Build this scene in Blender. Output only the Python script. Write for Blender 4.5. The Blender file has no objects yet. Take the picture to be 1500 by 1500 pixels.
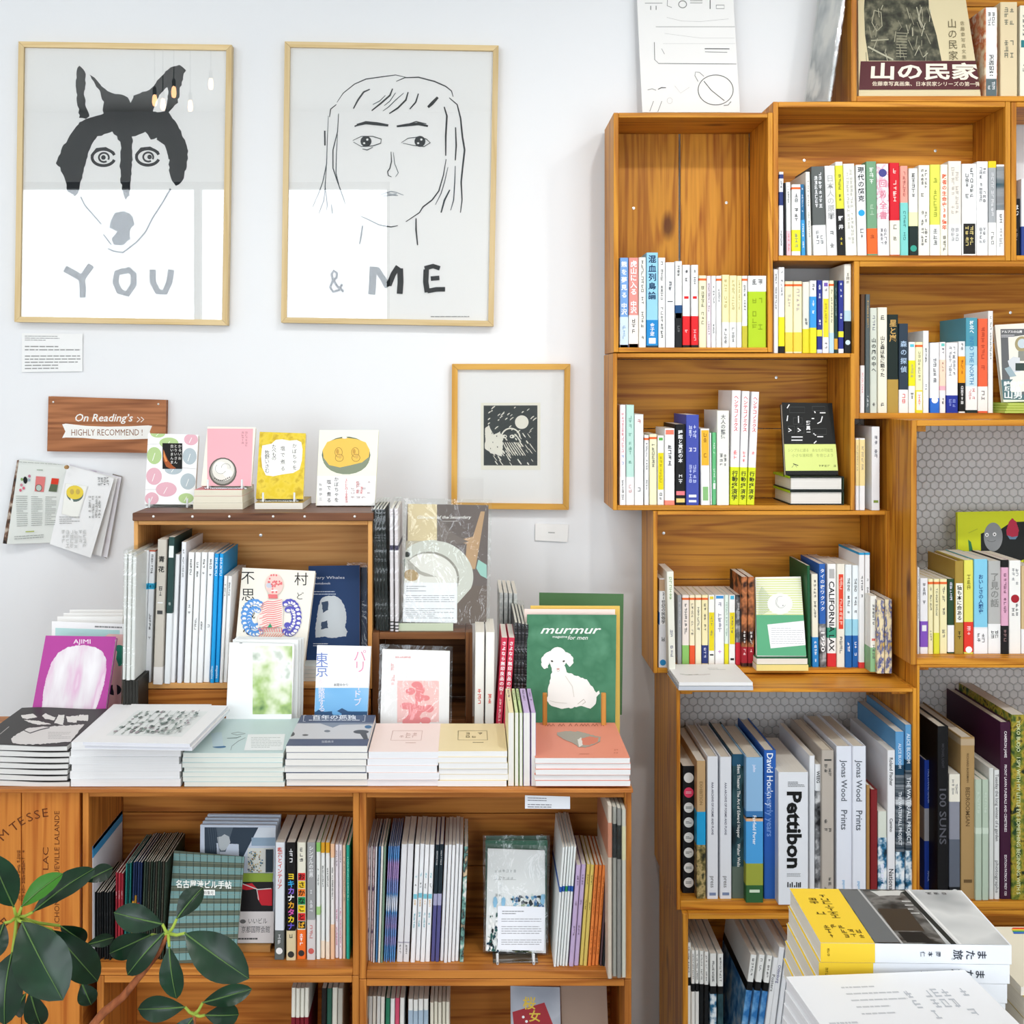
import bpy, bmesh, math, random
from mathutils import Vector, Matrix
random.seed(7)
SC = bpy.context.scene
COL = SC.collection

# ------------------------------------------------------------------ camera
F = 1824.0; CX, CZ, CAMZ = 685.0, 565.0, 1.5      # focal length in pixels, principal point, eye height
cam_d = bpy.data.cameras.new('camera'); cam = bpy.data.objects.new('camera', cam_d); COL.objects.link(cam)
cam.location = (0, 0, CAMZ); cam.rotation_euler = (math.pi/2, 0, 0)
cam_d.sensor_width = 36; cam_d.lens = F/1500*36
cam_d.shift_x = (750-CX)/1500; cam_d.shift_y = -(750-CZ)/1500
cam_d.clip_start = .05
SC.camera = cam
SC.cycles.transparent_max_bounces = 40

# ------------------------------------------------------------------ light
SC.view_settings.view_transform = 'Standard'; SC.view_settings.look = 'None'
SC.view_settings.gamma = 1; SC.view_settings.use_curve_mapping = False
SC.view_settings.exposure = -0.74
world = bpy.data.worlds.new('world'); SC.world = world; world.use_nodes = True
bg = world.node_tree.nodes['Background']; bg.inputs[0].default_value = (.86, .93, 1, 1); bg.inputs[1].default_value = 9.6
def area(name, loc, target, sx, sy, power, col=(1, 1, 1)):
    l = bpy.data.lights.new(name, 'AREA'); l.shape = 'RECTANGLE'; l.size = sx; l.size_y = sy
    l.energy = power; l.color = col
    o = bpy.data.objects.new(name, l); COL.objects.link(o); o.location = loc
    o.rotation_euler = (Vector(target)-Vector(loc)).to_track_quat('-Z', 'Y').to_euler()
    return o
def spot(name, loc, target, power, ang=80, blend=.9, col=(1, .99, .975), r=.035):
    l = bpy.data.lights.new(name, 'SPOT'); l.energy = power; l.color = col; l.spot_size = math.radians(ang); l.spot_blend = blend; l.shadow_soft_size = r
    o = bpy.data.objects.new(name, l); COL.objects.link(o); o.location = loc
    o.rotation_euler = (Vector(target)-Vector(loc)).to_track_quat('-Z', 'Y').to_euler()
spot('track_light_crates', (.50, 1.28, 2.62), (.65, 2.5, 1.05), 42, 105)
spot('track_light_crates', (1.15, 1.28, 2.62), (1.1, 2.5, 1.0), 39, 105)
spot('track_light_counter', (-.75, .9, 2.80), (-.6, 2.1, .6), 34, 105)
spot('track_light_counter', (.0, .8, 2.80), (.0, 2.0, .5), 30, 100)
area('fill_light_left', (-2.5, .2, 3.0), (-.9, 2.6, 1.7), .6, 1.8, 30, (.97, .985, 1))  # added wall-wash fill for the upper left, not a known fixture
area('fill_light_room', (1.9, -.4, 3.0), (.4, 2.4, 1.2), 1.9, .9, 30, (.97, .985, 1))  # added broad fill for the whole room, not a known fixture

# ------------------------------------------------------------------ helpers
def lin(c): return c/12.92 if c <= .04045 else ((c+.055)/1.055)**2.4
def rgb(h):
    h = h.lstrip('#')
    if len(h) == 1: h = h*6
    if len(h) == 3: h = ''.join(c*2 for c in h)
    return tuple(lin(int(h[i:i+2], 16)/255) for i in (0, 2, 4)) + (1,)
_m = {}
def M(h, rough=.5, metal=0, spec=.22):
    k = (h, rough, metal, spec)
    if k not in _m:
        m = bpy.data.materials.new('paint_'+h.strip('#')); m.use_nodes = True
        b = m.node_tree.nodes['Principled BSDF']
        b.inputs['Base Color'].default_value = rgb(h); b.inputs['Roughness'].default_value = rough
        b.inputs['Metallic'].default_value = metal; b.inputs['Specular IOR Level'].default_value = spec
        _m[k] = m
    return _m[k]
def nodes(name):
    m = bpy.data.materials.new(name); m.use_nodes = True; nt = m.node_tree
    return m, nt, nt.nodes, nt.links, nt.nodes['Principled BSDF']
def ramp(nt, stops):
    r = nt.nodes.new('ShaderNodeValToRGB'); e = r.color_ramp.elements
    while len(e) < len(stops): e.new(.5)
    for i, (p, c) in enumerate(stops): e[i].position = p; e[i].color = rgb(c)
    return r
def MN(cols, scale=40, stretch=(1, 1, 1), rough=.5, detail=3, lo=.35, hi=.65):
    """printed photograph or mottled paper: noise ramp over several inks"""
    k = ('mn', tuple(cols), scale, stretch, rough, lo, hi)
    if k in _m: return _m[k]
    m, nt, N, L, b = nodes('printed_photo')
    tc = N.new('ShaderNodeTexCoord'); mp = N.new('ShaderNodeMapping'); mp.inputs['Scale'].default_value = stretch
    nz = N.new('ShaderNodeTexNoise'); nz.inputs['Scale'].default_value = scale; nz.inputs['Detail'].default_value = detail
    n = len(cols); r = ramp(nt, [(lo+(hi-lo)*i/max(1, n-1), c) for i, c in enumerate(cols)])
    L.new(tc.outputs['Object'], mp.inputs[0]); L.new(mp.outputs[0], nz.inputs[0]); L.new(nz.outputs[0], r.inputs[0])
    L.new(r.outputs[0], b.inputs['Base Color']); b.inputs['Roughness'].default_value = rough; b.inputs['Specular IOR Level'].default_value = .22
    _m[k] = m; return m
def pages(axis, tone='ece7db'):
    """page block edges: fine leaves stacked along one local axis"""
    sc = [6, 6, 6]; sc['xyz'.index(axis)] = 900
    k = ('pg', axis, tone)
    if k in _m: return _m[k]
    m, nt, N, L, b = nodes('page_edges')
    tc = N.new('ShaderNodeTexCoord'); mp = N.new('ShaderNodeMapping'); mp.inputs['Scale'].default_value = sc
    nz = N.new('ShaderNodeTexNoise'); nz.inputs['Scale'].default_value = 1.5; nz.inputs['Detail'].default_value = 1
    c = rgb(tone); mx = N.new('ShaderNodeMix'); mx.data_type = 'RGBA'
    mx.inputs['A'].default_value = (c[0]*.82, c[1]*.80, c[2]*.77, 1); mx.inputs['B'].default_value = c
    L.new(tc.outputs['Object'], mp.inputs[0]); L.new(mp.outputs[0], nz.inputs[0])
    L.new(nz.outputs[0], mx.inputs['Factor']); L.new(mx.outputs['Result'], b.inputs['Base Color'])
    b.inputs['Roughness'].default_value = .7
    _m[k] = m; return m
def wood(axis='x', light='dda250', dark='b3682b', knots=True, rough=.42, wear=0):
    k = ('wd', axis, light, dark, knots)
    if k in _m: return _m[k]
    m, nt, N, L, b = nodes('pine_wood')
    tc = N.new('ShaderNodeTexCoord'); oi = N.new('ShaderNodeObjectInfo')
    ad = N.new('ShaderNodeVectorMath'); ad.operation = 'ADD'
    ml = N.new('ShaderNodeMath'); ml.operation = 'MULTIPLY'; ml.inputs[1].default_value = 37
    L.new(oi.outputs['Random'], ml.inputs[0]); L.new(tc.outputs['Object'], ad.inputs[0]); L.new(ml.outputs[0], ad.inputs[1])
    sc = [16, 16, 16]; sc['xyz'.index(axis)] = 1.1
    mp = N.new('ShaderNodeMapping'); mp.inputs['Scale'].default_value = sc; L.new(ad.outputs[0], mp.inputs[0])
    n1 = N.new('ShaderNodeTexNoise'); n1.inputs['Scale'].default_value = 1.0; n1.inputs['Detail'].default_value = 3
    n1.inputs['Distortion'].default_value = .5; L.new(mp.outputs[0], n1.inputs[0])
    # growth rings: sine of the slow noise
    s1 = N.new('ShaderNodeMath'); s1.operation = 'MULTIPLY'; s1.inputs[1].default_value = 46; L.new(n1.outputs[0], s1.inputs[0])
    s2 = N.new('ShaderNodeMath'); s2.operation = 'SINE'; L.new(s1.outputs[0], s2.inputs[0])
    s3 = N.new('ShaderNodeMapRange'); s3.inputs[1].default_value = -1; s3.inputs[2].default_value = 1; L.new(s2.outputs[0], s3.inputs[0])
    sc2 = [220, 220, 220]; sc2['xyz'.index(axis)] = 5
    mp2 = N.new('ShaderNodeMapping'); mp2.inputs['Scale'].default_value = sc2; L.new(ad.outputs[0], mp2.inputs[0])
    n2 = N.new('ShaderNodeTexNoise'); n2.inputs['Scale'].default_value = 1; n2.inputs['Detail'].default_value = 2; L.new(mp2.outputs[0], n2.inputs[0])
    a = N.new('ShaderNodeMath'); a.operation = 'MULTIPLY_ADD'; a.inputs[1].default_value = .38; L.new(s3.outputs[0], a.inputs[0])
    n3 = N.new('ShaderNodeMath'); n3.operation = 'MULTIPLY'; n3.inputs[1].default_value = .75; L.new(n2.outputs[0], n3.inputs[0]); L.new(n3.outputs[0], a.inputs[2])
    r = ramp(nt, [(.18, light), (.52, light), (.95, dark)]); L.new(a.outputs[0], r.inputs[0])
    r.color_ramp.elements[1].color = tuple(.72*p+.28*q for p, q in zip(rgb(light), rgb(dark)))
    out = r.outputs[0]
    hv = N.new('ShaderNodeHueSaturation'); mr = N.new('ShaderNodeMapRange'); mr.inputs[3].default_value = .86; mr.inputs[4].default_value = 1.1
    L.new(oi.outputs['Random'], mr.inputs[0]); L.new(mr.outputs[0], hv.inputs['Value']); L.new(out, hv.inputs['Color']); out = hv.outputs[0]
    if knots:
        sk = [7, 7, 7]; sk['xyz'.index(axis)] = 3.2
        mk = N.new('ShaderNodeMapping'); mk.inputs['Scale'].default_value = sk; L.new(ad.outputs[0], mk.inputs[0])
        v = N.new('ShaderNodeTexVoronoi'); v.inputs['Scale'].default_value = 1; L.new(mk.outputs[0], v.inputs[0])
        kr = N.new('ShaderNodeMapRange'); kr.inputs[1].default_value = .045; kr.inputs[2].default_value = .12
        kr.inputs[3].default_value = .8; kr.inputs[4].default_value = 0; L.new(v.outputs['Distance'], kr.inputs[0])
        mx = N.new('ShaderNodeMix'); mx.data_type = 'RGBA'; L.new(kr.outputs[0], mx.inputs['Factor'])
        L.new(out, mx.inputs['A']); mx.inputs['B'].default_value = rgb('4a2008'); out = mx.outputs['Result']
    L.new(out, b.inputs['Base Color']); b.inputs['Roughness'].default_value = rough
    b.inputs['Specular IOR Level'].default_value = .2
    bp = N.new('ShaderNodeBump'); bp.inputs['Strength'].default_value = .08; bp.inputs['Distance'].default_value = .002
    L.new(n2.outputs[0], bp.inputs['Height']); L.new(bp.outputs[0], b.inputs['Normal'])
    _m[k] = m; return m
def glassy(name, fac, rough, wrinkle=0, tint='ffffff'):
    """thin clear sheet: what is behind shows through, with mirror reflection on top"""
    if name in _m: return _m[name]
    m = bpy.data.materials.new(name); m.use_nodes = True; nt = m.node_tree; N = nt.nodes; L = nt.links
    N.remove(N['Principled BSDF']); out = N['Material Output']
    t = N.new('ShaderNodeBsdfTransparent'); t.inputs[0].default_value = rgb(tint)
    g = N.new('ShaderNodeBsdfGlossy'); g.inputs['Roughness'].default_value = rough
    mx = N.new('ShaderNodeMixShader'); fr = N.new('ShaderNodeFresnel'); fr.inputs[0].default_value = 1.45
    ml = N.new('ShaderNodeMath'); ml.operation = 'MULTIPLY'; ml.inputs[1].default_value = fac/.034
    mi_ = N.new('ShaderNodeMath'); mi_.operation = 'MINIMUM'; mi_.inputs[1].default_value = fac*1.6
    L.new(fr.outputs[0], ml.inputs[0]); L.new(ml.outputs[0], mi_.inputs[0]); L.new(mi_.outputs[0], mx.inputs[0]); L.new(t.outputs[0], mx.inputs[1]); L.new(g.outputs[0], mx.inputs[2])
    L.new(mx.outputs[0], out.inputs[0])
    if wrinkle:
        tc = N.new('ShaderNodeTexCoord'); nz = N.new('ShaderNodeTexNoise'); nz.inputs['Scale'].default_value = 22; nz.inputs['Detail'].default_value = 3
        nz.inputs['Distortion'].default_value = 1.5
        bp = N.new('ShaderNodeBump'); bp.inputs['Strength'].default_value = wrinkle; bp.inputs['Distance'].default_value = .01
        L.new(tc.outputs['Object'], nz.inputs[0]); L.new(nz.outputs[0], bp.inputs['Height']); L.new(bp.outputs[0], g.inputs['Normal']); L.new(bp.outputs[0], fr.inputs['Normal'])
    _m[name] = m; return m
GLASS = lambda: glassy('picture_glass', .065, .0)
SLEEVE = lambda: glassy('clear_plastic', .055, .10, .3, 'fdfefd')
ACRYL = lambda: glassy('clear_acrylic', .22, .05, 0, 'e6ebe8')

def X(px, D): return (px-CX)/F*D
def Z(py, D): return CAMZ-(py-CZ)/F*D
def P(px, py, D): return Vector((X(px, D), D, Z(py, D)))

def link(name, verts, faces, mats, parent=None, loc=None, midx=None, smooth=False):
    me = bpy.data.meshes.new(name); me.from_pydata([tuple(v) for v in verts], [], faces)
    if not isinstance(mats, (list, tuple)): mats = [mats]
    for m in mats: me.materials.append(m)
    if midx: me.polygons.foreach_set('material_index', midx)
    if smooth: me.polygons.foreach_set('use_smooth', [True]*len(me.polygons))
    me.update()
    o = bpy.data.objects.new(name, me); COL.objects.link(o)
    if parent: o.parent = parent
    if loc is not None: o.location = loc
    return o
LABELS = {}
def tag(o, label=None, cat=None, group=None, kind=None):
    if label:
        n = len(label.split())
        if n < 4 or n > 16: print('LABELLEN', n, label)
        if label in LABELS and not group: print('DUPLABEL', label)
        LABELS[label] = 1; o['label'] = label
    if cat: o['category'] = cat
    if group: o['group'] = group
    if kind: o['kind'] = kind
    return o
def thing(name, label, cat, loc=(0, 0, 0), rot=(0, 0, 0), group=None):
    o = bpy.data.objects.new(name, None); COL.objects.link(o); o.empty_display_size = .02
    o.location = loc; o.rotation_euler = rot
    return tag(o, label, cat, group)
def box(name, x0, x1, y0, y1, z0, z1, mat, parent=None, bev=.0):
    """box with its own centre as origin; coordinates are in the parent's frame"""
    c = Vector(((x0+x1)/2, (y0+y1)/2, (z0+z1)/2)); h = Vector(((x1-x0)/2, (y1-y0)/2, (z1-z0)/2))
    if bev <= 0:
        v = [(sx*h.x, sy*h.y, sz*h.z) for sx in (-1, 1) for sy in (-1, 1) for sz in (-1, 1)]
        f = [(0, 1, 3, 2), (4, 6, 7, 5), (0, 4, 5, 1), (2, 3, 7, 6), (0, 2, 6, 4), (1, 5, 7, 3)]
        return link(name, v, f, mat, parent, c)
    bm = bmesh.new(); bmesh.ops.create_cube(bm, size=1); bmesh.ops.scale(bm, vec=h*2, verts=bm.verts)
    bmesh.ops.bevel(bm, geom=bm.edges[:], offset=bev, segments=1, affect='EDGES')
    me = bpy.data.meshes.new(name); bm.to_mesh(me); bm.free(); me.materials.append(mat)
    o = bpy.data.objects.new(name, me); COL.objects.link(o); o.parent = parent; o.location = c
    return o
def tube(pts, radii, n=8):
    """vertices and faces of a tube through points"""
    V, Fc = [], []
    for i, p in enumerate(pts):
        p = Vector(p); q = Vector(pts[min(i+1, len(pts)-1)])-Vector(pts[max(i-1, 0)]); q.normalize()
        a = q.orthogonal().normalized() if i == 0 else (a-q*a.dot(q)).normalized()
        b = q.cross(a); r = radii[i] if isinstance(radii, (list, tuple)) else radii
        for k in range(n):
            t = 2*math.pi*k/n; V.append(p+a*math.cos(t)*r+b*math.sin(t)*r)
    for i in range(len(pts)-1):
        for k in range(n):
            k2 = (k+1) % n; Fc.append((i*n+k, i*n+k2, (i+1)*n+k2, (i+1)*n+k))
    Fc.append(tuple(range(n))[::-1]); Fc.append(tuple(range((len(pts)-1)*n, len(pts)*n)))
    return V, Fc
def lathe(prof, n=20, c=(0, 0, 0)):
    V = [(c[0]+r*math.cos(2*math.pi*k/n), c[1]+r*math.sin(2*math.pi*k/n), c[2]+z) for r, z in prof for k in range(n)]
    Fc = [(i*n+k, i*n+(k+1) % n, (i+1)*n+(k+1) % n, (i+1)*n+k) for i in range(len(prof)-1) for k in range(n)]
    return V, Fc

# ------------------------------------------------------------------ lettering
_g = {}
def glyphs(s, bold=0.0, shear=0.0):
    """flat outline of a string at size 1: (verts, faces, x0, x1, y0, y1)"""
    k = (s, bold, shear)
    if k in _g: return _g[k]
    cu = bpy.data.curves.new('t', 'FONT'); cu.body = s; cu.size = 1; cu.resolution_u = 2; cu.offset = bold; cu.shear = shear
    cu.fill_mode = 'FRONT'
    o = bpy.data.objects.new('t', cu); COL.objects.link(o)
    dg = bpy.context.evaluated_depsgraph_get(); me = bpy.data.meshes.new_from_object(o.evaluated_get(dg))
    v = [(p.co.x, p.co.y) for p in me.vertices]; f = [tuple(p.vertices) for p in me.polygons]
    bpy.data.objects.remove(o); bpy.data.curves.remove(cu); bpy.data.meshes.remove(me)
    if v: r = (v, f, min(p[0] for p in v), max(p[0] for p in v), min(p[1] for p in v), max(p[1] for p in v))
    else: r = (v, f, 0, .3, 0, .7)
    _g[k] = r; return r
class Zf(float):
    """pixel row that remembers the height it stands for"""
    def __new__(c, v, z): o = float.__new__(c, v); o.z = z; return o
    def __add__(s, d): return Zf(float(s)+d, s.z-d*.0006)
    def __sub__(s, d): return Zf(float(s)-d, s.z+d*.0006)
class Ink:
    """print on a surface: flat shapes laid a hair above it, one mesh, one material slot per ink.
    fn(u, v) -> point on the surface (u right, v up, metres or 0..1), n = surface normal"""
    STEP = 2.5e-5
    def __init__(s, fn, n, lift=1e-4):
        s.fn = fn; s.n = Vector(n); s.V = []; s.Fc = []; s.mi = []; s.mats = []; s.k = 0; s.lift = lift; s.view()
    def view(s, x0=0, y0=1, x1=1, y1=0):          # drawing coordinates: x0..x1 -> u 0..1, y0 (top) .. y1 -> v 1..0
        s.vw = (x0, y0, x1, y1); return s
    def frame(s, x0, y0, x1, y1): s.vw = (x0, y1, x1, y0); return s   # left, top, right, bottom
    pre = None
    def _p(s, x, y):
        if s.pre:
            u, v = s.pre(x, y)
            return s.fn(u, v) + s.n*(s.lift+s.k*s.STEP)
        x0, yb, x1, yt = s.vw
        return s.fn((x-x0)/(x1-x0), (y-yb)/(yt-yb)) + s.n*(s.lift+s.k*s.STEP)
    def crop(s, c, q, loc, rz=0):
        """drawing coordinates were read off an enlargement (origin, scale) of the photograph: carry each point
        along its line of sight onto the surface quad q = (TL, TR, BR, BL), kept inside its edges"""
        ox, oy, sc = c; R_ = Matrix.Rotation(rz, 3, 'Z'); o = R_ @ q[3]+loc
        ex = R_ @ ((q[2]-q[3])+(q[1]-q[0]))/2; ey = R_ @ ((q[0]-q[3])+(q[1]-q[2]))/2; n = ex.cross(ey); e = Vector((0, 0, CAMZ))
        a, b, d = ex.dot(ex), ex.dot(ey), ey.dot(ey); dt = a*d-b*b
        def pre(x, y):
            r = Vector(((x/sc+ox-CX)/F, 1, -(y/sc+oy-CZ)/F)); t = (o-e).dot(n)/r.dot(n); p = e+r*t-o
            pu, pv = p.dot(ex), p.dot(ey)
            return min(1, max(0, (pu*d-pv*b)/dt)), min(1, max(0, (pv*a-pu*b)/dt))
        s.pre = pre; s.vw = (0, 1, 1, 0); return s
    def add(s, pts, faces, col):
        m = M(col) if isinstance(col, str) else col
        if m not in s.mats: s.mats.append(m)
        i = s.mats.index(m); b = len(s.V)
        s.V += [s._p(*p) for p in pts]; s.Fc += [tuple(b+j for j in f) for f in faces]; s.mi += [i]*len(faces)
    def poly(s, pts, col, jit=0):
        if jit:
            q = []
            for i, a in enumerate(pts):
                b = pts[(i+1) % len(pts)]; n = max(1, int(math.hypot(b[0]-a[0], b[1]-a[1])/(jit*3.5)))
                for t in range(n): q.append((a[0]+(b[0]-a[0])*t/n+random.uniform(-jit, jit), a[1]+(b[1]-a[1])*t/n+random.uniform(-jit, jit)))
            pts = q
        s.k += 1; s.add(pts, [tuple(range(len(pts)))], col); return s
    def rect(s, x0, y0, x1, y1, col): return s.poly([(x0, y0), (x1, y0), (x1, y1), (x0, y1)], col)
    def ell(s, cx, cy, rx, ry, col, rot=0, n=22, jit=0):
        c, d = math.cos(rot), math.sin(rot)
        return s.poly([(cx+(rx*math.cos(t)*c-ry*math.sin(t)*d)*(1+random.uniform(-jit, jit)), cy+(rx*math.cos(t)*d+ry*math.sin(t)*c)*(1+random.uniform(-jit, jit)))
                       for t in (2*math.pi*i/n for i in range(n))], col)
    def line(s, pts, w, col, taper=False):
        s.k += 1; L, R = [], []; n = len(pts)
        for i, p in enumerate(pts):
            a = pts[max(0, i-1)]; b = pts[min(n-1, i+1)]; dx, dy = b[0]-a[0], b[1]-a[1]; d = math.hypot(dx, dy) or 1
            h = w/2*(.35+.65*math.sin(math.pi*(i+.6)/(n+.2)) if taper else 1)
            L.append((p[0]-dy/d*h, p[1]+dx/d*h)); R.append((p[0]+dy/d*h, p[1]-dx/d*h))
        s.add(L+R, [(i, i+1, n+i+1, n+i) for i in range(n-1)], col); return s
    def ring(s, cx, cy, rx, ry, w, col, a0=0, a1=6.2832, n=24):
        return s.line([(cx+rx*math.cos(a0+(a1-a0)*i/n), cy+ry*math.sin(a0+(a1-a0)*i/n)) for i in range(n+1)], w, col)
    def txt(s, t, x, y, h, col, wid=None, rot=0, bold=.0, shear=0, anchor='l', squash=1):
        """latin or CJK line; (x, y) is the lower left corner, h the letter height in drawing units; y axis may point down"""
        v, f, a, b, c, d = glyphs(t, bold, shear)
        if not v: return s
        sg = -1 if s.vw[1] > s.vw[3] else 1; k = h/.72
        kx = wid/(b-a) if wid else k*squash
        ox = {'l': 0, 'c': -(b-a)*kx/2, 'r': -(b-a)*kx}[anchor]
        co, si = math.cos(rot), math.sin(rot); q = []
        for p in v:
            px = (p[0]-a)*kx+ox; py = p[1]*k
            q.append((x+px*co-py*si, y+sg*(px*si+py*co)))
        s.k += 1; s.add(q, f, col); return s
    def vert(s, t, x, y0, y1, sz, col, bold=0, up='y'):
        """characters stacked from y0 down to y1, centred on x. up='x' turns them a quarter"""
        n = len(t); st = (y1-y0)/n; sg = -1 if s.vw[1] > s.vw[3] else 1; s.k += 1
        for i, ch in enumerate(t):
            if ch in ' _': continue
            v, f, a, b, c, d = glyphs(ch, bold)
            if not v: continue
            yc = y0+st*(i+.5); mx, my = (a+b)/2, (c+d)/2
            if ch in 'ー': q = [(x-(p[1]-my)*sz, yc+sg*-(p[0]-mx)*sz) for p in v]
            else: q = [(x+(p[0]-mx)*sz, yc+sg*(p[1]-my)*sz) for p in v]
            s.add(q, f, col)
        return s
    def marks(s, x0, y0, x1, y1, col, cols=1, pitch=None, dens=.85):
        """illegibly small print: columns of tiny strokes (vertical setting)"""
        w = (x1-x0)/cols; pitch = pitch or w*1.05; sg = 1 if y1 > y0 else -1
        n = max(1, int(abs(y1-y0)/pitch)); H = [[], []]; Q = [[], []]; rx, ry = w*.40, pitch*.40
        def q(l, ax, ay, a, b2):
            j = len(H[l]); H[l] += [(ax-a, ay-b2), (ax+a, ay-b2), (ax+a, ay+b2), (ax-a, ay+b2)]; Q[l].append((j, j+1, j+2, j+3))
        for c in range(cols):
            cx = x0+w*(c+.5)
            for i in range(n):
                if random.random() > dens: continue
                cy = y0+sg*pitch*(i+.5)
                for t in random.sample((-.8, 0, .8), random.choice((1, 2, 2, 3))): q(0, cx, cy+t*ry, rx*random.uniform(.5, 1), ry*.17)
                for t in random.sample((-.6, 0, .6), random.choice((1, 1, 2))): q(1, cx+t*rx, cy+random.uniform(-.2, .2)*ry, rx*.16, ry*random.uniform(.5, 1))
        for l in (0, 1):
            s.k += 1
            if H[l]: s.add(H[l], Q[l], col)
        return s
    def lines(s, x0, y0, x1, y1, n, col, th=.3):
        """illegibly small print: horizontal lines broken into words"""
        s.k += 1; st = (y1-y0)/n; V, Fc = [], []
        for i in range(n):
            y = y0+st*(i+.5); x = x0; e = x1-(x1-x0)*random.choice((0, 0, .05, .4))
            while x < e:
                w = (x1-x0)*random.uniform(.05, .16); x2 = min(e, x+w); j = len(V); h = st*th/2
                V += [(x, y-h), (x2, y-h), (x2, y+h), (x, y+h)]; Fc.append((j, j+1, j+2, j+3)); x = x2+(x1-x0)*.015
        s.add(V, Fc, col); return s
    def build(s, name, parent):
        if not s.V: return None
        return link(name, s.V, s.Fc, s.mats, parent, midx=s.mi)

# ------------------------------------------------------------------ upright books
def prof(name, w, dep, z0, z1, t, out, mat, parent, c=.0012):
    """a cover wrapped round spine and both boards (open at the fore edge), from z0 to z1"""
    x0, x1, y0 = -out, w+out, -out; c = min(c, w*.25)
    o = [(x0, dep), (x0, y0+c), (x0+c, y0), (x1-c, y0), (x1, y0+c), (x1, dep)]
    i = [(x0+t, dep), (x0+t, y0+c+t*.4), (x0+c+t*.4, y0+t), (x1-c-t*.4, y0+t), (x1-t, y0+c+t*.4), (x1-t, dep)]
    n = 6; V = [(p[0], p[1], z) for z in (z0, z1) for p in o+i]; Fc = []
    for k in range(n-1):
        Fc += [(k, k+1, 2*n+k+1, 2*n+k), (n+k+1, n+k, 3*n+k, 3*n+k+1), (k+1, k, n+k, n+k+1), (2*n+k, 2*n+k+1, 3*n+k+1, 3*n+k)]
    for k in (0, n-1): Fc.append((k, 2*n+k, 3*n+k, n+k))
    return link(name, V, Fc, mat, parent)
def parse(s):
    r = []
    for tk in s.split():
        if tk[0] in 'btrmcqo' and '-' in tk and ':' in tk:
            rg, rest = tk[1:].split(':', 1); a, b = rg.split('-'); c, _, tx = rest.partition(':')
            r.append((tk[0], float(a), float(b), c, tx))
    return r
PHOTO = {
 'sky': lambda: MN(['2b6fb0', '6fa9d8', 'c8dcea'], 30), 'camo': lambda: MN(['24261a', '6b6338', 'c0aa72', '2c3320'], 55),
 'bw': lambda: MN(['202022', '77787a', 'd8d8d8'], 45), 'sea': lambda: MN(['0d2636', '2c6f96', 'd9e6ec', 'f4f6f6'], 50),
 'pink': lambda: MN(['ffffff', 'f6eff0', 'e7a9bb', 'f7f3f4'], 70), 'moss': lambda: MN(['23401f', '6f7a2c', 'b09b35', '1f2d1a'], 50),
 'ptn': lambda: MN(['efe4c0', 'e9dbb0', '39549c', 'd9b75a'], 90, (1, 1, .5)), 'mount': lambda: MN(['efece0', 'efece0', '6fa3b4'], 25),
 'dark': lambda: MN(['0a1216', '16323a', '33565c', '0f1c20'], 30, (1, 1, .4)), 'art': lambda: MN(['e9e6df', '7fb2a6', '26343a', 'd8bf9a'], 60),
 'stripe': lambda: MN(['16161c', '101015', '8a8a90'], 14, (.01, .01, 22)), 'wash': lambda: MN(['f3f3f5', 'eef0f6', '4f94cc', 'b592c4', 'efe6ee', 'f4f4f6'], 7, (.1, .1, 2.2), lo=.25, hi=.75),
 'dots': lambda: MN(['ecdfe0', 'e2cfd4', '4a2f66'], 12, (.1, .1, 6)), 'mag': lambda: MN(['1b1413', '3a2018', 'c87b4a', '0f0f10'], 24),
 'road': lambda: MN(['4d4f52', '96999b', '2f4f58'], 12, (.2, .2, 2)), 'pent': lambda: MN(['8d9599', '2f3d49', 'cfd4d8'], 9, (.1, .1, 5)),
}
def pm(c): return c if not isinstance(c, str) else PHOTO[c]() if c in PHOTO else M(c)
_leanmat = {}
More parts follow.
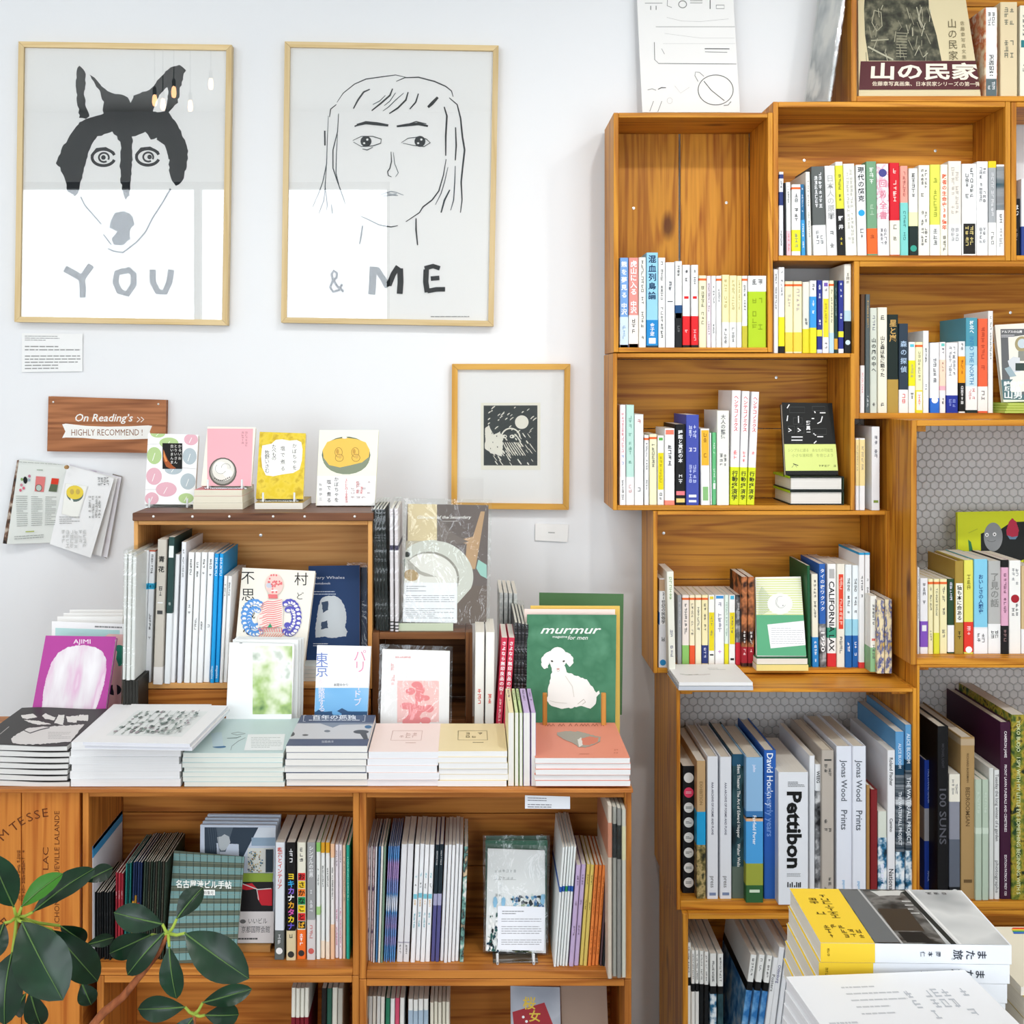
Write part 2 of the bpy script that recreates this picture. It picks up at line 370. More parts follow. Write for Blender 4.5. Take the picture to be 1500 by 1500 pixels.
def book(x0, x1, yt, yb, D, depth, label, col, spec='', lean=0, group=None, name='book', cat='book', hard=False, jit=True, zb=None):
    d0 = D+(random.uniform(-.004, .004) if jit else 0)
    zb = Z(yb, d0) if zb is None else zb+.0003
    w = (x1-x0)*d0/F-.0007; h = Z(yt, d0)-zb; th = math.atan2(lean*d0/F, h)
    zz = zb+(w*math.sin(th) if th > 0 else 0)
    r = thing(name, label, cat, (X(x0, d0)+.0003, d0, zz), (0, th, 0), group)
    t = .0022 if hard else .0006
    cm = pm(col)
    prof('cover', w, depth, 0, h, t, 0, cm, r)
    g = .003 if hard else .0004
    box('page_block', t, max(w-t, t+.0004), t*1.2, depth-(.003 if hard else .0004), g, h-g, pages('x', 'f1ede2' if not hard else 'e9e2d2'), r)
    ink = Ink(lambda u, v: Vector((u*w, 0, v*h)), (0, -1, 0), 4.5e-4).frame(0, 0, 1, 1)
    ops = parse(spec); asp = w/h
    if not any(o[0] in 'trm' for o in ops) and ' n' not in ' '+spec:
        dark = isinstance(col, str) and col not in PHOTO and sum(rgb(col)[:3]) < .5
        ops += [('m', .10, random.uniform(.38, .55), 'd8d8d8' if dark else '777777', ''), ('m', random.uniform(.62, .7), random.uniform(.78, .9), 'c8c8c8' if dark else '8a8a8a', '')]
    sw = w*F/d0                                          # spine width in target pixels, sets how small the marks are
    for k, a, b, c, tx in ops:
        if k == 'b': prof('band', w, depth, h*(1-b), h*(1-a), .0004, 2.2e-4, pm(c), r, .0010)
        elif k == 'c': ink.ell(.5, (a+b)/2, .36, .36*asp, c)
        elif k == 'q': ink.rect(.2, a, .8, b, c)
        elif k == 'o': ink.rect(.08, a, .92, b, c)
        elif k == 't':
            s = tx.replace('_', ' '); sz = min(w*.72, (b-a)*h/len(s)*1.0)/w
            v, n = s, len(s); st = (b-a)/n; ink.k += 1
            for i, ch in enumerate(v):
                if ch == ' ': continue
                gv, gf, A, B, C, E = glyphs(ch, .02); yc = a+st*(i+.5); mx, my = (A+B)/2, (C+E)/2
                if ch == 'ー': q = [(.5-(p[1]-my)*sz, yc+(p[0]-mx)*sz*asp) for p in gv]
                else: q = [(.5+(p[0]-mx)*sz, yc-(p[1]-my)*sz*asp) for p in gv]
                ink.add(q, gf, c)
        elif k == 'r':                                   # latin, reading downwards
            s = tx.replace('_', ' '); gv, gf, A, B, C, E = glyphs(s, .012)
            lx = (b-a)*h/(B-A); sz = min(lx, w*.62/.72); ink.k += 1
            ink.add([(.5+(p[1]-.36)*sz/w, a+(p[0]-A)*lx/h) for p in gv], gf, c)
        elif k == 'm':
            c = {'777777': '4a4a4a', '777': '484848', '888': '5a5a5a', '999': '6e6e6e', 'aaa': '858585', '8a8a8a': '606060', '998': '6e6e60', '666': '3c3c3c', 'bbb': '9a9a9a'}.get(c, c)
            cols = 1 if sw < 15 else 2; wd = .52 if cols == 1 else .66
            ink.marks(.5-wd/2, a, .5+wd/2, b, c, cols, pitch=wd/cols*asp*1.12)
    # marks work in 0..1 space, so stroke aspect is corrected through pitch
    ink.build('printed_title', r)
    if 's!' in spec:
        box('plastic_sleeve', -.0012, w+.0012, -.002, depth+.002, -.0005, h+.008, SLEEVE(), r)
    return r
ORD = ['first', 'second', 'third', 'fourth', 'fifth', 'sixth', 'seventh', 'eighth', 'ninth', 'tenth', 'eleventh', 'twelfth']
def row(D, fl, depth, phrase, group, books, lean=0, side='the prints', cat='book', name='book', hard=False):
    """books: (x0, x1, ytop, description, colour, spec[, overrides])"""
    cnt = {}
    for b in books: cnt[b[3]] = cnt.get(b[3], 0)+1
    seen = {}
    for b in books:
        o = b[6] if len(b) > 6 else {}
        d = b[3]
        if cnt[d] > 1:
            i = seen.get(d, 0); seen[d] = i+1
            lab = f'{ORD[i]} {d} {phrase}, counting from {side}'
        else: lab = f'{d} {phrase}'
        if len(lab.split()) > 16: print('LONG', lab)
        book(b[0], b[1], b[2], 0, o.get('D', D), o.get('dp', depth), lab, b[4], b[5],
             o.get('lean', lean), group, name, cat, o.get('hard', hard), zb=Z(*o['fl']) if 'fl' in o else Z(*fl))
# ------------------------------------------------------------------ leaning, face-out and flat things
def quadfn(TL, TR, BR, BL): return lambda u, v: (BL*(1-u)+BR*u)*(1-v)+(TL*(1-u)+TR*u)*v
def slab(name, q, n, a, b, mat, parent, inset=0, seg=1):
    """plate over the quad q=(TL,TR,BR,BL), between offsets a and b behind its face"""
    fn = quadfn(*q); V = []
    e = inset
    for off in (a, b):
        for (u, v) in ((e, 1-e), (1-e, 1-e), (1-e, e), (e, e)): V.append(fn(u, v)-n*off)
    Fc = [(3, 2, 1, 0), (4, 5, 6, 7), (0, 1, 5, 4), (1, 2, 6, 5), (2, 3, 7, 6), (3, 0, 4, 7)]
    return link(name, V, Fc, mat, parent)
def face(label, TL, TR, BR, BL, Dt, Db, thick, col, art=None, frame=(0, 0, 1, 1), name='book', cat='book', group=None, hard=False, sleeve=False, Dr=None, board=.0007, axis='y'):
    """a thing seen from its broad face: four pixel corners, depth of top and bottom edge (Dr: extra depth of the right edge)"""
    Dr = Dr or 0
    q = [P(*TL, Dt), P(*TR, Dt+Dr), P(*BR, Db+Dr), P(*BL, Db)]
    for i, k in ((2, BR), (3, BL)):
        if isinstance(k[1], Zf): q[i].z = k[1].z
    c = (q[2]+q[3])/2; q = [p-c for p in q]
    n = (q[1]-q[0]).cross(q[3]-q[0]).normalized()
    if n.y > 0: n = -n
    r = thing(name, label, cat, c, group=group)
    if thick < .003: slab('sheet', q, n, 0, thick, pm(col), r)
    else:
        slab('cover', q, n, 0, board, pm(col), r)
        slab('page_block', q, n, board, thick-board, pages(axis, 'f2eee4'), r, .012 if hard else .004)
        slab('back_cover', q, n, thick-board, thick, pm(col), r)
    if art:
        ink = Ink(quadfn(*q), n, 1.2e-4); ink.crop(frame, q, c) if len(frame) == 3 else ink.frame(*frame); art(ink); ink.build('printed_artwork', r)
    if sleeve:
        e = .04; fn = quadfn(*q); q2 = [fn(-e, 1+e*1.2), fn(1+e, 1+e*1.2), fn(1+e, -e*.3), fn(-e, -e*.3)]
        slab('plastic_sleeve', q2, n, -.002, thick+.002, SLEEVE(), r)
    return r
def flat(label, x0, x1, ytop, thick, D, depth, col, art=None, frame=(0, 0, 1, 1), yaw=0, name='book', cat='book', group=None,
         hard=False, spine=None, tone='f2eee6', zoff=None, wavy=0, sheets=None):
    """a book lying on its back: pixels of its front upper edge, thickness in metres"""
    w = (x1-x0)*D/F; z1 = zoff if zoff is not None else Z(ytop, D)
    r = thing(name, label, cat, (X(x0, D), D, z1-thick), (0, 0, yaw), group)
    t = .002 if hard else .00035; g = .003 if hard else .0002
    mt = pm(col)
    if wavy:
        nx = 16; V = []; Fc = []
        for (za, zb) in ((0, thick),):
            for y in (0, depth):
                for z in (za, zb):
                    for i in range(nx+1):
                        u = i/nx; V.append((u*w, y, z+wavy*math.sin(u*math.pi*1.7+.4)*(1 if z > 0 else .4)))
        m = nx+1
        for i in range(nx):
            Fc += [(i, i+1, m+i+1, m+i), (2*m+i+1, 2*m+i, 3*m+i, 3*m+i+1), (m+i, m+i+1, 3*m+i+1, 3*m+i), (i+1, i, 2*m+i, 2*m+i+1)]
        Fc += [(0, m, 3*m, 2*m), (nx, 2*m+nx, 3*m+nx, m+nx)]
        link('page_block', V, Fc, pages('z', tone), r)
        V2 = [(u*w, y, thick+.0006+wavy*math.sin(u*math.pi*1.7+.4)+d) for d in (0, .0007) for y in (-.001, depth) for u in (i/nx for i in range(m))]
        F2 = []
        for i in range(nx): F2 += [(2*m+i, 2*m+i+1, 3*m+i+1, 3*m+i), (i+1, i, m+i, m+i+1), (i, i+1, 2*m+i+1, 2*m+i)]
        link('cover', V2, F2, mt, r)
        fn = lambda u, v: Vector((u*w, v*depth, thick+.0014+wavy*math.sin(u*math.pi*1.7+.4)))
    else:
        box('page_block', g, w-g, g, depth-t, t, thick-t, pages('z', tone), r)
        box('cover', 0, w, 0, depth, thick-t, thick, mt, r)
        box('back_cover', 0, w, 0, depth, 0, t, mt, r)
        fn = lambda u, v: Vector((u*w, v*depth, thick))
    if spine == 'front': box('spine', 0, w, -.0008, 0, 0, thick, mt, r)
    if art:
        ink = Ink(fn, (0, 0, 1), 1.5e-4); ink.crop(frame, [fn(0, 1), fn(1, 1), fn(1, 0), fn(0, 0)], r.location, yaw) if len(frame) == 3 else ink.frame(*frame); art(ink, r) if art.__code__.co_argcount > 1 else art(ink); ink.build('printed_artwork', r)
    return r
def stack(desc, x0, x1, ytop, ybot, D, depth, n, col, group, art=None, frame=(0, 0, 1, 1), jx=.002, tone='f2eee6', **kw):
    z1 = Z(ytop, D); z0 = Z(ybot, D); t = (z1-z0)/n
    for i in range(n):
        dx = random.uniform(-jx, jx)*F/D
        nth = 'topmost' if i == 0 else ('lowest' if i == n-1 else ORD[i]+' from the top')
        flat(f'{desc}, {nth} of its stack', x0+dx, x1+dx, 0, t*.985, D+random.uniform(-.0015, .0015), depth, col, art if i == 0 else None, frame,
             zoff=z1-i*t, group=group, tone=tone, **kw)
# ------------------------------------------------------------------ setting
WALL = 2.70
wallm, nt, N, L, b = nodes('white_plaster')
nz = N.new('ShaderNodeTexNoise'); nz.inputs['Scale'].default_value = 1.3; nz.inputs['Detail'].default_value = 4
rr = ramp(nt, [(.3, 'ecedee'), (.7, 'f2f3f4')]); L.new(nz.outputs[0], rr.inputs[0]); L.new(rr.outputs[0], b.inputs['Base Color'])
n2 = N.new('ShaderNodeTexNoise'); n2.inputs['Scale'].default_value = 60
bp = N.new('ShaderNodeBump'); bp.inputs['Strength'].default_value = .06; bp.inputs['Distance'].default_value = .002
L.new(n2.outputs[0], bp.inputs['Height']); L.new(bp.outputs[0], b.inputs['Normal']); b.inputs['Roughness'].default_value = .75
def struct(o): return tag(o, kind='structure')
RX0, RX1, RY0, CEIL = -3.3, 3.6, -2.0, 3.12
back = struct(box('wall_back', RX0, RX1, WALL, WALL+.1, 0, CEIL, wallm))
struct(box('wall_left', RX0-.1, RX0, RY0, WALL+.1, 0, CEIL, wallm))
struct(box('wall_right', RX1, RX1+.1, RY0, WALL+.1, 0, CEIL, wallm))
struct(box('ceiling', RX0, RX1, RY0, WALL, CEIL, CEIL+.1, M('d9d6cf', .8)))
struct(box('floor', RX0, RX1, RY0-.2, WALL, -.1, 0, M('a8a6a2', .6)))
WX0, WX1, WZ0, WZ1 = -2.75, -.46, .75, 2.71
wf = struct(box('wall_front', RX0, WX0, RY0-.1, RY0, 0, CEIL, wallm))
DX0, DX1, DZ1 = .72, 2.5, 2.25
for a in ((WX1, DX0, 0, CEIL), (DX1, RX1, 0, CEIL), (DX0, DX1, DZ1, CEIL), (WX0, WX1, 0, WZ0), (WX0, WX1, WZ1, CEIL)):
    o = box('wall_front', a[0], a[1], RY0-.1, RY0, a[2], a[3], wallm); struct(o)
win = thing('window_1', None, None, ((WX0+WX1)/2, RY0, WZ0)); win['kind'] = 'structure'
fm = M('3b3d3f', .4)
for x in (WX0, (WX0+WX1)/2, WX1):
    box('window_frame', x-.02-(WX0+WX1)/2, x+.02-(WX0+WX1)/2, -.08, -.03, 0, WZ1-WZ0, fm, win)
for z in (0, WZ1-WZ0-.04): box('window_frame', WX0-(WX0+WX1)/2, WX1-(WX0+WX1)/2, -.08, -.03, z, z+.04, fm, win)
box('pane', WX0-(WX0+WX1)/2, WX1-(WX0+WX1)/2, -.057, -.053, .03, WZ1-WZ0-.03, glassy('window_glass', .05, 0), win)
pl = bpy.data.lights.new('window_portal', 'AREA'); pl.shape = 'RECTANGLE'; pl.size = WX1-WX0; pl.size_y = WZ1-WZ0; pl.cycles.is_portal = True
po = bpy.data.objects.new('window_portal', pl); COL.objects.link(po); po.location = ((WX0+WX1)/2, RY0-.12, (WZ0+WZ1)/2); po.rotation_euler = (math.pi/2, 0, 0)
po.rotation_euler = Vector((0, 1, 0)).to_track_quat('-Z', 'Z').to_euler()

dr = thing('fill_door_1', None, None, ((DX0+DX1)/2, RY0, 0)); dr['kind'] = 'structure'; hw = (DX1-DX0)/2  # added glazed opening behind the camera, lets in fill for the lower shelves
for x in (-hw, 0, hw): box('fill_door_frame', x-.03, x+.03, -.08, -.03, 0, DZ1, fm, dr)
for z in (0, DZ1-.08): box('fill_door_frame', -hw, hw, -.079, -.031, z, z+.08, fm, dr)
for s in (-1, 1): box('pane', min(0, s*hw), max(0, s*hw), -.057, -.053, .08, DZ1-.08, glassy('window_glass', .05, 0), dr)
pl = bpy.data.lights.new('fill_door_portal', 'AREA'); pl.shape = 'RECTANGLE'; pl.size = DX1-DX0; pl.size_y = DZ1; pl.cycles.is_portal = True
po = bpy.data.objects.new('fill_door_portal', pl); COL.objects.link(po); po.location = ((DX0+DX1)/2, RY0-.12, DZ1/2); po.rotation_euler = Vector((0, 1, 0)).to_track_quat('-Z', 'Z').to_euler()

# hexagonal mosaic tiles behind the open-backed crates
TD = WALL-.006
grout = box('grout', X(985, TD), X(1760, TD), TD+.001, WALL+.0, Z(1420, TD), Z(600, TD), M('65635f', .8)); grout.parent = back
grout.location -= back.location
R = .0102; H3 = math.sqrt(3)/2
hv = [(R*math.cos(math.pi/6+k*math.pi/3), 0, R*math.sin(math.pi/6+k*math.pi/3)) for k in range(6)]
hv2 = [(x*.84, -.0022, z*.84) for x, _, z in hv]
tilem = M('d6d4d2', .25)
me = bpy.data.meshes.new('tile'); me.from_pydata(hv+hv2, [], [tuple(range(6, 12))[::-1]]+[(k, (k+1) % 6, 6+(k+1) % 6, 6+k) for k in range(6)]); me.materials.append(tilem)
bmx = bmesh.new(); bmx.from_mesh(me); bmesh.ops.recalc_face_normals(bmx, faces=bmx.faces); bmx.to_mesh(me); bmx.free()
px, pz = .0180, .0156
cells = []
for j in range(int((Z(600, TD)-Z(1420, TD))/pz)):
    for i in range(int((X(1760, TD)-X(985, TD))/px)):
        cells.append((X(985, TD)+(i+.5+(j % 2)*.5)*px, Z(600, TD)-(j+.5)*pz))
def tvis(x, z):
    u = x/TD*F+CX; v = CZ-(z-CAMZ)/TD*F
    return (1336 < u < 1500 and 612 < v < 770) or (1336 < u < 1400 and 770 <= v < 835) or (1090 < u < 1330 and 1012 < v < 1060) or (1345 < u < 1500 and 980 < v < 1030)
vis = [c for c in cells if tvis(*c)]; random.shuffle(vis); keep = set(vis[:298])
for c in vis[:298]:
    o = bpy.data.objects.new('tile', me); COL.objects.link(o); o.parent = back
    o.location = Vector((c[0], TD+.001, c[1]))-back.location
V, Fc = [], []
for c in cells:
    if c in keep: continue
    bidx = len(V); V += [(c[0]+p[0], TD+.001+p[1], c[1]+p[2]) for p in hv+hv2]
    Fc += [tuple(bidx+i for i in range(6, 12))[::-1]]+[(bidx+k, bidx+(k+1) % 6, bidx+6+(k+1) % 6, bidx+6+k) for k in range(6)]
o = link('tile', [Vector(v)-back.location for v in V], Fc, tilem, back); tag(o, kind='stuff')

# ------------------------------------------------------------------ crates
YL, YD = 'dd9a32', '98500f'
OL, OD = 'd38a3e', '924d1a'
def crate(label, x0, x1, y0, y1, D, depth, tb=7, tbot=None, backs='x', nb=2, gap=.0015, tones=(YL, YD), name='wooden_crate', nails=(), blocks=False, top=True):
    """open box seen from its open side; pixels of the outer edges, tb = board thickness in pixels"""
    r = thing(name, label, 'crate', (X((x0+x1)/2, D), D, Z(y1, D)))
    w = (x1-x0)*D/F/2; h = (y1-y0)*D/F; t = tb*D/F; tt = (tbot or tb)*D/F
    wx, wz, wy = wood('x', *tones), wood('z', *tones), wood('y', *tones)
    e = .0004
    box('side_board', -w, -w+t, 0, depth, 0, h, wz, r, .0008); box('side_board', w-t, w, 0, depth, 0, h, wz, r, .0008)
    if top: box('top_board', -w+t+e, w-t-e, .0005, depth, h-t, h, wx, r, .0008)
    box('bottom_board', -w+t+e, w-t-e, .0005, depth, 0, tt, wx, r, .0008)
    bt = .006; lo, hi = tt+e, h-t-e
    if backs == 'x':
        s = (hi-lo)/nb
        for i in range(nb): box('back_plank', -w+t+e, w-t-e, depth-bt, depth, lo+i*s+gap/2, lo+(i+1)*s-gap/2, wx, r, .0006)
    elif backs == 'z':
        s = 2*(w-t)/nb
        for i in range(nb): box('back_plank', -w+t+i*s+gap/2, -w+t+(i+1)*s-gap/2, depth-bt, depth, lo, hi, wz, r, .0006)
    for (nx, ny) in nails:       # screw heads in the back, in pixels
        db = D+depth-bt; q = P(nx, ny, db)-Vector(r.location)
        v, f = lathe([(0, .0016), (.003, .0012), (.0034, 0)], 10); v = [(a, -c, b2) for a, b2, c in v]
        link('screw_head', v, f, M('cfd2d2', .3, .7), r, q)
    if blocks:
        for s in (-1, 1):
            cx = s*(w-t); box('corner_block', min(cx, cx-s*.03), max(cx, cx-s*.03), depth*.12, depth*.9, h-t-.012, h-t-e, wy, r, .0006)
    return r
c_tall = crate('tall pine crate with vertical back planks, four coloured book spines at one end', 899, 1132, 165, 516, 2.52, .168, 7, 7, 'z', 2, .0045,
               nails=((928, 305), (1064, 297)))
crate('wide pine crate in the top tier holding the longest row of upright books', 1132.5, 1480.5, 149, 382, 2.52, .168, 7.5, 8, 'x', 2, nails=((1178, 235), (1370, 221)))
crate('pine crate with the black book propped on two hardcovers', 898, 1252, 517.5, 747.5, 2.52, .168, 6, 7, 'x', 2, nails=((1137, 553),))
crate('pine crate holding the teal and red spines and a tilted grey book', 1251, 1800, 382.5, 613.5, 2.52, .168, 8, 8.5, 'x', 2, nails=((1480, 458),))
crate('pine crate with CALIFORNIA spine and green face-out book', 957, 1303.5, 748.5, 986, 2.52, .168, 6, 7, 'x', 2, nails=((972, 781),))
crate('topmost pine crate, cut by the upper edge, with the brown-banded photo book', 1247, 1800, -200, 148.5, 2.52, .168, 8, 8, 'x', 2)
crate('open-backed crate at the wall edge of the top tier, black spine inside', 1481.5, 1830, 149.5, 382, 2.52, .168, 7.5, 8, None)
crate('open-backed pine crate of tall art books standing under the small crates', 991, 1343, 1008.5, 1333, 2.40, .285, 5.5, 13, None, blocks=True)
crate('open-backed crate with hexagon tiles behind and a yellow-green picture book', 1334.5, 1800, 615.5, 974, 2.40, .285, 8.5, 9.5, None, blocks=True)
crate('open-backed crate holding the black 100 SUNS book', 1343.4, 1800, 974.5, 1333, 2.40, .285, 3.8, 12, None, blocks=True)
crate('lowest pine crate of white magazines under the art-book crate', 1000, 1342, 1338.6, 1668, 2.385, .29, 8, 8, 'x', 3, blocks=True)
crate('lowest pine crate behind the stacked yellow books, mostly hidden', 1345.5, 1800, 1334, 1668, 2.40, .285, 8, 8, 'x', 3)
# plinth the crate towers stand on
zb = Z(1668, 2.385)
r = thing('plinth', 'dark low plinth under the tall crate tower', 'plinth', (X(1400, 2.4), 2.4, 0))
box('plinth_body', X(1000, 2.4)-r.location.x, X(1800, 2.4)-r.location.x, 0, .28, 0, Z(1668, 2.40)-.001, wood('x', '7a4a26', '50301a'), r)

# left counter: crates in two tiers with a long board on top
CD = 1.97
WT = (OL, OD)
cz1 = Z(1152, CD)
crate('pine counter crate behind the plant, with the colourful title spines', 121, 526, 1158.5, 1429, CD, .20, 9, 11, 'x', 3, tones=WT, name='counter_crate')
crate('pine counter crate with the sleeved art booklet on a stand', 526.5, 925, 1158.5, 1434, CD, .20, 10, 12, 'x', 3, tones=WT, name='counter_crate')
crate('low counter crate under the crate behind the plant', 142, 526, 1429.8, 1700, CD, .20, 10, 10, 'x', 3, tones=WT, name='counter_crate')
crate('low counter crate with the red and grey face-out book', 526.5, 925, 1434.8, 1700, CD, .20, 10, 10, 'x', 3, tones=WT, name='counter_crate')
r = thing('wine_crate', 'orange wooden wine crate end stencilled with an arched word, behind the plant', 'crate', (X(50, CD), CD, Z(1760, CD)))
x0, x1 = X(-140, CD)-r.location.x, X(117, CD)-r.location.x; hh = Z(1159, CD)-Z(1760, CD)
wz = wood('z', 'd88a3c', 'a9541c')
for i in range(3):
    s = (x1-x0)/3; box('end_plank', x0+i*s+.0005, x0+(i+1)*s-.0005, 0, .014, 0, hh, wz, r, .0008)
box('side_board', x1-.012, x1, 0.0145, .25, 0, hh, wood('y', *WT), r, .0008)
box('side_board', x0, x0+.012, 0.0145, .25, 0, hh, wood('y', *WT), r, .0008)
ox = r.location.x; ozz = r.location.z
ink = Ink(lambda u, v: Vector((x0+u*(x1-x0), 0, v*hh)), (0, -1, 0), 2e-4).frame(-140, 1159, 117, 1760)
br = '6a3413'
for ch, x, y, a in (('C', -22, 1262, 62), ('O', -9, 1248, 55), ('M', 5, 1232, 48), ('T', 20, 1219, 38), ('E', 31, 1210, 30), ('S', 42, 1204, 22), ('S', 52, 1200, 14), ('E', 63, 1197, 7)):
    ink.txt(ch, x, y, 13, br, rot=math.radians(a), squash=1.15)
ink.txt('LAC', 71, 1274, 8.5, br, rot=math.pi/2, squash=1.6)
ink.txt('PICHON LONGUEVILLE LALANDE', 87, 1360, 7.5, br, wid=172, rot=math.pi/2)
ink.txt('PI', -4, 1352, 14, br, rot=math.radians(-50), squash=1)
ink.marks(24, 1245, 38, 1320, br, 2, 5)
ink.build('stencil', r)
r = thing('counter_board', 'long thin pine board carrying the book stacks', 'board', (X(400, CD), CD, cz1))
box('board_front', X(-200, CD)-r.location.x, X(926, CD)-r.location.x, -.012, .16, -.0065, -.0005+.0, wood('x', 'c98442', '9c5826'), r, .0008)
for i in range(2):
    y0 = .1605+i*.13; box('board', X(-200, CD)-r.location.x, X(926, CD)-r.location.x, y0, y0+.1295, -.0065, -.0005, wood('x', *WT), r, .0008)
r = thing('counter_plinth', 'plain wooden base carrying the rear of the counter board', 'base', (X(400, CD), 2.25, 0))
for i in range(2): box('panel', X(-200, CD)-r.location.x, X(926, CD)-r.location.x, (.0, .12)[i], (.02, .135)[i], 0, cz1-.007, wood('x', *WT), r)
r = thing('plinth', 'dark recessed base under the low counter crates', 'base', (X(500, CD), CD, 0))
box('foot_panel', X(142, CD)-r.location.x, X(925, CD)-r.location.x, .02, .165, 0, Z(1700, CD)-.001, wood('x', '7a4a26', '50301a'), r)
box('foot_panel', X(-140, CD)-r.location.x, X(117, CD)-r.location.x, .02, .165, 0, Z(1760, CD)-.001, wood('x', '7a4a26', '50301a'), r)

# small crates on the counter
AD = 2.27
plz = cz1-.0005
r = thing('riser_box', 'plain wooden box under the small raised crate', 'box', (X(370, AD), AD, plz+.0005))
box('front_board', X(196, AD)-r.location.x, X(543, AD)-r.location.x, 0, .012, 0, Z(1010, AD)-plz-.001, wood('x', *WT), r, .0008)
box('top_board', X(196, AD)-r.location.x, X(543, AD)-r.location.x, .0125, .17, Z(1010, AD)-plz-.011, Z(1010, AD)-plz-.001, wood('x', *WT), r, .0008)
box('side_board', X(196, AD)-r.location.x, X(196, AD)-r.location.x+.01, .0125, .17, 0, Z(1010, AD)-plz-.0115, wood('y', *WT), r)
box('side_board', X(543, AD)-r.location.x-.01, X(543, AD)-r.location.x, .0125, .17, 0, Z(1010, AD)-plz-.0115, wood('y', *WT), r)
crate('small raised pine crate with a dark board on top, white magazines inside', 196, 545, 763, 1009, AD, .17, 6, 8, 'x', 2, tones=('dda765', 'b97a3c'),
      nails=((382, 784),))
crate('small pine crate with a dark interior beside the red spines', 545.5, 692, 926.5, 1062, AD, .17, 10, 8, 'x', 1, tones=('8a5a34', '55301a'))  # wood tones darkened to carry the deep shade inside this crate
r = thing('dark_board', 'dark stained thick board lying on the small raised crate', 'board', (X(371, AD), AD, Z(763, AD)+.0005))
box('board', X(196, AD)-r.location.x-.001, X(547, AD)-r.location.x, -.006, .185, 0, .0145, wood('x', '7b5138', '4b2c1c', False), r, .0012)
for px_ in (226, 283, 337, 401, 447, 520):
    v, f = lathe([(0, .001), (.002, .0008), (.0026, 0)], 8); link('nail_head', [(a, -.006-c, b2) for a, b2, c in v], f, M('d8d4cc', .3, .8), r, (X(px_, AD)-r.location.x, 0, .008))

# ------------------------------------------------------------------ framed prints on the wall
def framed(label, TL, TR, BR, BL, fw, wcol, art, frame, lbl='framed_print', depth=.022, back_tone='f3f3f0', D=None):
    D = D or WALL-depth-.001
    q = [P(*p, D) for p in (TL, TR, BR, BL)]; c = (q[2]+q[3])/2; q = [p-c for p in q]; n = Vector((0, -1, 0))
    r = thing(lbl, label, 'framed print', c)
    U = (q[1]-q[0]); Wd = U.length; U.normalize(); Dn = (q[3]-q[0]); Hh = Dn.length; Dn.normalize(); f = fw*D/F
    i = [q[0]+U*f+Dn*f, q[1]-U*f+Dn*f, q[2]-U*f-Dn*f, q[3]+U*f-Dn*f]
    for k in range(4):
        a, b_, c2, d = q[k], q[(k+1) % 4], i[(k+1) % 4], i[k]; g = (b_-a).normalized()*.0003
        V = [p-n*o for o in (0, depth) for p in (a+g, b_-g, c2-g, d+g)]
        ax = 'x' if k in (0, 2) else 'z'
        link('frame_rail', V, [(0, 1, 2, 3), (7, 6, 5, 4), (0, 4, 5, 1), (1, 5, 6, 2), (2, 6, 7, 3), (3, 7, 4, 0)], wood(ax, wcol[0], wcol[1], False), r)
    slab('paper', i, n, .008, .012, M(back_tone, .6), r)
    ii = [p-n*.008 for p in i]
    ink = Ink(quadfn(*ii), n, 1.5e-4).crop(frame, ii, c); art(ink); ink.build('printed_artwork', r)
    slab('glass', i, n, .0035, .0055, GLASS(), r)
    return r
INK = '0d1418'
def dog(k):
    j = 3.4
    k.poly([(340,300),(350,290),(368,305),(378,340),(370,400),(380,470),(395,510),(380,522),(350,520),(340,440),(334,380)], INK, j)
    k.poly([(395,325),(420,345),(450,380),(480,405),(530,415),(560,430),(575,455),(590,420),(630,405),(670,385),(700,345),(750,295),(790,283),(815,310),(805,340),(790,400),(780,450),(745,495),(770,530),(800,590),(825,640),(825,700),(815,755),(800,800),(775,815),(755,795),(745,750),(742,690),(722,630),(690,605),(665,615),(640,580),(610,590),(582,600),(582,700),(577,790),(570,860),(553,880),(540,850),(530,790),(527,720),(532,640),(520,610),(495,575),(460,590),(430,600),(400,640),(385,690),(370,740),(358,795),(345,850),(330,862),(300,840),(285,795),(270,750),(248,715),(275,650),(310,590),(350,535),(400,515),(455,500),(455,450),(440,400),(410,360)], INK, j)
    k.poly([(672,490),(685,450),(705,412),(735,383),(741,400),(736,440),(725,490),(700,494)], 'f3f3f0', 1.5)
    for cx, cy in ((455, 692), (650, 690)):
        k.ring(cx, cy, 50, 36, 13, INK, .3, 6.0); k.ring(cx+2, cy, 22, 20, 8, INK, 1, 6.8); k.ell(cx+(0 if cx < 500 else 8), cy, 10, 10, INK)
        k.line([(cx-55, cy-8), (cx-30, cy-38), (cx+10, cy-42), (cx+48, cy-22)], 8, INK, True)
    k.line([(690,610),(735,640),(745,700)], 10, INK, True)
    k.line([(355,865),(375,905),(420,955),(445,985)], 6, '2a3238'); k.line([(455,1030),(490,1075)], 6, '2a3238')
    k.line([(750,830),(715,890),(670,960),(640,1020),(600,1065),(540,1110),(505,1105),(475,1093)], 7, '2a3238')
    k.poly([(485,975),(505,935),(550,928),(582,948),(592,985),(570,1010),(572,1050),(540,1078),(500,1075),(490,1050),(515,1018),(483,1003)], '1e2a30', 2)
    w = 30
    k.line([(285,1180),(330,1205),(362,1225)], w, INK); k.line([(402,1165),(380,1195),(355,1232)], w, INK); k.line([(360,1225),(365,1270),(364,1308)], w-2, INK)
    k.line([(545,1190),(515,1200),(508,1240),(525,1280),(560,1292),(588,1250),(588,1205),(565,1185),(545,1195)], w-2, INK)
    k.line([(672,1185),(672,1240),(695,1282),(725,1285),(745,1240),(753,1185)], w-2, INK)
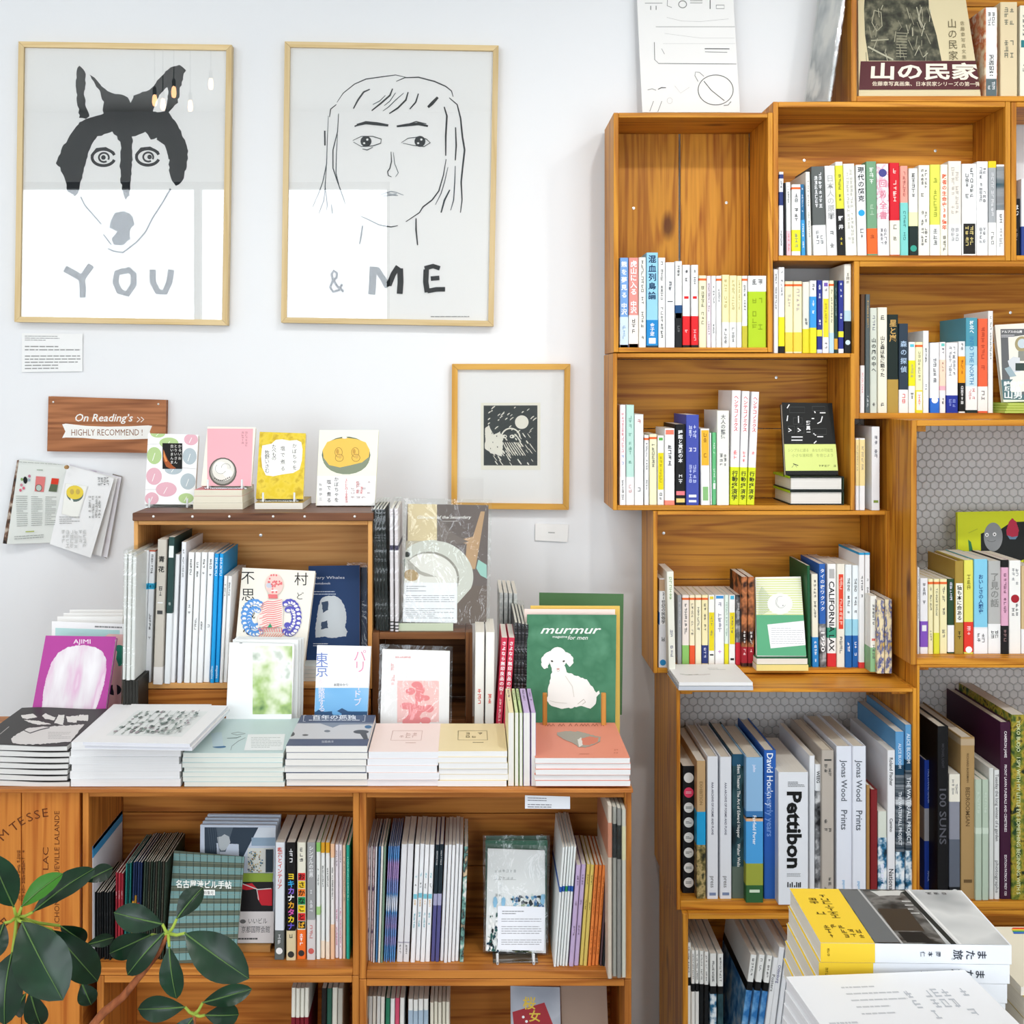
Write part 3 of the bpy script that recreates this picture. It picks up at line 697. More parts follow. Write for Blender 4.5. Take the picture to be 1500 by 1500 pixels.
def girl(k):
    g = '1a2226'; f = '39444a'
    L_ = lambda *p, w=5, c=g: k.line(p, w, c, True)
    L_((343,450),(370,410),(420,370),(470,348),(540,338),(600,330),(645,340), w=5)
    L_((603,358),(640,342),(700,340),(770,358),(820,380),(845,400),(852,425), w=6)
    L_((835,430),(870,460),(885,520),(893,600),(903,660),(895,730),(888,800),(892,880),(885,935), w=8)
    L_((310,515),(315,480),(340,460), w=5); L_((305,510),(300,620),(297,720),(280,800),(262,850),(235,910), w=4, c=f)
    L_((289,575),(290,640), w=8); L_((350,500),(345,580),(325,660),(325,740),(345,800),(375,880), w=5)
    L_((297,720),(290,820),(300,900),(296,925), w=4, c=f); L_((345,590),(340,680),(338,760),(352,820),(380,900), w=4, c=f); L_((262,940),(285,880),(290,830), w=4, c=f); L_((322,940),(318,900), w=5, c=f)
    L_((487,393),(460,405),(435,440),(415,478), w=8); L_((587,390),(575,420),(535,455),(495,487), w=8); L_((555,420),(530,445),(500,460), w=4, c=f)
    L_((635,410),(600,440),(570,470),(545,488), w=4, c=f); L_((655,405),(645,440),(610,475),(572,500), w=8); L_((700,412),(688,450),(662,480), w=7); L_((600,408),(575,445),(550,465), w=4, c=f)
    L_((785,428),(760,455),(742,472), w=15); L_((813,470),(825,510),(820,600),(820,685), w=8); L_((863,560),(866,640),(862,705), w=7)
    L_((862,730),(860,800),(855,880),(842,925), w=5, c=f); L_((822,700),(810,770),(790,840),(760,880),(720,910),(705,935),(645,975), w=6)
    L_((830,735),(815,800),(800,850),(775,900), w=4, c=f); L_((838,835),(815,880),(800,935), w=8, c='2a3a3c')
    L_((430,550),(470,540),(520,545),(568,552), w=15); L_((420,556),(450,545),(480,540), w=8); L_((605,556),(650,550),(700,545),(742,555), w=13); L_((650,548),(690,535),(735,545), w=5)
    for s, cx in ((1, 470), (-1, 707)):
        k.ell(cx, 622, 24, 24, g); k.ell(cx+6, 614, 5, 5, 'f3f3f0'); k.ell(cx-8, 630, 5, 4, 'f3f3f0')
    L_((412,618),(450,600),(500,600),(537,612),(535,630),(500,642),(450,645),(415,625), w=4); L_((455,655),(475,660),(500,648), w=4)
    L_((625,628),(655,608),(700,603),(735,612),(752,628),(725,645),(680,640),(632,630), w=4)
    L_((580,668),(582,710),(575,740),(565,755),(568,772),(582,778), w=5); L_((590,670),(596,720),(612,760),(600,778), w=3, c=f)
    L_((528,858),(560,848),(580,842),(600,845),(635,858), w=4, c='8b9298'); L_((545,862),(590,858),(610,860), w=4, c='8b9298'); L_((565,852),(585,856),(605,852), w=8, c='aab0b4')
    L_((445,950),(480,965),(530,990),(580,998),(610,992), w=5); L_((455,992),(450,1030),(442,1072), w=8); L_((690,960),(690,1010),(697,1078), w=7)
    A = INK
    k.line([(365,1248),(352,1275),(325,1283),(312,1262),(322,1238),(340,1220),(342,1200),(328,1190),(318,1205),(325,1230),(345,1260),(372,1282)], 11, A)
    k.line([(502,1172),(500,1230),(495,1295)], 32, A); k.line([(515,1180),(545,1225),(565,1262)], 26, A); k.line([(570,1255),(590,1205),(612,1172)], 24, A); k.line([(620,1180),(622,1240),(618,1292)], 26, A)
    k.line([(735,1185),(733,1240),(740,1285)], 24, A); k.line([(728,1180),(765,1170),(795,1180)], 20, A); k.line([(755,1225),(793,1222)], 20, A); k.line([(740,1280),(780,1272),(818,1272)], 20, A)
    k.lines(755, 1388, 925, 1396, 1, '9a9a98', .5)
BW_ = ('e8cf9f', 'd8b980')
framed('framed ink print of a black and white dog head above the word YOU', (27, 60.5), (339.5, 65.5), (333, 476.5), (21, 471.5), 8, BW_, dog, (0, 0, 3))
framed('framed ink drawing of a girl with a fringe above "& ME"', (417, 60.5), (730.5, 66.5), (723, 478), (411.5, 472.5), 8, BW_, girl, (380, 0, 3))
def woodcut(k):
    k.rect(638, 395, 1022, 828, 'efeddc'); k.rect(656, 412, 1003, 800, '26302e')
    W_ = 'eceadb'; rs = random.Random(3)
    k.ell(902, 520, 44, 44, W_)
    k.poly([(665,560),(690,540),(720,600),(760,580),(780,620),(775,740),(700,720),(665,690)], W_, 3)
    for _ in range(46):
        x, y = rs.uniform(668, 990), rs.uniform(600, 790); l = rs.uniform(12, 34)
        if 690 < x < 780 and y < 720: continue
        k.line([(x-l*.4, y-l*.6), (x, y), (x+l*.4, y+l*.5)], rs.uniform(4, 9), W_, True)
    for _ in range(34):
        x, y = rs.uniform(668, 990), rs.uniform(425, 600); l = rs.uniform(8, 24)
        if abs(x-902) < 60 and abs(y-520) < 60: continue
        k.line([(x-l*.5, y+l*.4), (x, y-l*.1), (x+l*.5, y-l*.4)], rs.uniform(4, 8), W_, True)
    k.ring(830, 620, 60, 60, 9, W_, 3.1, 6.2); k.ell(790, 612, 16, 12, W_); k.ell(840, 612, 16, 12, W_); k.ell(795, 612, 5, 5, '26302e'); k.ell(835, 612, 5, 5, '26302e')
    for i in range(7): k.line([(780+i*14, 650), (800+i*16, 690), (830+i*16, 735)], 6, W_, True)
    for (a, b2, r_) in ((710, 590, 5), (740, 610, 5), (715, 650, 4), (745, 680, 5), (700, 690, 4)): k.ell(a, b2, r_*.6, r_, '26302e')
framed('small framed woodcut with a pale moon, honey wood frame', (662, 533), (835.5, 533), (833.5, 747), (661, 745), 8.5, ('dfae55', 'c48c36'), woodcut, (560, 500, 4.41), depth=.02)

# poster leaning on the wall above the tall crate
def poster(k):
    g = '8c8c88'; l = '5c5c58'
    k.line([(395, 22), (515, 22)], 4, g); k.line([(435, 40), (435, 68)], 5, l); k.line([(472, 40), (472, 68)], 5, l)
    k.line([(550, 0), (548, 40), (580, 52)], 4, g); k.ring(654, 30, 27, 24, 6, g); k.line([(705, 5), (790, 5)], 4, g); k.line([(705, 20), (790, 20)], 4, g); k.line([(843, 0), (843, 62)], 6, l)
    k.line([(885, 35), (940, 35), (940, 60), (885, 60), (885, 35)], 4, g)
    k.line([(470, 184), (1012, 184)], 3, g); k.line([(460, 290), (463, 410), (490, 436), (1022, 440)], 4, l)
    k.line([(545, 120), (650, 145), (780, 148), (970, 130)], 2, 'bcbcb8'); k.line([(530, 230), (780, 262), (1010, 262)], 2, 'c8c8c4'); k.line([(520, 300), (1015, 300)], 2, 'c8c8c4')
    k.line([(805, 335), (975, 336)], 7, l, True); k.line([(808, 356), (960, 360)], 5, g, True); k.line([(510, 335), (530, 372)], 3, g)
    k.ring(880, 618, 120, 103, 5, l, n=40); k.line([(800, 558), (850, 620), (940, 692)], 5, l); k.line([(760, 560), (738, 520), (742, 495), (770, 498), (800, 525)], 4, g)
    k.line([(415, 618), (445, 610), (472, 620)], 4, g); k.line([(486, 614), (510, 602), (540, 603)], 7, l, True); k.line([(455, 695), (430, 765)], 4, g); k.line([(512, 695), (485, 768)], 4, g); k.line([(935, 725), (965, 722), (985, 698)], 6, g)
    k.ring(566, 692, 18, 20, 2, 'c4c4c0'); k.line([(600, 590), (640, 640), (700, 600)], 2, 'c4c4c0')
face('white poster of thin pencil shapes leaning above the tall crate', (928, -110), (1068, -110), (1084, 164.5), (941, 164.5), 2.685, 2.655, .0025, 'f3f2ef', poster, (860, 0, 4.6875), name='poster', cat='poster')
# sign
def sign(k):
    Wt = 'f6f4ee'
    k.poly([(325,508),(343,504),(450,516),(560,520),(680,518),(775,513),(795,516),(783,545),(790,585),(770,584),(640,588),(520,586),(430,578),(343,576),(325,578),(342,545)], Wt)
    k.txt('On Reading\u2019s', 393, 492, 40, Wt, wid=302, shear=.25, bold=.012); k.line([(718, 470), (732, 482), (716, 496)], 4, Wt); k.line([(738, 470), (752, 482), (736, 496)], 4, Wt)
    k.txt('HIGHLY RECOMMEND !', 373, 566, 34, '8a5a38', wid=372)
r = face('reddish-brown wooden sign with a white ribbon reading HIGHLY RECOMMEND !', (71, 580.5), (243.5, 586), (242, 664), (69, 661), 2.682, 2.682, .017, 'f3f2ef', sign, (0, 480, 3.571), name='wooden_sign', cat='sign')
for ch in list(r.children):
    if ch.name.startswith(('cover', 'page_block', 'back_cover')): ch.data.materials.clear(); ch.data.materials.append(wood('x', 'b8784c', '7c4826', False)); ch.name = 'board'
for (px_, py_) in ((78, 589), (232, 592)):
    v, f = lathe([(0, .0012), (.002, .0008), (.0024, 0)], 8); o = link('nail_head', [(a, -c, b2) for a, b2, c in v], f, M('d8d4cc', .3, .8), r, P(px_, py_, 2.6815)-r.location)
def note(k): k.lines(.05, .05, .62, .2, 3, '8f8f8c', .35); k.lines(.05, .3, .97, .47, 2, '9a9a97', .35); k.lines(.05, .55, .97, .95, 5, '9a9a97', .35)
face('white caption sheet of small type pinned below the dog print', (32, 488), (121, 489), (120.5, 544), (32, 545), 2.696, 2.696, .0006, 'f6f6f4', note, name='caption_sheet', cat='paper')
face('small blank caption card under the woodcut', (784, 767), (833, 768.5), (831, 794), (784, 791.5), 2.696, 2.696, .0012, 'f5f4f1', lambda k: k.lines(.4, .42, .6, .58, 1, 'aaaaa6', .4), name='caption_card', cat='card')
# open magazine hanging from a cork pin
r = thing('open_magazine', 'open magazine hanging from a cork pin on the white wall', 'magazine', P(95, 700, 2.69))
def mpage(name, TL, TR, BR, BL, ds, mat, art=None, frame=None, t=.0006):
    q = [P(*p, d)-r.location for p, d in zip((TL, TR, BR, BL), ds)]; n = (q[1]-q[0]).cross(q[3]-q[0]).normalized()
    if n.y > 0: n = -n
    slab(name, q, n, 0, t, mat, r)
    if art:
        ink = Ink(quadfn(*q), n, 1.6e-3); ink.STEP = 1.5e-4; ink.crop((0, 640, 7.5), q, r.location); art(ink)
        o = ink.build('printed_artwork', r)
def mp1(k):
    k.ell(305, 500, 22, 38, '111411'); [k.ell(a, b2, 14, 16, c) for a, b2, c in ((262, 553, 'c98a9a'), (350, 455, 'c07a90'), (285, 585, 'd9657c'), (250, 608, 'd9657c'), (270, 492, '8fb070'), (345, 495, '9fb0b8'))]
    k.poly([(420, 452), (520, 455), (500, 622), (402, 615)], 'dd7b78'); k.ell(448, 578, 32, 36, 'b9c7bd'); k.ring(448, 578, 32, 36, 6, '5c4a40')
    k.poly([(585, 465), (660, 468), (652, 535), (575, 530)], 'd83a20'); k.poly([(575, 530), (652, 535), (640, 618), (552, 612)], '5c6a50')
    k.lines(430, 375, 535, 392, 1, '8a9a84', .5); k.lines(200, 660, 325, 1000, 15, '8a8e8a', .25); k.lines(365, 665, 490, 1000, 15, '8a8e8a', .25); k.lines(520, 665, 640, 1000, 15, '8a8e8a', .25)
    k.rect(300, 1050, 400, 1062, 'a9b45a'); k.lines(170, 1090, 510, 1140, 2, '9a9e9a', .3); k.lines(250, 300, 700, 320, 1, 'aab0aa', .3)
def mp2(k):
    k.poly([(740, 510), (985, 540), (880, 905), (690, 850)], 'e9e9e4'); k.poly([(752, 516), (972, 545), (872, 892), (700, 842)], 'f6f6ee')
    k.ell(845, 625, 92, 90, '64766e'); k.ell(845, 612, 92, 76, 'efd44c'); k.ell(815, 605, 22, 30, 'd0b45a'); k.ell(878, 605, 22, 30, 'd0b45a')
    k.marks(1085, 440, 1210, 540, '555555', 4); k.marks(990, 650, 1130, 900, '8a8a88', 4, 22); k.lines(670, 870, 900, 960, 4, '9a9a98', .3); k.marks(690, 1020, 980, 1250, 'c6c6c4', 6)
mpage('page', (28, 673), (102, 682), (74, 795), (10, 797), (2.675, 2.694, 2.69, 2.668), M('e3e7e1'), mp1, (150, 250, 760, 1170))
mpage('cover', (25, 674), (30, 673), (11, 797), (4, 796), (2.682, 2.676, 2.67, 2.676), MN(['20201e', '7a5a48', 'cfc0b0'], 60))
mpage('page', (102, 680), (178, 699), (157, 817), (78, 795), (2.694, 2.686, 2.686, 2.694), MN(['e8e6ea', 'd6d0d8', '8a5f86'], 26, lo=.5, hi=.8))
mpage('cover', (165, 694), (179, 698), (156, 818), (150, 815), (2.692, 2.69, 2.69, 2.692), MN(['6a5a50', '9a8f85'], 40))
mpage('page', (100, 681), (172, 700), (148, 815), (76, 795), (2.692, 2.676, 2.676, 2.69), M('ececea'))
mpage('page', (99, 681), (167, 701), (133, 817), (73, 797), (2.690, 2.664, 2.660, 2.688), M('f3f3f2'), mp2, (600, 300, 1250, 1345))
v, f = lathe([(0, .012), (.004, .011), (.0045, .004), (.0035, 0)], 12); link('cork_pin', [(a, -c, b2) for a, b2, c in v], f, M('b08a5a', .7), r, P(99, 684, 2.672)-r.location)
# pendant bulbs hanging in the shop behind the viewer: seen only as small glints in the print glass
glow = bpy.data.materials.new('warm_filament'); glow.use_nodes = True; g_ = glow.node_tree.nodes['Principled BSDF']
g_.inputs['Emission Color'].default_value = (1, .55, .25, 1); g_.inputs['Emission Strength'].default_value = 22
for i, (px_, py_) in enumerate(((228, 147), (240, 153), (256, 135), (310, 123), (280, 155))):
    T = 5.36; x = (px_-CX)/F*T; z = CAMZ+(CZ-py_)/F*T
    r = thing('pendant_bulb', None, 'lamp', (x, .02, z-.03), group='pendant bulbs above the shop floor')
    tag(r, 'small warm pendant bulb hanging from the shop ceiling', group='pendant bulbs above the shop floor')
    v, f = lathe([(0, 0), (.008, .004), (.0115, .02), (.009, .042), (.006, .05)], 12); link('bulb', v, f, glow, r, smooth=True)
    v, f = lathe([(.007, .05), (.008, .055), (.008, .08), (.002, .085), (.002, CEIL-z+.02)], 10); link('lamp_holder', v, f, M('222222'), r)
# ------------------------------------------------------------------ upright books, crate by crate
OG = 'b.04-.07:e8672c'
row(2.53, (509, 2.52), .125, 'in the tall crate', 'paperbacks in the tall crate', [
 (907.9, 920.5, 377.5, 'sky-blue spine with white title', '7aa5dc', 'b.66-1:d3e3f1 b.97-1:6f9fd8 t.03-.46:fff:熊を夢見る t.5-.64:fff:中沢 m.70-.92:7c9fc4'),
 (921, 935.2, 377.5, 'coral pink spine with white title', 'e3948a', 'b.64-1:f7ece2 b.96-1:e9a79c t.03-.42:fff:虎山に入る t.48-.62:fff:中沢 m.67-.88:888'),
 (935.7, 946.4, 377, 'cream-white spine with fine black print', 'f4f0e4', 'm.03-.55:555 m.6-.92:777'),
 (947, 964, 370, 'tall light-blue spine with navy title', '97cfea', 'b.71-.98:2389cb b.98-1:223a4a t.02-.5:12355a:混血列島論 t.74-.88:eef:金子遊 q.90-.96:e8f2fa', {'dp': .13}),
 (964.4, 974.7, 377.5, 'white spine with grey title', 'f5f4ef', 'm.04-.5:444 m.55-.92:777'),
 (975, 988.4, 384.3, 'plain pale grey-white spine', 'f0f1f4', 'm.22-.42:666 q.455-.465:222'),
 (989, 999.3, 382.6, 'white spine with black base and blue picture', 'f0f0ec', 'b.51-.66:1f4c7c b.60-.66:e6c95a b.65-1:17181a m.05-.2:666 m.7-.85:999'),
 (999.8, 1011, 388, 'white spine over red band', 'f6f5f3', 'b.62-.97:e02127 b.97-1:151515 m.05-.25:333 q.38-.41:d22 m.78-.93:fcc'),
 (1012.7, 1023, 388, 'white spine over red band', 'f6f5f3', 'b.62-.97:e02127 b.97-1:151515 m.05-.25:333 q.38-.41:d22 m.78-.93:fcc'),
 (1023.6, 1035, 403.6, 'cream spine with orange mark', 'f3edc4', OG+' m.14-.7:998'),
 (1035.5, 1041.6, 404, 'thin pale pink spine', 'f4e3ea', ''),
 (1042, 1049, 404, 'slim plain white spine', 'f7f6f4', ''),
 (1049.5, 1057, 404, 'white spine with small orange mark', 'f6f5f3', OG+' m.14-.4:888'),
 (1057.6, 1068.5, 402.6, 'white spine with pale yellow upper half', 'f7f6f2', 'b0-.65:f3e8b2 m.06-.5:b0a060 m.72-.95:888'),
 (1069, 1079, 403.6, 'white spine with pale yellow upper half', 'f7f6f2', 'b0-.65:f3e8b2 m.06-.5:b0a060 m.72-.95:888'),
 (1079.4, 1086.7, 404, 'white spine with pale yellow upper half', 'f7f6f2', 'b0-.65:f3e8b2 m.06-.5:b0a060'),
 (1087, 1095, 404, 'white spine with orange mark over olive base', 'f6f5f0', OG+' b.70-1:cabf3a m.12-.5:666'),
 (1096, 1122.7, 404, 'thick lime green spine with white top', 'b4d222', 'b0-.22:f6f6f4 m.04-.2:888 m.3-.8:8fa80e'),
])
ln = {'lean': -5}
row(2.53, (374, 2.52), .125, 'in the wide top crate', 'books in the wide top crate', [
 (1141, 1148, 251.7, 'thin white spine with navy blocks', 'f3f4f7', 'b.03-.08:2e3d78 b.24-.4:2e3d78 m.1-.22:444 m.7-.9:888'),
 (1148.4, 1152, 268, 'very thin black spine', '16161a', 'n', {'lean': -1}),
 (1152.2, 1159, 267, 'thin white spine over pink band', 'f2f3f0', 'b.66-1:eec3cc m.05-.3:999 m.7-.95:c66', {'lean': -1}),
 (1160, 1173, 270, 'white spine with orange mark and yellow band', 'f5f5f2', OG+' b.64-.94:ecea2c m.12-.55:777 m.68-.9:887'),
 (1174, 1180, 270, 'thin bright blue spine', '2b6f9c', 'b.5-1:3d9bd6 m.05-.4:cde m.55-.9:fff', {'lean': -2}),
 (1183, 1189.5, 251.7, 'cream-white spine beside the dark grey one', 'f1efe4', 'm.1-.8:aaa', {'lean': -3}),
 (1192, 1211, 244, 'dark grey spine with white lower third', '5d615f', 'b.66-1:f3f3f2 m.05-.5:f0f0f0 m.72-.9:888', {'lean': -4}),
 (1211.7, 1227, 243, 'white spine with large grey title', 'f4f3f0', 't.1-.6:b7b7b7:日本人の原罪 m.72-.92:888', {'lean': -4}),
 (1227.8, 1238.4, 237, 'yellow and black spine with white label', 'f2f2ec', 'b.04-.50:e8e640 b.50-1:1a1a1a m.13-.45:333 t.56-.74:fff:野井 m.76-.9:e8d040', {'lean': -4}),
 (1239, 1255.5, 240, 'wide cream spine with two columns of grey print', 'f0eee2', 'm.05-.9:b2b0a6', {'lean': -4}),
 (1256.3, 1270, 241.5, 'white spine with bold black title and blue disc', 'f7f7f6', 't.02-.41:151515:現代の超克 c.5-.56:29a3df m.7-.88:444', {'lean': -2.5}),
 (1270.6, 1285.7, 236.5, 'green spine with orange lower band', '74a07c', 'b.71-.98:f0682a m.06-.25:dfe8dc m.45-.65:a8c4a8 m.76-.9:a84a1c', {'lean': -2, 'hard': True}),
 (1286.2, 1303.2, 240, 'white spine with pink brushwork and a violet flower', 'f4eef0', 'b0-.6:pink t.16-.62:d98a9c:回勅全書 c.06-.14:4a4a8c m.7-.9:999', {'lean': -2}),
 (1304, 1318.6, 238.5, 'bright red spine with cream base', 'd51d2c', 'b.62-.99:f2ead8 m.06-.5:f8d8d0 m.66-.92:998', {'lean': -1}),
 (1319.6, 1330.8, 243, 'coral over turquoise spine', 'f0a292', 'b.41-1:7fd0c8 m.06-.36:b05a50 m.5-.85:3d7a78', {'lean': -1}),
 (1331.5, 1345, 246.6, 'white spine over nearly black green band', 'f2f1ea', 'b.5-.66:eef0b8 b.66-1:1c2a26 m.05-.4:777 c.88-.95:3aa08c', {'lean': -.5}),
 (1345.6, 1362, 242, 'cream spine with two columns of dark print', 'f1ede0', 'm.04-.4:444 m.5-.9:555'),
 (1362.6, 1377.4, 241, 'yellow-green spine with pale base', 'dfe05c', 'b.66-1:f0f0ea m.08-.6:a0a436 m.7-.9:999'),
 (1378, 1388.6, 241, 'cream spine with red and orange title', 'f6f0dc', 't.1-.72:e2572c:敗者の生命史38億年 m.78-.97:222'),
 (1389, 1408.3, 236, 'thick beige spine with white base', 'efe6da', 'b.67-1:f6f4f2 m.06-.6:b8b0a6 m.7-.9:aaa'),
 (1409.3, 1430.4, 240, 'thick white spine with a black box', 'f5f5f3', 'm.04-.42:444 o.65-.98:23211e m.67-.93:d9c67a'),
 (1431.2, 1447.4, 236.5, 'white spine beside the grey and yellow one', 'f6f6f6', 'm.06-.45:777 m.7-.88:999'),
 (1448, 1459.5, 236, 'grey spine with yellow cap', 'a9acae', 'b0-.07:f0cf22 b.65-1:f4f2ec m.12-.6:ddd m.7-.9:999'),
 (1460, 1472.4, 241, 'grey photo spine with white base', 'f1f1ef', 'b.02-.5:road m.54-.66:888 m.7-.95:bbb'),
])
row(2.53, (517.3, 2.52), .105, 'on the open ledge', 'books on the open ledge between crates', [
 (1133.4, 1140.3, 394.6, 'plain thin white spine', 'eeeff0', 'm.05-.5:999'),
 (1140.8, 1149.4, 391.5, 'white spine with yellow and black base', 'f2f2f2', 'b.58-.92:ece41e b.92-1:1a1a1a m.03-.35:777'),
 (1150, 1162, 412, 'cream spine with yellow base', 'f4eac0', OG+' b.71-.98:f2d44a m.1-.45:a99'),
 (1162.6, 1175, 412, 'cream spine with yellow base', 'f4eac0', OG+' b.71-.98:f2d44a m.1-.45:a99'),
 (1175.6, 1186.2, 413, 'pale grey spine over yellow band', 'e6e4d6', 'b.66-1:e2d82e m.5-.62:555'),
 (1186.6, 1196.2, 411, 'white spine with blue label over yellow', 'f3f3f3', 'b.22-.65:3d9be0 b.65-1:e8e02a m.04-.18:777 m.26-.5:fff'),
 (1196.8, 1204.6, 410.5, 'navy spine with yellow square', '2b3488', 'b.68-.77:ece53a b.95-1:cdd3ec m.05-.25:fff m.54-.64:fff'),
 (1205, 1214.5, 411, 'white spine with violet square and yellow label', 'f3eeee', 'q.03-.08:7a5cb4 o.25-.78:ecd92a m.1-.2:888 m.3-.6:a08c20 m.84-.94:444'),
 (1214.8, 1221.8, 411, 'cream spine with orange mark and pale blue base', 'f3ecc6', 'b.045-.075:e8672c b.72-1:bcd9ee m.12-.6:887'),
 (1222.3, 1227.5, 411, 'thin dark green spine', '223e3a', 'b.8-.95:d8a03a m.1-.5:899', {'lean': -.6}),
 (1228.2, 1236, 411, 'navy spine with yellow label low down', '2b3488', 'b.70-.78:ece53a m.03-.25:fff m.45-.6:fff b.94-1:e8e8f0'),
 (1236.6, 1247.2, 387, 'tall cream spine with mountains over black base', 'f0ece0', 'b.52-.64:bcd8e2 b.64-1:161b20 m.05-.25:998 c.84-.92:cfe4ea'),
])
row(2.53, (605.2, 2.52), .125, 'in the mountain-book crate', 'books in the mountain-book crate', [
 (1260, 1266.3, 431, 'slim brown spine with pale foot', '5c4028', 'b.6-1:eae4e2 m.66-.85:d88', {'lean': 1}),
 (1267.5, 1274.3, 431, 'slim dark grey spine', '596262', 'm.05-.3:c8a060 m.85-.96:ddd', {'lean': .5}),
 (1274.9, 1285, 451, 'pale grey-green spine with brushed title', 'd2d6c8', 't.28-.62:2e332e:山の風の中へ m.07-.22:667 m.9-.97:777'),
 (1285.6, 1299.8, 450.3, 'cream spine with brushed black title', 'efead6', 't.27-.66:222:山と森は私に語った m.07-.22:666 m.9-.97:777'),
 (1300.2, 1316, 460.7, 'black-green spine with gold title and pointed band', '1a2722', 'b.66-1:b49343 t.05-.28:cda35c:星と嵐', {'hard': True}),
 (1316.8, 1330.5, 474, 'blue-black spine with pale title', '2d3b49', 'b.74-1:f2eeea t.18-.56:a9c0d8:森の探偵 m.78-.95:d66'),
 (1331, 1341, 501, 'white spine with aqua mark and yellow block', 'f5f5f2', 'q.03-.07:5cc4d4 b.26-.62:e9e21c m.3-.55:aa8 m.7-.85:444'),
 (1341.5, 1351.8, 501, 'cream spine with orange mark and yellow foot', 'f4ecc0', OG+' b.68-1:ecdf2e o.7-.96:f8f4e4 m.12-.6:997 m.74-.92:e66'),
 (1352.4, 1360.8, 484.5, 'taller white spine behind an orange board', 'f3f3f1', 'm.2-.4:888 m.65-.75:678'),
 (1362.4, 1376, 502, 'white spine over mid-blue foot', 'f5f6f8', 'b.79-1:2f6fd0 m.04-.16:333 m.2-.6:888 c.805-.83:fff'),
 (1377, 1385.4, 501, 'peach and white spine with aqua mark', 'f6f1ee', 'q.02-.06:6cc4bc b.25-.62:f6d9c0 b.62-.68:f4b2c0 m.08-.2:667 m.28-.45:a76 m.7-.92:888'),
 (1386, 1403.3, 502, 'wide white spine over navy foot', 'f6f6f8', 'b.75-1:26369a m.05-.5:999 m.8-.94:8fa0e0'),
 (1404.3, 1414.2, 500, 'white, orange and black spine', 'f4f4f2', 'b.21-.58:f6a01e b.58-.98:181614 m.02-.16:555 m.25-.5:a5520c m.62-.92:eee'),
 (1415, 1431.8, 465.4, 'sky-blue spine beside its teal cover', '6fb0c2', 'b0-.3:4f98ac b.3-.5:a9d0de b.5-.72:c6dfe8 b.72-.97:f2f1ee b.97-1:1e2c2c t.03-.17:eef6f8:極北へ r.2-.7:3f7fb0:INTO_THE_NORTH m.74-.9:c77', {'dp': .14, 'hard': True}),
 (1432.6, 1447, 466.8, 'coral red spine with white foot', 'e9643f', 'b.72-.98:f4efea m.08-.6:b9452a m.76-.9:999', {'hard': True}),
 (1447.6, 1455, 455.5, 'white spine next to the coral red one', 'f3f2ee', 'm.05-.5:999'),
])
row(2.53, (740.5, 2.52), .125, 'above the CALIFORNIA crate', 'books in the crate of yellow bands', [
 (907.9, 916.7, 593, 'pinkish white spine with red title', 'f4eaec', 'b.72-1:f5f3f2 m.08-.5:dd8a90 m.5-.62:8fb0dc m.75-.95:999'),
 (917.3, 929, 593, 'mint green spine', 'bfe2d6', 'b.72-1:f5f3f1 m.1-.6:6fa090 m.75-.9:c99'),
 (929.6, 942.7, 607, 'wide blank white spine', 'f7f6f4', 'm.05-.09:a55 m.8-.9:999'),
 (943.9, 950.7, 637.4, 'slim white spine with orange mark', 'f5f5f3', OG),
 (951.4, 962.3, 636, 'cream spine with orange mark', 'f3edc6', OG+' m.12-.5:998'),
 (963, 973, 638, 'white spine with green mark and yellow block', 'f5f5f0', 'q.03-.07:5cb04a o.25-.78:e6d514 m.3-.7:a58c10 m.82-.95:444'),
 (973.8, 988.3, 627.5, 'white spine with coral top and foot', 'f7f5f4', 'o.02-.08:ee7d64 b.94-1:f08c78 m.2-.6:666 m.65-.75:e88'),
 (989.2, 1004.5, 621.5, 'black spine with bold white title', '121212', 't.07-.48:f5f5f5:睡眠と意識の本 o.83-.88:ee7f86 o.92-.97:e8cf7c m.6-.78:ddd', {'dp': .15}),
 (1005, 1024, 607.6, 'thick royal blue spine', '4552ab', 'm.11-.3:d5dcf8 m.36-.4:eef m.55-.76:c8d0f4 q.885-.915:eef2fa q.945-.97:eef2fa', {'dp': .15}),
 (1027, 1040.3, 628, 'white spine with amber block', 'f5f3ee', 'o.02-.48:f2b531 m.05-.42:8a5c10 q.76-.94:8ec07e', {'lean': -1}),
 (1040.8, 1043, 634, 'very thin white spine', 'f2f2f0', 'n', {'lean': -1}),
 (1043.2, 1049.4, 633.6, 'slim green spine', '69bd80', 'm.1-.3:e8f4e8 m.5-.7:e8f4e8 q.7-.78:eef6ee'),
 (1050.4, 1068.2, 601.5, 'wide cream-white spine with brushed title', 'f2f0e6', 't.04-.3:777:大人の整体 m.45-.6:888', {'dp': .14}),
 (1069, 1082, 572, 'white spine over yellow band', 'f8f6f6', 'b.67-1:dce524 t.04-.36:d8434a:ヘンテコノミクス m.52-.64:e77 t.7-.96:2f2f20:行動経済学', {'lean': 3.4, 'dp': .14}),
 (1082.3, 1093.3, 573, 'white spine over yellow band', 'f8f6f6', 'b.67-1:dce524 t.04-.36:d8434a:ヘンテコノミクス m.52-.64:e77 t.7-.96:2f2f20:行動経済学', {'lean': 5, 'dp': .14}),
 (1094, 1105, 574, 'white spine over yellow band', 'f8f6f6', 'b.67-1:dce524 t.04-.36:d8434a:ヘンテコノミクス m.52-.64:e77 t.7-.96:2f2f20:行動経済学', {'lean': 7.5, 'dp': .14}),
])
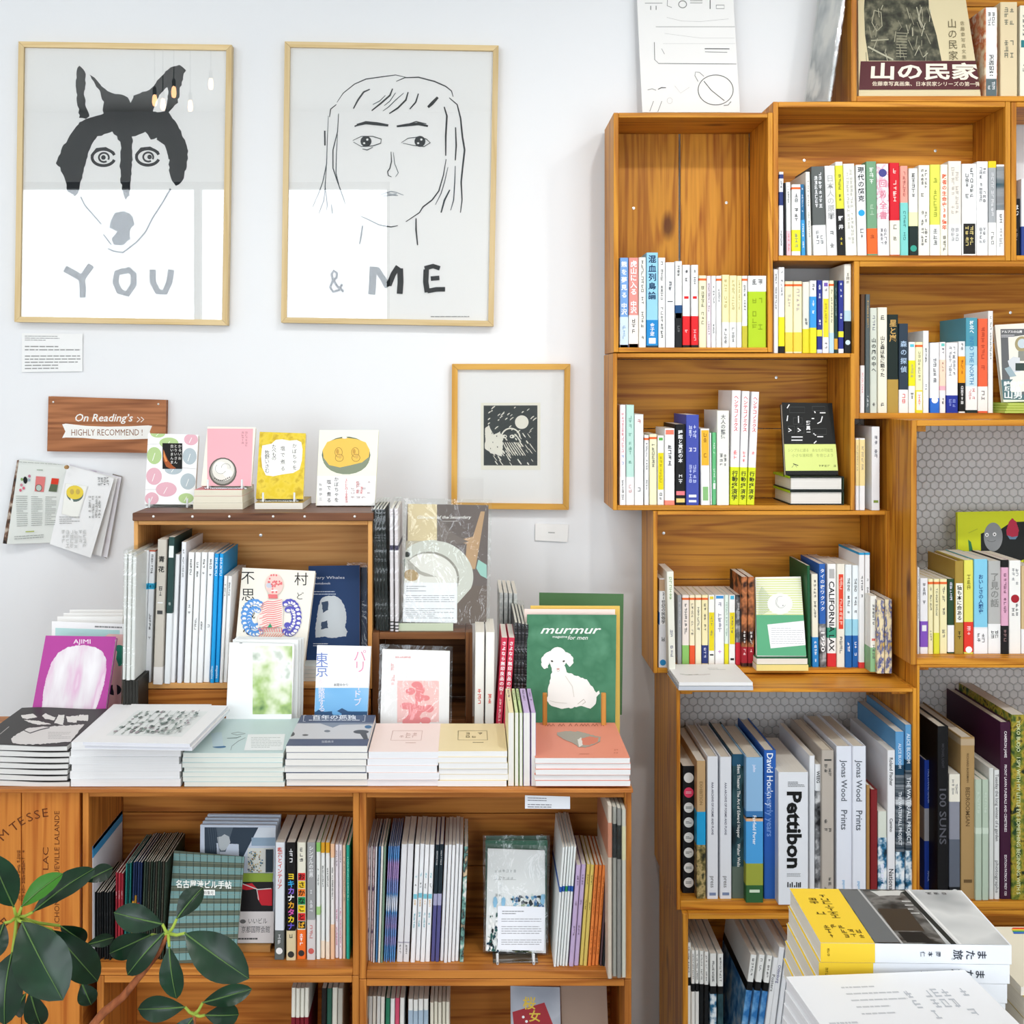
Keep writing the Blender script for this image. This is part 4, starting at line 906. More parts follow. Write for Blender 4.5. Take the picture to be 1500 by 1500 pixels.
row(2.53, (748.3, 2.52), .12, 'in the narrow gap beside the crate', 'books in the narrow gap', [
 (1253.4, 1258.8, 642, 'thin white spine with pale yellow upper part', 'f2f2f2', 'b.02-.66:f2dd9c m.1-.5:a98', {'dp': .1}),
 (1259.2, 1267.4, 642, 'white spine with pale yellow upper part', 'f2f2f2', 'b.02-.66:f2dd9c m.1-.5:a98', {'dp': .1}),
 (1277, 1289, 625, 'taller white spine beside a dark cover', 'f3f4f6', 'm.05-.4:556 q.88-.91:8aa04a'),
])
cf = 'with CALIFORNIA spine'
b3 = [
 (964.6, 977.5, 847.5, 'white spine with boxed black title and blue disc', 'e9eaee', 'b.01-.14:bb9c7c b.38-.52:3c6cb0 o.14-.52:f4f4f4 t.15-.51:1b1b1b:21世紀の民俗学 m.6-.75:555 c.91-.98:2c8cc8', {'D': 2.53, 'lean': 1}),
 (979.5, 990, 837.4, 'leaning cream spine with green flecks', 'efeee0', 'm.05-.3:8fae70 m.5-.9:889', {'D': 2.50, 'lean': -3}),
 (992.4, 998.8, 871.6, 'slim grey spine', 'a3a6aa', 'm.1-.5:ccc'),
 (999.3, 1009.7, 871.6, 'pinkish spine with orange mark and green foot', 'f2e6de', OG+' b.72-1:8fc56a m.12-.6:777'),
 (1010.2, 1018, 871.6, 'cream spine with orange mark and red-orange foot', 'f3e8c6', OG+' b.72-1:ea5a32 m.12-.6:777'),
 (1018.5, 1027.6, 871.6, 'all-cream spine with orange mark', 'f3eccc', OG+' m.12-.6:777'),
 (1028.1, 1037.3, 871.6, 'cream spine with orange mark and navy foot', 'f2e6b4', OG+' b.72-.98:2d3a78 m.12-.6:777 m.75-.93:dde'),
 (1037.8, 1047, 871.6, 'white spine with mustard block', 'f2f2ec', 'q.02-.06:e0cc3a o.25-.8:e6d21e m.3-.6:998 q.85-.87:222'),
 (1047.6, 1061, 871.6, 'white spine with blue mark', 'f4f4f4', 'o.01-.05:3a8fcf m.1-.6:889 m.7-.9:c8c'),
 (1061.5, 1067.4, 871.6, 'slim pale green spine with yellow foot', 'e0eee2', 'b.7-1:e6df2a m.1-.6:798'),
 (1068, 1077.2, 871.6, 'white spine with aqua mark and mustard block', 'f2f2f0', 'q.01-.06:4ab4d6 o.25-.7:e6d21e m.3-.6:998 q.9-.93:222'),
 (1077.8, 1085.7, 871.6, 'grey photo spine with red foot', 'bw', 'b.68-1:d83040 m.1-.4:ddd'),
 (1086.4, 1095, 845, 'dark glossy spine with orange figure', 'mag', 'b.78-.96:a01f2c m.6-.76:f0ece8 m.8-.92:fdd', {'D': 2.53}),
 (1095.6, 1105, 845, 'dark glossy spine with orange figure', 'mag', 'b.78-.96:a01f2c m.6-.76:f0ece8 m.8-.92:fdd', {'D': 2.53}),
 (1183.6, 1188.4, 828.5, 'dark green hard cover edge', '1f5a38', 'n', {'D': 2.53, 'lean': -1.5, 'dp': .14}),
 (1190.2, 1199.6, 841, 'cream spine over blue foot', 'f1ecd8', 'b.68-1:2c86cc m.06-.5:777 m.72-.95:fff', {'D': 2.53, 'lean': -1.5}),
 (1201.2, 1210.6, 826, 'blue spine with white title and dark photo foot', '2f64b4', 'b.58-1:bw t.04-.46:f4f6fa:タイの夜ワクワク r.66-.85:fff:1990', {'D': 2.53, 'lean': -1.5, 'dp': .14}),
 (1211.8, 1225, 826, 'white spine with bold CALIFORNIA lettering and red foot', 'f4f3f1', 'b.87-1:d83034 b.62-.72:3c9a7c q.05-.14:b8b8b6 r.17-.85:151515:CALIFORNIA_LAX', {'D': 2.53, 'dp': .145}),
 (1226, 1237.7, 826, 'cream spine with red label', 'f0ebdc', 'q.1-.63:e4472e m.12-.6:f6d0c0 m.7-.9:888', {'D': 2.53}),
 (1238.4, 1248, 827, 'white and pale-blue spine over blue foot', 'edf4f6', 'b.53-.69:9fd4e6 b.69-1:2264ae r.13-.26:222:THE_END m.3-.5:444 m.75-.9:fff', {'D': 2.53}),
 (1248.6, 1258, 828, 'white and pale-blue spine over blue foot', 'edf4f6', 'b.53-.69:9fd4e6 b.69-1:2264ae r.13-.26:222:THE_END m.3-.5:444 m.75-.9:fff', {'D': 2.53}),
 (1258.5, 1266.8, 809.5, 'tall white spine with blue cap', 'f1f2f2', 'b0-.02:2fa0d4 b.95-1:e0403c m.2-.4:555', {'D': 2.52, 'dp': .14}),
 (1267, 1274.6, 809.5, 'tall white spine with blue cap', 'f1f2f2', 'b0-.02:2fa0d4 b.95-1:e0403c m.2-.4:555', {'D': 2.52, 'dp': .14}),
 (1275, 1284.5, 873, 'white spine over pale green foot', 'f2f2ea', 'b.68-1:8fc090 q.56-.59:e07a70', {'D': 2.49}),
 (1285, 1296, 879, 'cream patterned spine with blue strokes', 'ptn', 'n', {'D': 2.475}),
 (1296.5, 1307, 878, 'cream patterned spine with blue strokes', 'ptn', 'n', {'D': 2.475}),
]
row(2.55, (979, 2.52), .115, cf, 'books in the CALIFORNIA crate', b3)
row(2.44, (964.5, 2.40), .13, 'below the yellow-green picture', 'books in the crate with the picture book', [
 (1343.6, 1347, 831, 'very thin white spine with a red dot', 'eeeeee', 'm.1-.6:999'),
 (1348, 1359.5, 847, 'white spine over purple foot', 'f2f1f4', 'b.57-.91:8455c0 q.62-.7:f0eef4 m.06-.4:888'),
 (1360, 1367.2, 848, 'slim cream spine with orange mark', 'f3eab8', OG),
 (1368, 1376.3, 848, 'cream spine with orange mark and yellow-green foot', 'f3eab8', OG+' b.72-1:dfe03a m.12-.5:776'),
 (1376.8, 1387.6, 848, 'wide cream spine with orange mark', 'f2e9b6', OG),
 (1388.2, 1398, 848, 'yellow and dark green spine with white foot', '2c4a30', 'b.62-.98:f2f2f2 m.04-.3:dde', ),
 (1399, 1411.6, 821.6, 'ochre spine with oval white label', 'a78a3a', 'o.24-.66:f4f1e2 t.26-.64:201c14:猫も本に命ある m.7-.9:332810', {'dp': .145, 'hard': True}),
 (1412.2, 1426, 820.4, 'yellow spine over red band', 'e6df60', 'b.66-.98:e2392c m.15-.35:8a8430 m.7-.85:fcc c.94-.97:fff', {'dp': .145}),
 (1426.7, 1447, 819, 'light blue spine with brushed navy title', '86cce6', 'b.74-1:f4f4f4 b.72-.74:eee t.16-.58:24508a:おいしさの人類史 m.78-.9:999', {'dp': .145}),
 (1447.6, 1466.3, 821.6, 'grey spine with white foot', 'b6b6b2', 'b.68-1:f3f3f1 t.13-.5:8a8a86:了見の話 m.74-.88:444', {'dp': .145}),
 (1466.8, 1477.6, 820, 'pink spine between black cap and foot', 'e0a9c2', 'b0-.08:141414 b.7-1:171717 m.14-.6:6a3a50 m.74-.9:977', {'dp': .145}),
 (1478.2, 1495.6, 821, 'white spine with dark red dot', 'f4f2ec', 'c.39-.43:a8202c m.08-.3:aaa m.46-.6:999', {'dp': .145}),
 (1496.2, 1516, 829, 'tan spine with white foot at the picture edge', 'd3b98a', 'b.72-1:f2f2f2', {'dp': .145}),
])
W9 = 'in the art-book crate'
row(2.41, (1320, 2.40), .235, W9, 'art books in the open-backed crate', [
 (999.5, 1019, 1122, 'black spine with a column of white discs, one pink', '141416', 'n c.08-.105:fff', {'D': 2.435}),
 (1020.5, 1033.7, 1114.5, 'tan spine with cyan block and camouflage foot', 'c4a274', 'b.37-.61:1e9fd6 b.61-1:camo r.15-.32:8f7448:EXHIBITION'),
 (1035.8, 1052, 1108, 'tall white spine with faint grey line', 'e6e9ee', 'r.18-.55:667:AAA_ARCHIVE_OF_FORMS_AND_PLANS r.84-.92:888:press q.955-.975:7c8cae', {'hard': True}),
 (1054.5, 1071.7, 1108.7, 'tall white spine with faint grey line', 'e6e9ee', 'r.18-.55:667:AAA_ARCHIVE_OF_FORMS_AND_PLANS r.84-.92:888:press q.955-.975:7c8cae', {'hard': True}),
 (1072.5, 1092, 1105, 'dark teal spine with white lettering', 'dark', 'b.78-1:5c6a5e b0-.08:20506a r.07-.58:f0f0ea:Silent_Theater:_The_Art_of_Edward_Hopper r.62-.78:f0f0ea:Walter_Wells', {'hard': True}),
 (1092.6, 1118, 1109.5, 'blue sky spine with orange horizon and green foot', '8db8dd', 'b.37-.42:3a76ae b.41-.44:e0b088 b.44-.73:4a9fdc b.73-.88:9aa23c b.88-1:2f5f34 r.4-.6:f4f8fa:Fairfield_Porter r.05-.1:eef:john q.91-.93:cfe0c8', {'hard': True, 'D': 2.395}),
 (1119, 1137, 1099, 'bright blue spine with handwritten white name', '2a5fb0', 'r.02-.38:f2f6fa:David_Hockney r.24-.58:7ba0d8:my_early_years', {'hard': True}),
 (1140, 1184.2, 1131, 'very thick white spine with bold black name', 'e4e7ec', 'n', {'D': 2.385}),
 (1185.6, 1193.8, 1107, 'white cover edge behind the thick white book', 'e9ebee', 'n', {'D': 2.42}),
 (1194.2, 1203, 1119.6, 'black and white photo spine', 'eceef0', 'b.2-.93:bw r.05-.14:111:WEEG', {'D': 2.42}),
 (1203.6, 1221.7, 1099, 'beige-grey spine with small dark blocks', 'b8afa4', 'q.06-.07:333 m.09-.18:444 m.46-.56:444 m.85-.95:444', {'hard': True}),
 (1225, 1248.4, 1093, 'thick white spine reading Prints', 'e3e7f0', 'r.09-.36:5f646c:Jonas_Wood r.42-.55:5f646c:Prints r.88-.96:8fc0e4:gagosian', {'hard': True}),
 (1248.8, 1268.8, 1093, 'thick white spine reading Prints', 'e3e7f0', 'r.09-.36:5f646c:Jonas_Wood r.42-.55:5f646c:Prints r.88-.96:8fc0e4:gagosian', {'hard': True}),
 (1269.4, 1274.4, 1150, 'thin tan spine', 'a8804c', 'n'),
 (1275, 1285.6, 1156.8, 'dark red spine', '7e1f22', 'n', {'hard': True}),
 (1286.2, 1299, 1188.5, 'short spine with icy blue photo', 'd7dccf', 'b.3-1:sea m.6-.9:eef'),
 (1299.8, 1311.4, 1099, 'slim white spine with a deep blue cover', 'e8e8ea', 'r.05-.24:444:Roland_Fischer r.46-.55:444:Camino r.8-.95:444:National'),
 (1312.6, 1325.6, 1071.8, 'blue and grey spine with splashing water', '5f9ccc', 'b.2-.26:1a3f58 b.26-.72:pent b.72-1:sea r.07-.22:dfeaf4:ALICE_BLOOM r.36-.68:e8eef2:THE_WATERFALL_PROJECT', {'lean': -1}),
 (1327, 1336.5, 1061.6, 'blue and grey spine with splashing water', '5f9ccc', 'b.2-.26:1a3f58 b.26-.72:pent b.72-1:sea r.05-.22:dfeaf4:ALICE_BLOOM r.3-.68:e8eef2:THE_WATERFALL_PROJECT', {'lean': -1}),
], hard=False)
for o in COL.objects:
    lb = o.get('label', '')
    if lb.startswith('black spine with a column'):
        d0 = o.location.y; w = 19.5*d0/F-.0007; h = Z(1122, d0)-o.location.z
        k = Ink(lambda u, v: Vector((u*w, 0, v*h)), (0, -1, 0), 7e-4).frame(232, 640, 312, 1380)
        for i, yy in enumerate((708, 794, 882, 968, 1056, 1144, 1232, 1318)):
            k.ell(270, yy, 30, 30, 'e8436a' if i == 1 else 'e9ebe8')
            if i not in (0,): k.lines(252, yy-8, 288, yy+8, 2, 'f6c8d4' if i == 1 else '55605a', .5)
        k.build('printed_discs', o)
    if lb.startswith('very thick white spine'):
        d0 = o.location.y; w = 44.2*d0/F-.0007; h = Z(1131, d0)-o.location.z
        k = Ink(lambda u, v: Vector((u*w, 0, v*h)), (0, -1, 0), 7e-4).frame(790, 675, 965, 1435)
        k.txt('Pettibon', 843, 786, 84, '101010', wid=440, rot=-math.pi/2, bold=.035)
        k.lines(845, 727, 945, 760, 4, '777777', .4); k.lines(840, 1252, 920, 1275, 3, '888888', .3)
        for x, a in ((845, 30), (858, 22), (870, 30), (884, 12), (896, 30), (908, 26), (918, 30)): k.rect(x-3, 1335-a, x+4, 1335, '222222')
        k.build('printed_name', o)
row(2.41, (1321, 2.40), .235, 'in the crate with 100 SUNS', 'art books beside 100 SUNS', [
 (1354, 1367.4, 1113.7, 'royal blue spine with grey waistband', '2142a4', 'b.37-.62:a9abb2 r.07-.33:9fb4e8:PAUL_STRAND_READER r.85-.93:9fb4e8:MACK', {'D': 2.455, 'hard': True}),
 (1373, 1389.6, 1064, 'tall matt black spine reading 100 SUNS', '0c0c0e', 'r.1-.24:3d3d42:MICHAEL_LIGHT r.36-.68:55555c:100_SUNS', {'hard': True, 'dp': .27}),
 (1390.5, 1406.4, 1134, 'cream over grey-violet spine, black round sign at foot', '8b8d98', 'b0-.22:e9e4d4 b.52-.9:5e6470 b.9-1:111418 m.04-.18:aaa c.93-.965:d8d8d8', {'dp': .2}),
 (1407.3, 1428, 1080, 'tan cloth spine with fine dark title', 'ac8c5c', 'b.01-.05:b8a284 r.1-.28:6a5232:RICHARD_BOREMAN r.31-.55:6a5232:BEDROOMSAN q.88-.9:6a5232', {'hard': True, 'dp': .27}),
 (1428.8, 1438.4, 1142, 'pale green spine', 'b8c8b4', 'b.4-.45:cfdccb m.1-.3:cdd9ca', {'dp': .2}),
 (1439, 1448.4, 1142, 'pale green spine', 'b8c8b4', 'b.4-.45:cfdccb m.1-.3:cdd9ca', {'dp': .2}),
 (1449, 1456, 1125, 'plain off-white spine edge', 'd9dbd6', 'n', {'dp': .22}),
 (1456.6, 1464.4, 1128, 'thin white spine with tiny grey title', 'dfe0de', 'r.03-.55:777:Tuesday_the_long_winter_of_a_garden r.7-.95:888:photographs', {'dp': .22}),
 (1465, 1481, 1058, 'maroon spine with white capitals', '3c1430', 'r.05-.2:f0e8ec:CAMERON_JAMIE r.24-.62:f0e8ec:FRONT_LAWN_FUNERALS_AND_CEMETERIES r.75-.98:f0e8ec:EDITION_PATRICK_FREY_150', {'hard': True, 'dp': .27}),
 (1481.8, 1502, 1047, 'mossy green spine with pale capitals', 'moss', 'r.03-.2:dfe6b0:YOKO_BUDJO r.23-.97:dfe6b0:I_SPY_WITH_MY_LITTLE_EYE_SOMETHING_BEGINNING_WITH_S', {'dp': .26}),
])
# lowest art crate
wb = 'white spine with black label'
J = []
for i, (a, b, t) in enumerate(((1002, 1005.6, 1380), (1006, 1012, 1381), (1012.6, 1018, 1392), (1018.6, 1023.8, 1392), (1024.6, 1031, 1393), (1031.6, 1038, 1394), (1040, 1049.6, 1396.7), (1051.3, 1059.6, 1397))):
    lo_ = ('f0f1ec', 'f0f1ec', 'e8e9e4', 'e8e9e4', '0f1214', '101316', 'sea', 'dark')[i]
    J.append((a, b, t, wb, 'eceeea', f'b.19-.235:0e0f10 b.235-1:{lo_} b.43-.45:8aa8d8 m.02-.17:888' if i > 5 else f'b.19-.235:0e0f10 b.235-1:{lo_} m.02-.17:888', {'lean': 0}))
for i, (a, b, t) in enumerate(((1046, 1056, 1397), (1058, 1068, 1397), (1070, 1079, 1398))):
    J.append((a+4, b+3.3, t, 'leaning white spine with blue photo foot', 'eceeea', 'b.16-.21:0e0f10 b.21-1:sky m.02-.14:888', {'lean': 33}))
J = J[:8]+[(x[0]+17, x[1]+17)+x[2:] for x in J[8:]]
J += [(1100.5, 1107.6, 1401, 'leaning plain white spine', 'e9ebec', 'r.1-.2:777:Posters', {'lean': 33}), (1108.6, 1117, 1386, 'leaning plain white spine', 'e6e8ea', 'r.1-.2:779:Oldenburg', {'lean': 33}),
      (1118, 1125, 1392, 'leaning plain white spine', 'e3e5e8', 'n', {'lean': 33}), (1126, 1134, 1392, 'leaning plain white spine', 'e3e5e8', 'n', {'lean': 33})]
row(2.41, (1660, 2.385), .22, 'in the lowest crate', 'magazines in the lowest art crate', J)
# small raised crate
mw = 'white grey-titled spine'
A_ = [
 (203.2, 211, 806, 'cyan-blocked white spine nearest the clear sleeves', 'f2f3f5', 'b.25-.295:35b4dc  m.03-.2:555 m.45-.6:666'),
 (212, 221, 806, 'cyan-blocked white spine touching the beige-grey one', 'f2f3f5', 'b.25-.295:35b4dc b.0-.01:c85a3c m.03-.2:555 m.45-.7:777'),
 (224, 237.5, 790.4, 'beige-grey spine with brushed black characters', 'c9c2b6', 'b.88-1:e4e0dc t.1-.24:1c1c1a:青花 m.32-.42:444 q.432-.44:eee q.49-.515:444 m.92-.96:444', {'D': 2.26}),
 (240.3, 249, 786.7, 'white spine with dark green upper half', 'eceff0', 'b.0-.52:2b4744 o.06-.14:e6eae6 m.4-.5:c8d4d0', {'D': 2.265}),
 (249.8, 256.2, 812, 'slim blank white spine', 'f3f3f3', 'n'),
 (259, 266, 794, 'taller slim white spine', 'edeef2', 'm.05-.25:aaa'),
 (269, 277.8, 809, mw, 'f4f4f2', 'm.05-.2:777 m.4-.5:999'), (279, 287.3, 809, mw, 'f4f4f2', 'm.05-.2:777 m.5-.6:999'),
 (288.2, 296.6, 809, mw, 'f4f4f2', 'm.05-.2:777 m.5-.6:999'), (297.7, 307, 809, mw, 'f4f4f2', 'm.05-.2:777 m.5-.6:999'),
 (307.5, 313.6, 811, 'bright blue spine', '1c9fe2', 'r.03-.17:e8f6fc:SHUKYU r.87-.97:cfe8f6:magazine'), (314.4, 320.6, 811, 'bright blue spine', '1c9fe2', 'r.03-.17:e8f6fc:SHUKYU r.87-.97:cfe8f6:magazine'),
 (321.2, 326.2, 843.6, 'short slim white spine', 'f2f2f0', 'm.06-.2:777'), (326.8, 333, 843.6, 'short slim white spine', 'f2f2f0', 'm.06-.2:777'),
]
row(2.275, (1001, 2.27), .145, 'in the small raised crate', 'magazines in the small raised crate', A_, lean=7, side='the cork pin')
def lastlab(s):
    return [o for o in COL.objects if o.get('label', '').startswith(s)]
for lb, n_ in (('cyan-blocked white spine nearest', '41'), ('cyan-blocked white spine touching', '43')):
    o = lastlab(lb)[0]; d0 = o.location.y; w = 9.2*d0/F; h = Z(806, d0)-o.location.z
    k = Ink(lambda u, v: Vector((u*w, 0, v*h)), (0, -1, 0), 5e-4).frame(0, 0, 1, 1); k.txt(n_, .5, .285, .028, '153a5a', wid=.7, anchor='c'); k.build('printed_number', o)
# sleeves of white magazines standing on a dark foot in front of the raised crate
r = thing('riser_block', 'small dark ribbed block under the sleeved white magazines', 'block', (X(190, 2.2), 2.2, Z(1152, CD)))
for i in range(5): box('rib', X(180+i*4.6, 2.2)-r.location.x, X(184+i*4.6, 2.2)-r.location.x, 0, .14, 0, Z(996, 2.2)-r.location.z-.001, M('2d2c28', .5), r)
for i, (a, b, t) in enumerate(((179, 184, 812), (184.6, 190.5, 811), (191, 197, 815))):
    book(a, b, t, 0, 2.2, .15, ('outermost', 'middle', 'innermost')[i]+' sleeved white magazine beside the small raised crate', 'ededea', 's! n', 3, 'sleeved white magazines', 'magazine', 'magazine', zb=Z(996, 2.2))

# beside the lamb cover: standing books
z0c = cz1-.0002
row(2.2, (1152, CD), .13, 'by the dark crate', 'books between the dark crate and the lamb cover', [
 (694.6, 708.4, 926, 'wide white spine with small red title', 'f3f3ec', 'm.5-.66:e05a4a', {'lean': 1.5}), (710, 723.5, 926, 'wide white spine with small red title', 'f3f3ec', 'm.5-.66:e05a4a', {'lean': 1.5}),
 (724.5, 733.8, 934, 'leaning crimson spine with white title', 'd13a54', 't.03-.5:fff:さよなら無印良品の街 m.5-.9:fdd', {'lean': 10}), (735, 744.4, 934, 'leaning crimson spine with white title', 'd13a54', 't.03-.5:fff:さよなら無印良品の街 m.5-.9:fdd', {'lean': 10}),
])
for i in range(4):
    a = 751+i*5.2; book(a, a+4.6, 912+i, 0, 2.22, .2, f'{ORD[i]} grey striped sleeved magazine beside the lamb cover, counting from the crimson spines', 'stripe', 's! n', 3, 'striped sleeved magazines', 'magazine', 'magazine', zb=z0c)
for i in range(4):
    a = 731+i*7; book(a, a+6.2, 868+i*.5, 0, 2.42, .16, f'{ORD[i]} pale patterned magazine behind the striped ones, counting from the crimson spines', MN(['e9e9e6', 'd5d7d4', 'c2c6c4'], 120), 'n', 0, 'pale patterned magazines', 'magazine', 'magazine', zb=z0c)

# sleeved magazines standing on the small dark-interior crate
zt = Z(926.5, AD)+.0004
for i in range(4):
    a = 551+i*4.8; book(a, a+4.4, 746, 0, 2.285, .15, f'{ORD[i]} black sleeved magazine above the dark-interior crate, counting from the raised crate', '18201f', 's! n', -6, 'black sleeved magazines', 'magazine', 'magazine', zb=zt)
for i in range(2):
    a = 571.5+i*7; book(a, a+5.6, 745, 0, 2.28, .15, f'{ORD[i]} white sleeved magazine with dark stripes, counting from the black sleeved ones', 'e6dfe2', 's! n b.3-.34:3b3550 b.92-.93:222 b.95-.96:222 b.975-.985:222', -1, 'white sleeved magazines', 'magazine', 'magazine', zb=zt)

# counter crate behind the plant
CF = (1418, 1.97)
def strip(cat, x0, x1, yt, n, desc, cols, D=2.0, dp=.13, lean=0, fl=CF, grp='', spec='n', where='', side='the plant', sp=None):
    w = (x1-x0)/n
    for i in range(n):
        lab = f'{ORD[i] if n > 1 else ""} {desc} {where}'.strip()+(f', counting from {side}' if n > 1 else '')
        book(x0+i*w, x0+(i+1)*w-.3, yt+random.uniform(-1, 1), 0, D, dp, lab, cols[i % len(cols)], sp[i % len(sp)] if sp else spec, lean, grp, cat, cat, zb=Z(*fl))
book(124, 136.4, 1240, 0, 1.985, .17, 'white spine with blue cap and brushed title, half hidden by plant leaves', 'e9ecf2', 'b0-.1:3f9fd8 b0-.03:eef t.2-.5:1a1a1a:いえの本 m.55-.8:555', 0, None, 'book', 'book', zb=Z(*CF))
strip('booklet', 137.5, 166.5, 1306.8, 8, 'thin black booklet', ['17191a', '1d2022'], grp='thin black booklets', where='behind the leaves', sp=['m.3-.35:555 m.5-.54:444'])
strip('booklet', 168, 180, 1278.8, 3, 'thin dark red booklet', ['8f2430', 'a02a34'], grp='dark red booklets', where='behind the leaves', sp=['m.2-.3:e8c8c8'], lean=1)
strip('booklet', 181, 190, 1265, 3, 'thin teal booklet', ['1f6f68', '123c3a'], grp='teal booklets', where='beside the red ones', lean=3)
strip('booklet', 191, 205, 1263, 4, 'thin navy booklet with coloured blocks', ['1d2c4e'], grp='navy booklets', where='beside the teal ones', lean=4,
      sp=['n b.4-.75:c08a2c', 'n b.35-.72:b8862c', 'n b.42-.8:c02c34', 'n'])
strip('booklet', 206, 240, 1262, 10, 'thin dark green booklet', ['2d3a2e', '252f28', '39352c'], grp='dark green booklets', where='behind the leaves', lean=5, sp=['m.3-.5:69745e', 'n'])
row(2.0, CF, .13, 'in the counter crate', 'books at the end of the counter crate', [
 (402, 416, 1234, 'white spine with red katakana title and dark foot', 'dfe2e6', 'b.75-1:5f6461 t.04-.4:d0584c:喫茶とインテリア c.9-.95:e8e8e6 m.78-.88:ccc', {'lean': 1.5}),
 (419.4, 433.2, 1234, 'black spine with multicoloured katakana', '141212', 'b.75-1:d9c8a0 m.04-.2:eee c.93-.97:333 m.77-.9:444', {}),
 (435, 448, 1234, 'cream spine with seven coloured kana tiles', 'ece7d4', 'b.75-1:f0702a m.04-.2:777 c.93-.97:333 m.77-.9:fff', {}),
 (449.6, 462, 1234, 'mid-grey spine with white kana', '9c9c9c', 't.03-.3:eee:シンブルの世界 m.4-.6:ddd b.66-1:d6d0ce m.7-.85:c66 c.9-.95:c8605a', {}),
 (463.2, 469.4, 1234, 'white spine with green cap', 'edf0ec', 'b0-.08:8dc46a b.55-.62:a6cf86 m.2-.4:888'),
 (470, 476, 1234, 'white spine with amber cap', 'eeeeea', 'b0-.09:e0a42c m.2-.4:777 b.85-1:f4e2cc', ), (477, 483, 1234, 'white spine with amber cap', 'eeeeea', 'b0-.09:e0a42c m.2-.4:777 b.85-1:f4e2cc'),
 (484.2, 490, 1236, 'peach-topped white spine', 'f0ece8', 'b0-.12:f2c39c b.7-1:f3c6a2 m.2-.5:888'),
 (490.8, 496, 1237, 'white spine with magenta scribbles', 'f2e9ee', 'm.05-.2:434 m.55-.9:c0487c'), (496.4, 501.4, 1237, 'white spine with magenta scribbles', 'f2e9ee', 'm.05-.2:434 m.55-.9:c0487c'),
 (502, 506.4, 1238, 'slim peach spine', 'f0cfb4', 'm.1-.5:876'), (507.2, 512.6, 1238, 'slim turquoise spine', '2fb8a0', 'm.1-.5:bfe'),
], side='the plant')
for lb, chs, cols in (('black spine with multi', 'ヨキカナカタカナ', ['f0d030', '36a8e0', '8c6ad8', 'f4f4f4', 'e8a82c', 'd85ab0', 'f0d030', '6a58c8']), ('cream spine with seven', 'おさかなことば', None)):
    o = lastlab(lb)[0]; d0 = o.location.y; w = 13.4*d0/F; h = Z(1234, d0)-o.location.z
    k = Ink(lambda u, v: Vector((u*w, 0, v*h)), (0, -1, 0), 5e-4).frame(0, 0, 13.4, 170)
    tile = ['d92a2a', 'f0c92c', 'f07a22', '1f8a4a', 'f2d01e', 'd92a2a', '1d1d1d']
    for i, ch in enumerate(chs):
        y = 44+i*(82/len(chs)); s_ = 82/len(chs)
        if cols: k.vert(ch, 6.7, y, y+s_, 10.5, cols[i], .03)
        else: k.rect(1.4, y+.5, 12, y+s_-.5, tile[i]); k.vert(ch, 6.7, y, y+s_, 9.5, '151515' if i != 6 else 'f0b02c', .03)
    k.build('printed_kana', o)
# counter crate with the sleeved booklet
DF = (1422, 1.97); wd = 'in the counter crate'
strip('booklet', 530, 549, 1240, 6, 'thin booklet with violet dots', ['dots', 'e4e6ea'], lean=4, fl=DF, grp='violet dotted booklets', where='by the crate divider', side='the divider')
strip('booklet', 549.6, 561, 1240, 3, 'thin blue-edged booklet', ['4a7fb0', 'ebe9e2', '7f9c86'], lean=5, fl=DF, grp='blue-edged booklets', where='beside the violet dotted ones', side='the divider')
strip('booklet', 562, 579, 1239, 6, 'thin booklet with dye bands', ['wash'], lean=7, fl=DF, grp='dye-banded booklets', where=wd, side='the divider')
strip('book', 581, 599.5, 1237, 2, 'pale grey spine with boxed foot', ['e2e1e3'], lean=7, fl=DF, grp='pale grey spines', where=wd, side='the divider', sp=['m.85-.95:999 b.83-.84:a8a6b4'])
strip('book', 601, 630, 1237, 4, 'white spine with turquoise kana', ['f2f2f3'], lean=7, fl=DF, grp='turquoise kana spines', where=wd, side='the divider', sp=['o.42-.46:7cc4d4 m.24-.3:7cc4cc m.33-.38:333 m.47-.54:e0b060 m.58-.72:4aaab8'])
strip('book', 631, 643.5, 1237, 2, 'white spine painted dark and violet', ['57568a'], lean=7, fl=DF, grp='dark and violet spines', where=wd, side='the divider', sp=['b0-.42:1e2c34 b.42-.52:a7a6c4 m.05-.18:ccc'])
strip('book', 644.5, 672, 1237, 5, 'blank white spine', ['f1f1f2'], lean=7, fl=DF, grp='blank white spines', where=wd, side='the divider')
strip('book', 673, 679.5, 1240, 1, 'white book with a dark blotted cover edge', ['art'], lean=7, fl=DF, grp=None, where='ending the row of blank spines')
strip('magazine', 811, 832, 1240, 5, 'white magazine with coloured chip', ['eaeeec'], lean=13, fl=DF, D=1.985, dp=.16, grp='white magazines with chips', where=wd, side='the sleeved booklet', sp=['n b.33-.375:2a5aa8', 'n b.33-.375:2a5aa8', 'n b.33-.375:2f9460'])
strip('booklet', 833.4, 848, 1266.7, 2, 'lilac spine', ['c4aed2'], lean=11, fl=DF, D=1.985, grp='lilac spines', where=wd, side='the sleeved booklet', sp=['m.1-.2:545 m.35-.42:545 m.6-.7:545'])
strip('booklet', 848.8, 860.4, 1266.7, 2, 'mustard yellow spine', ['dcc468'], lean=11, fl=DF, D=1.985, grp='mustard spines', where=wd, side='the sleeved booklet', sp=['m.1-.2:653 m.35-.45:653'])
strip('booklet', 861, 877.4, 1266.7, 3, 'orange spine', ['ec8a44'], lean=11, fl=DF, D=1.985, grp='orange spines', where=wd, side='the sleeved booklet', sp=['m.1-.5:a4501c m.6-.9:a4501c'])
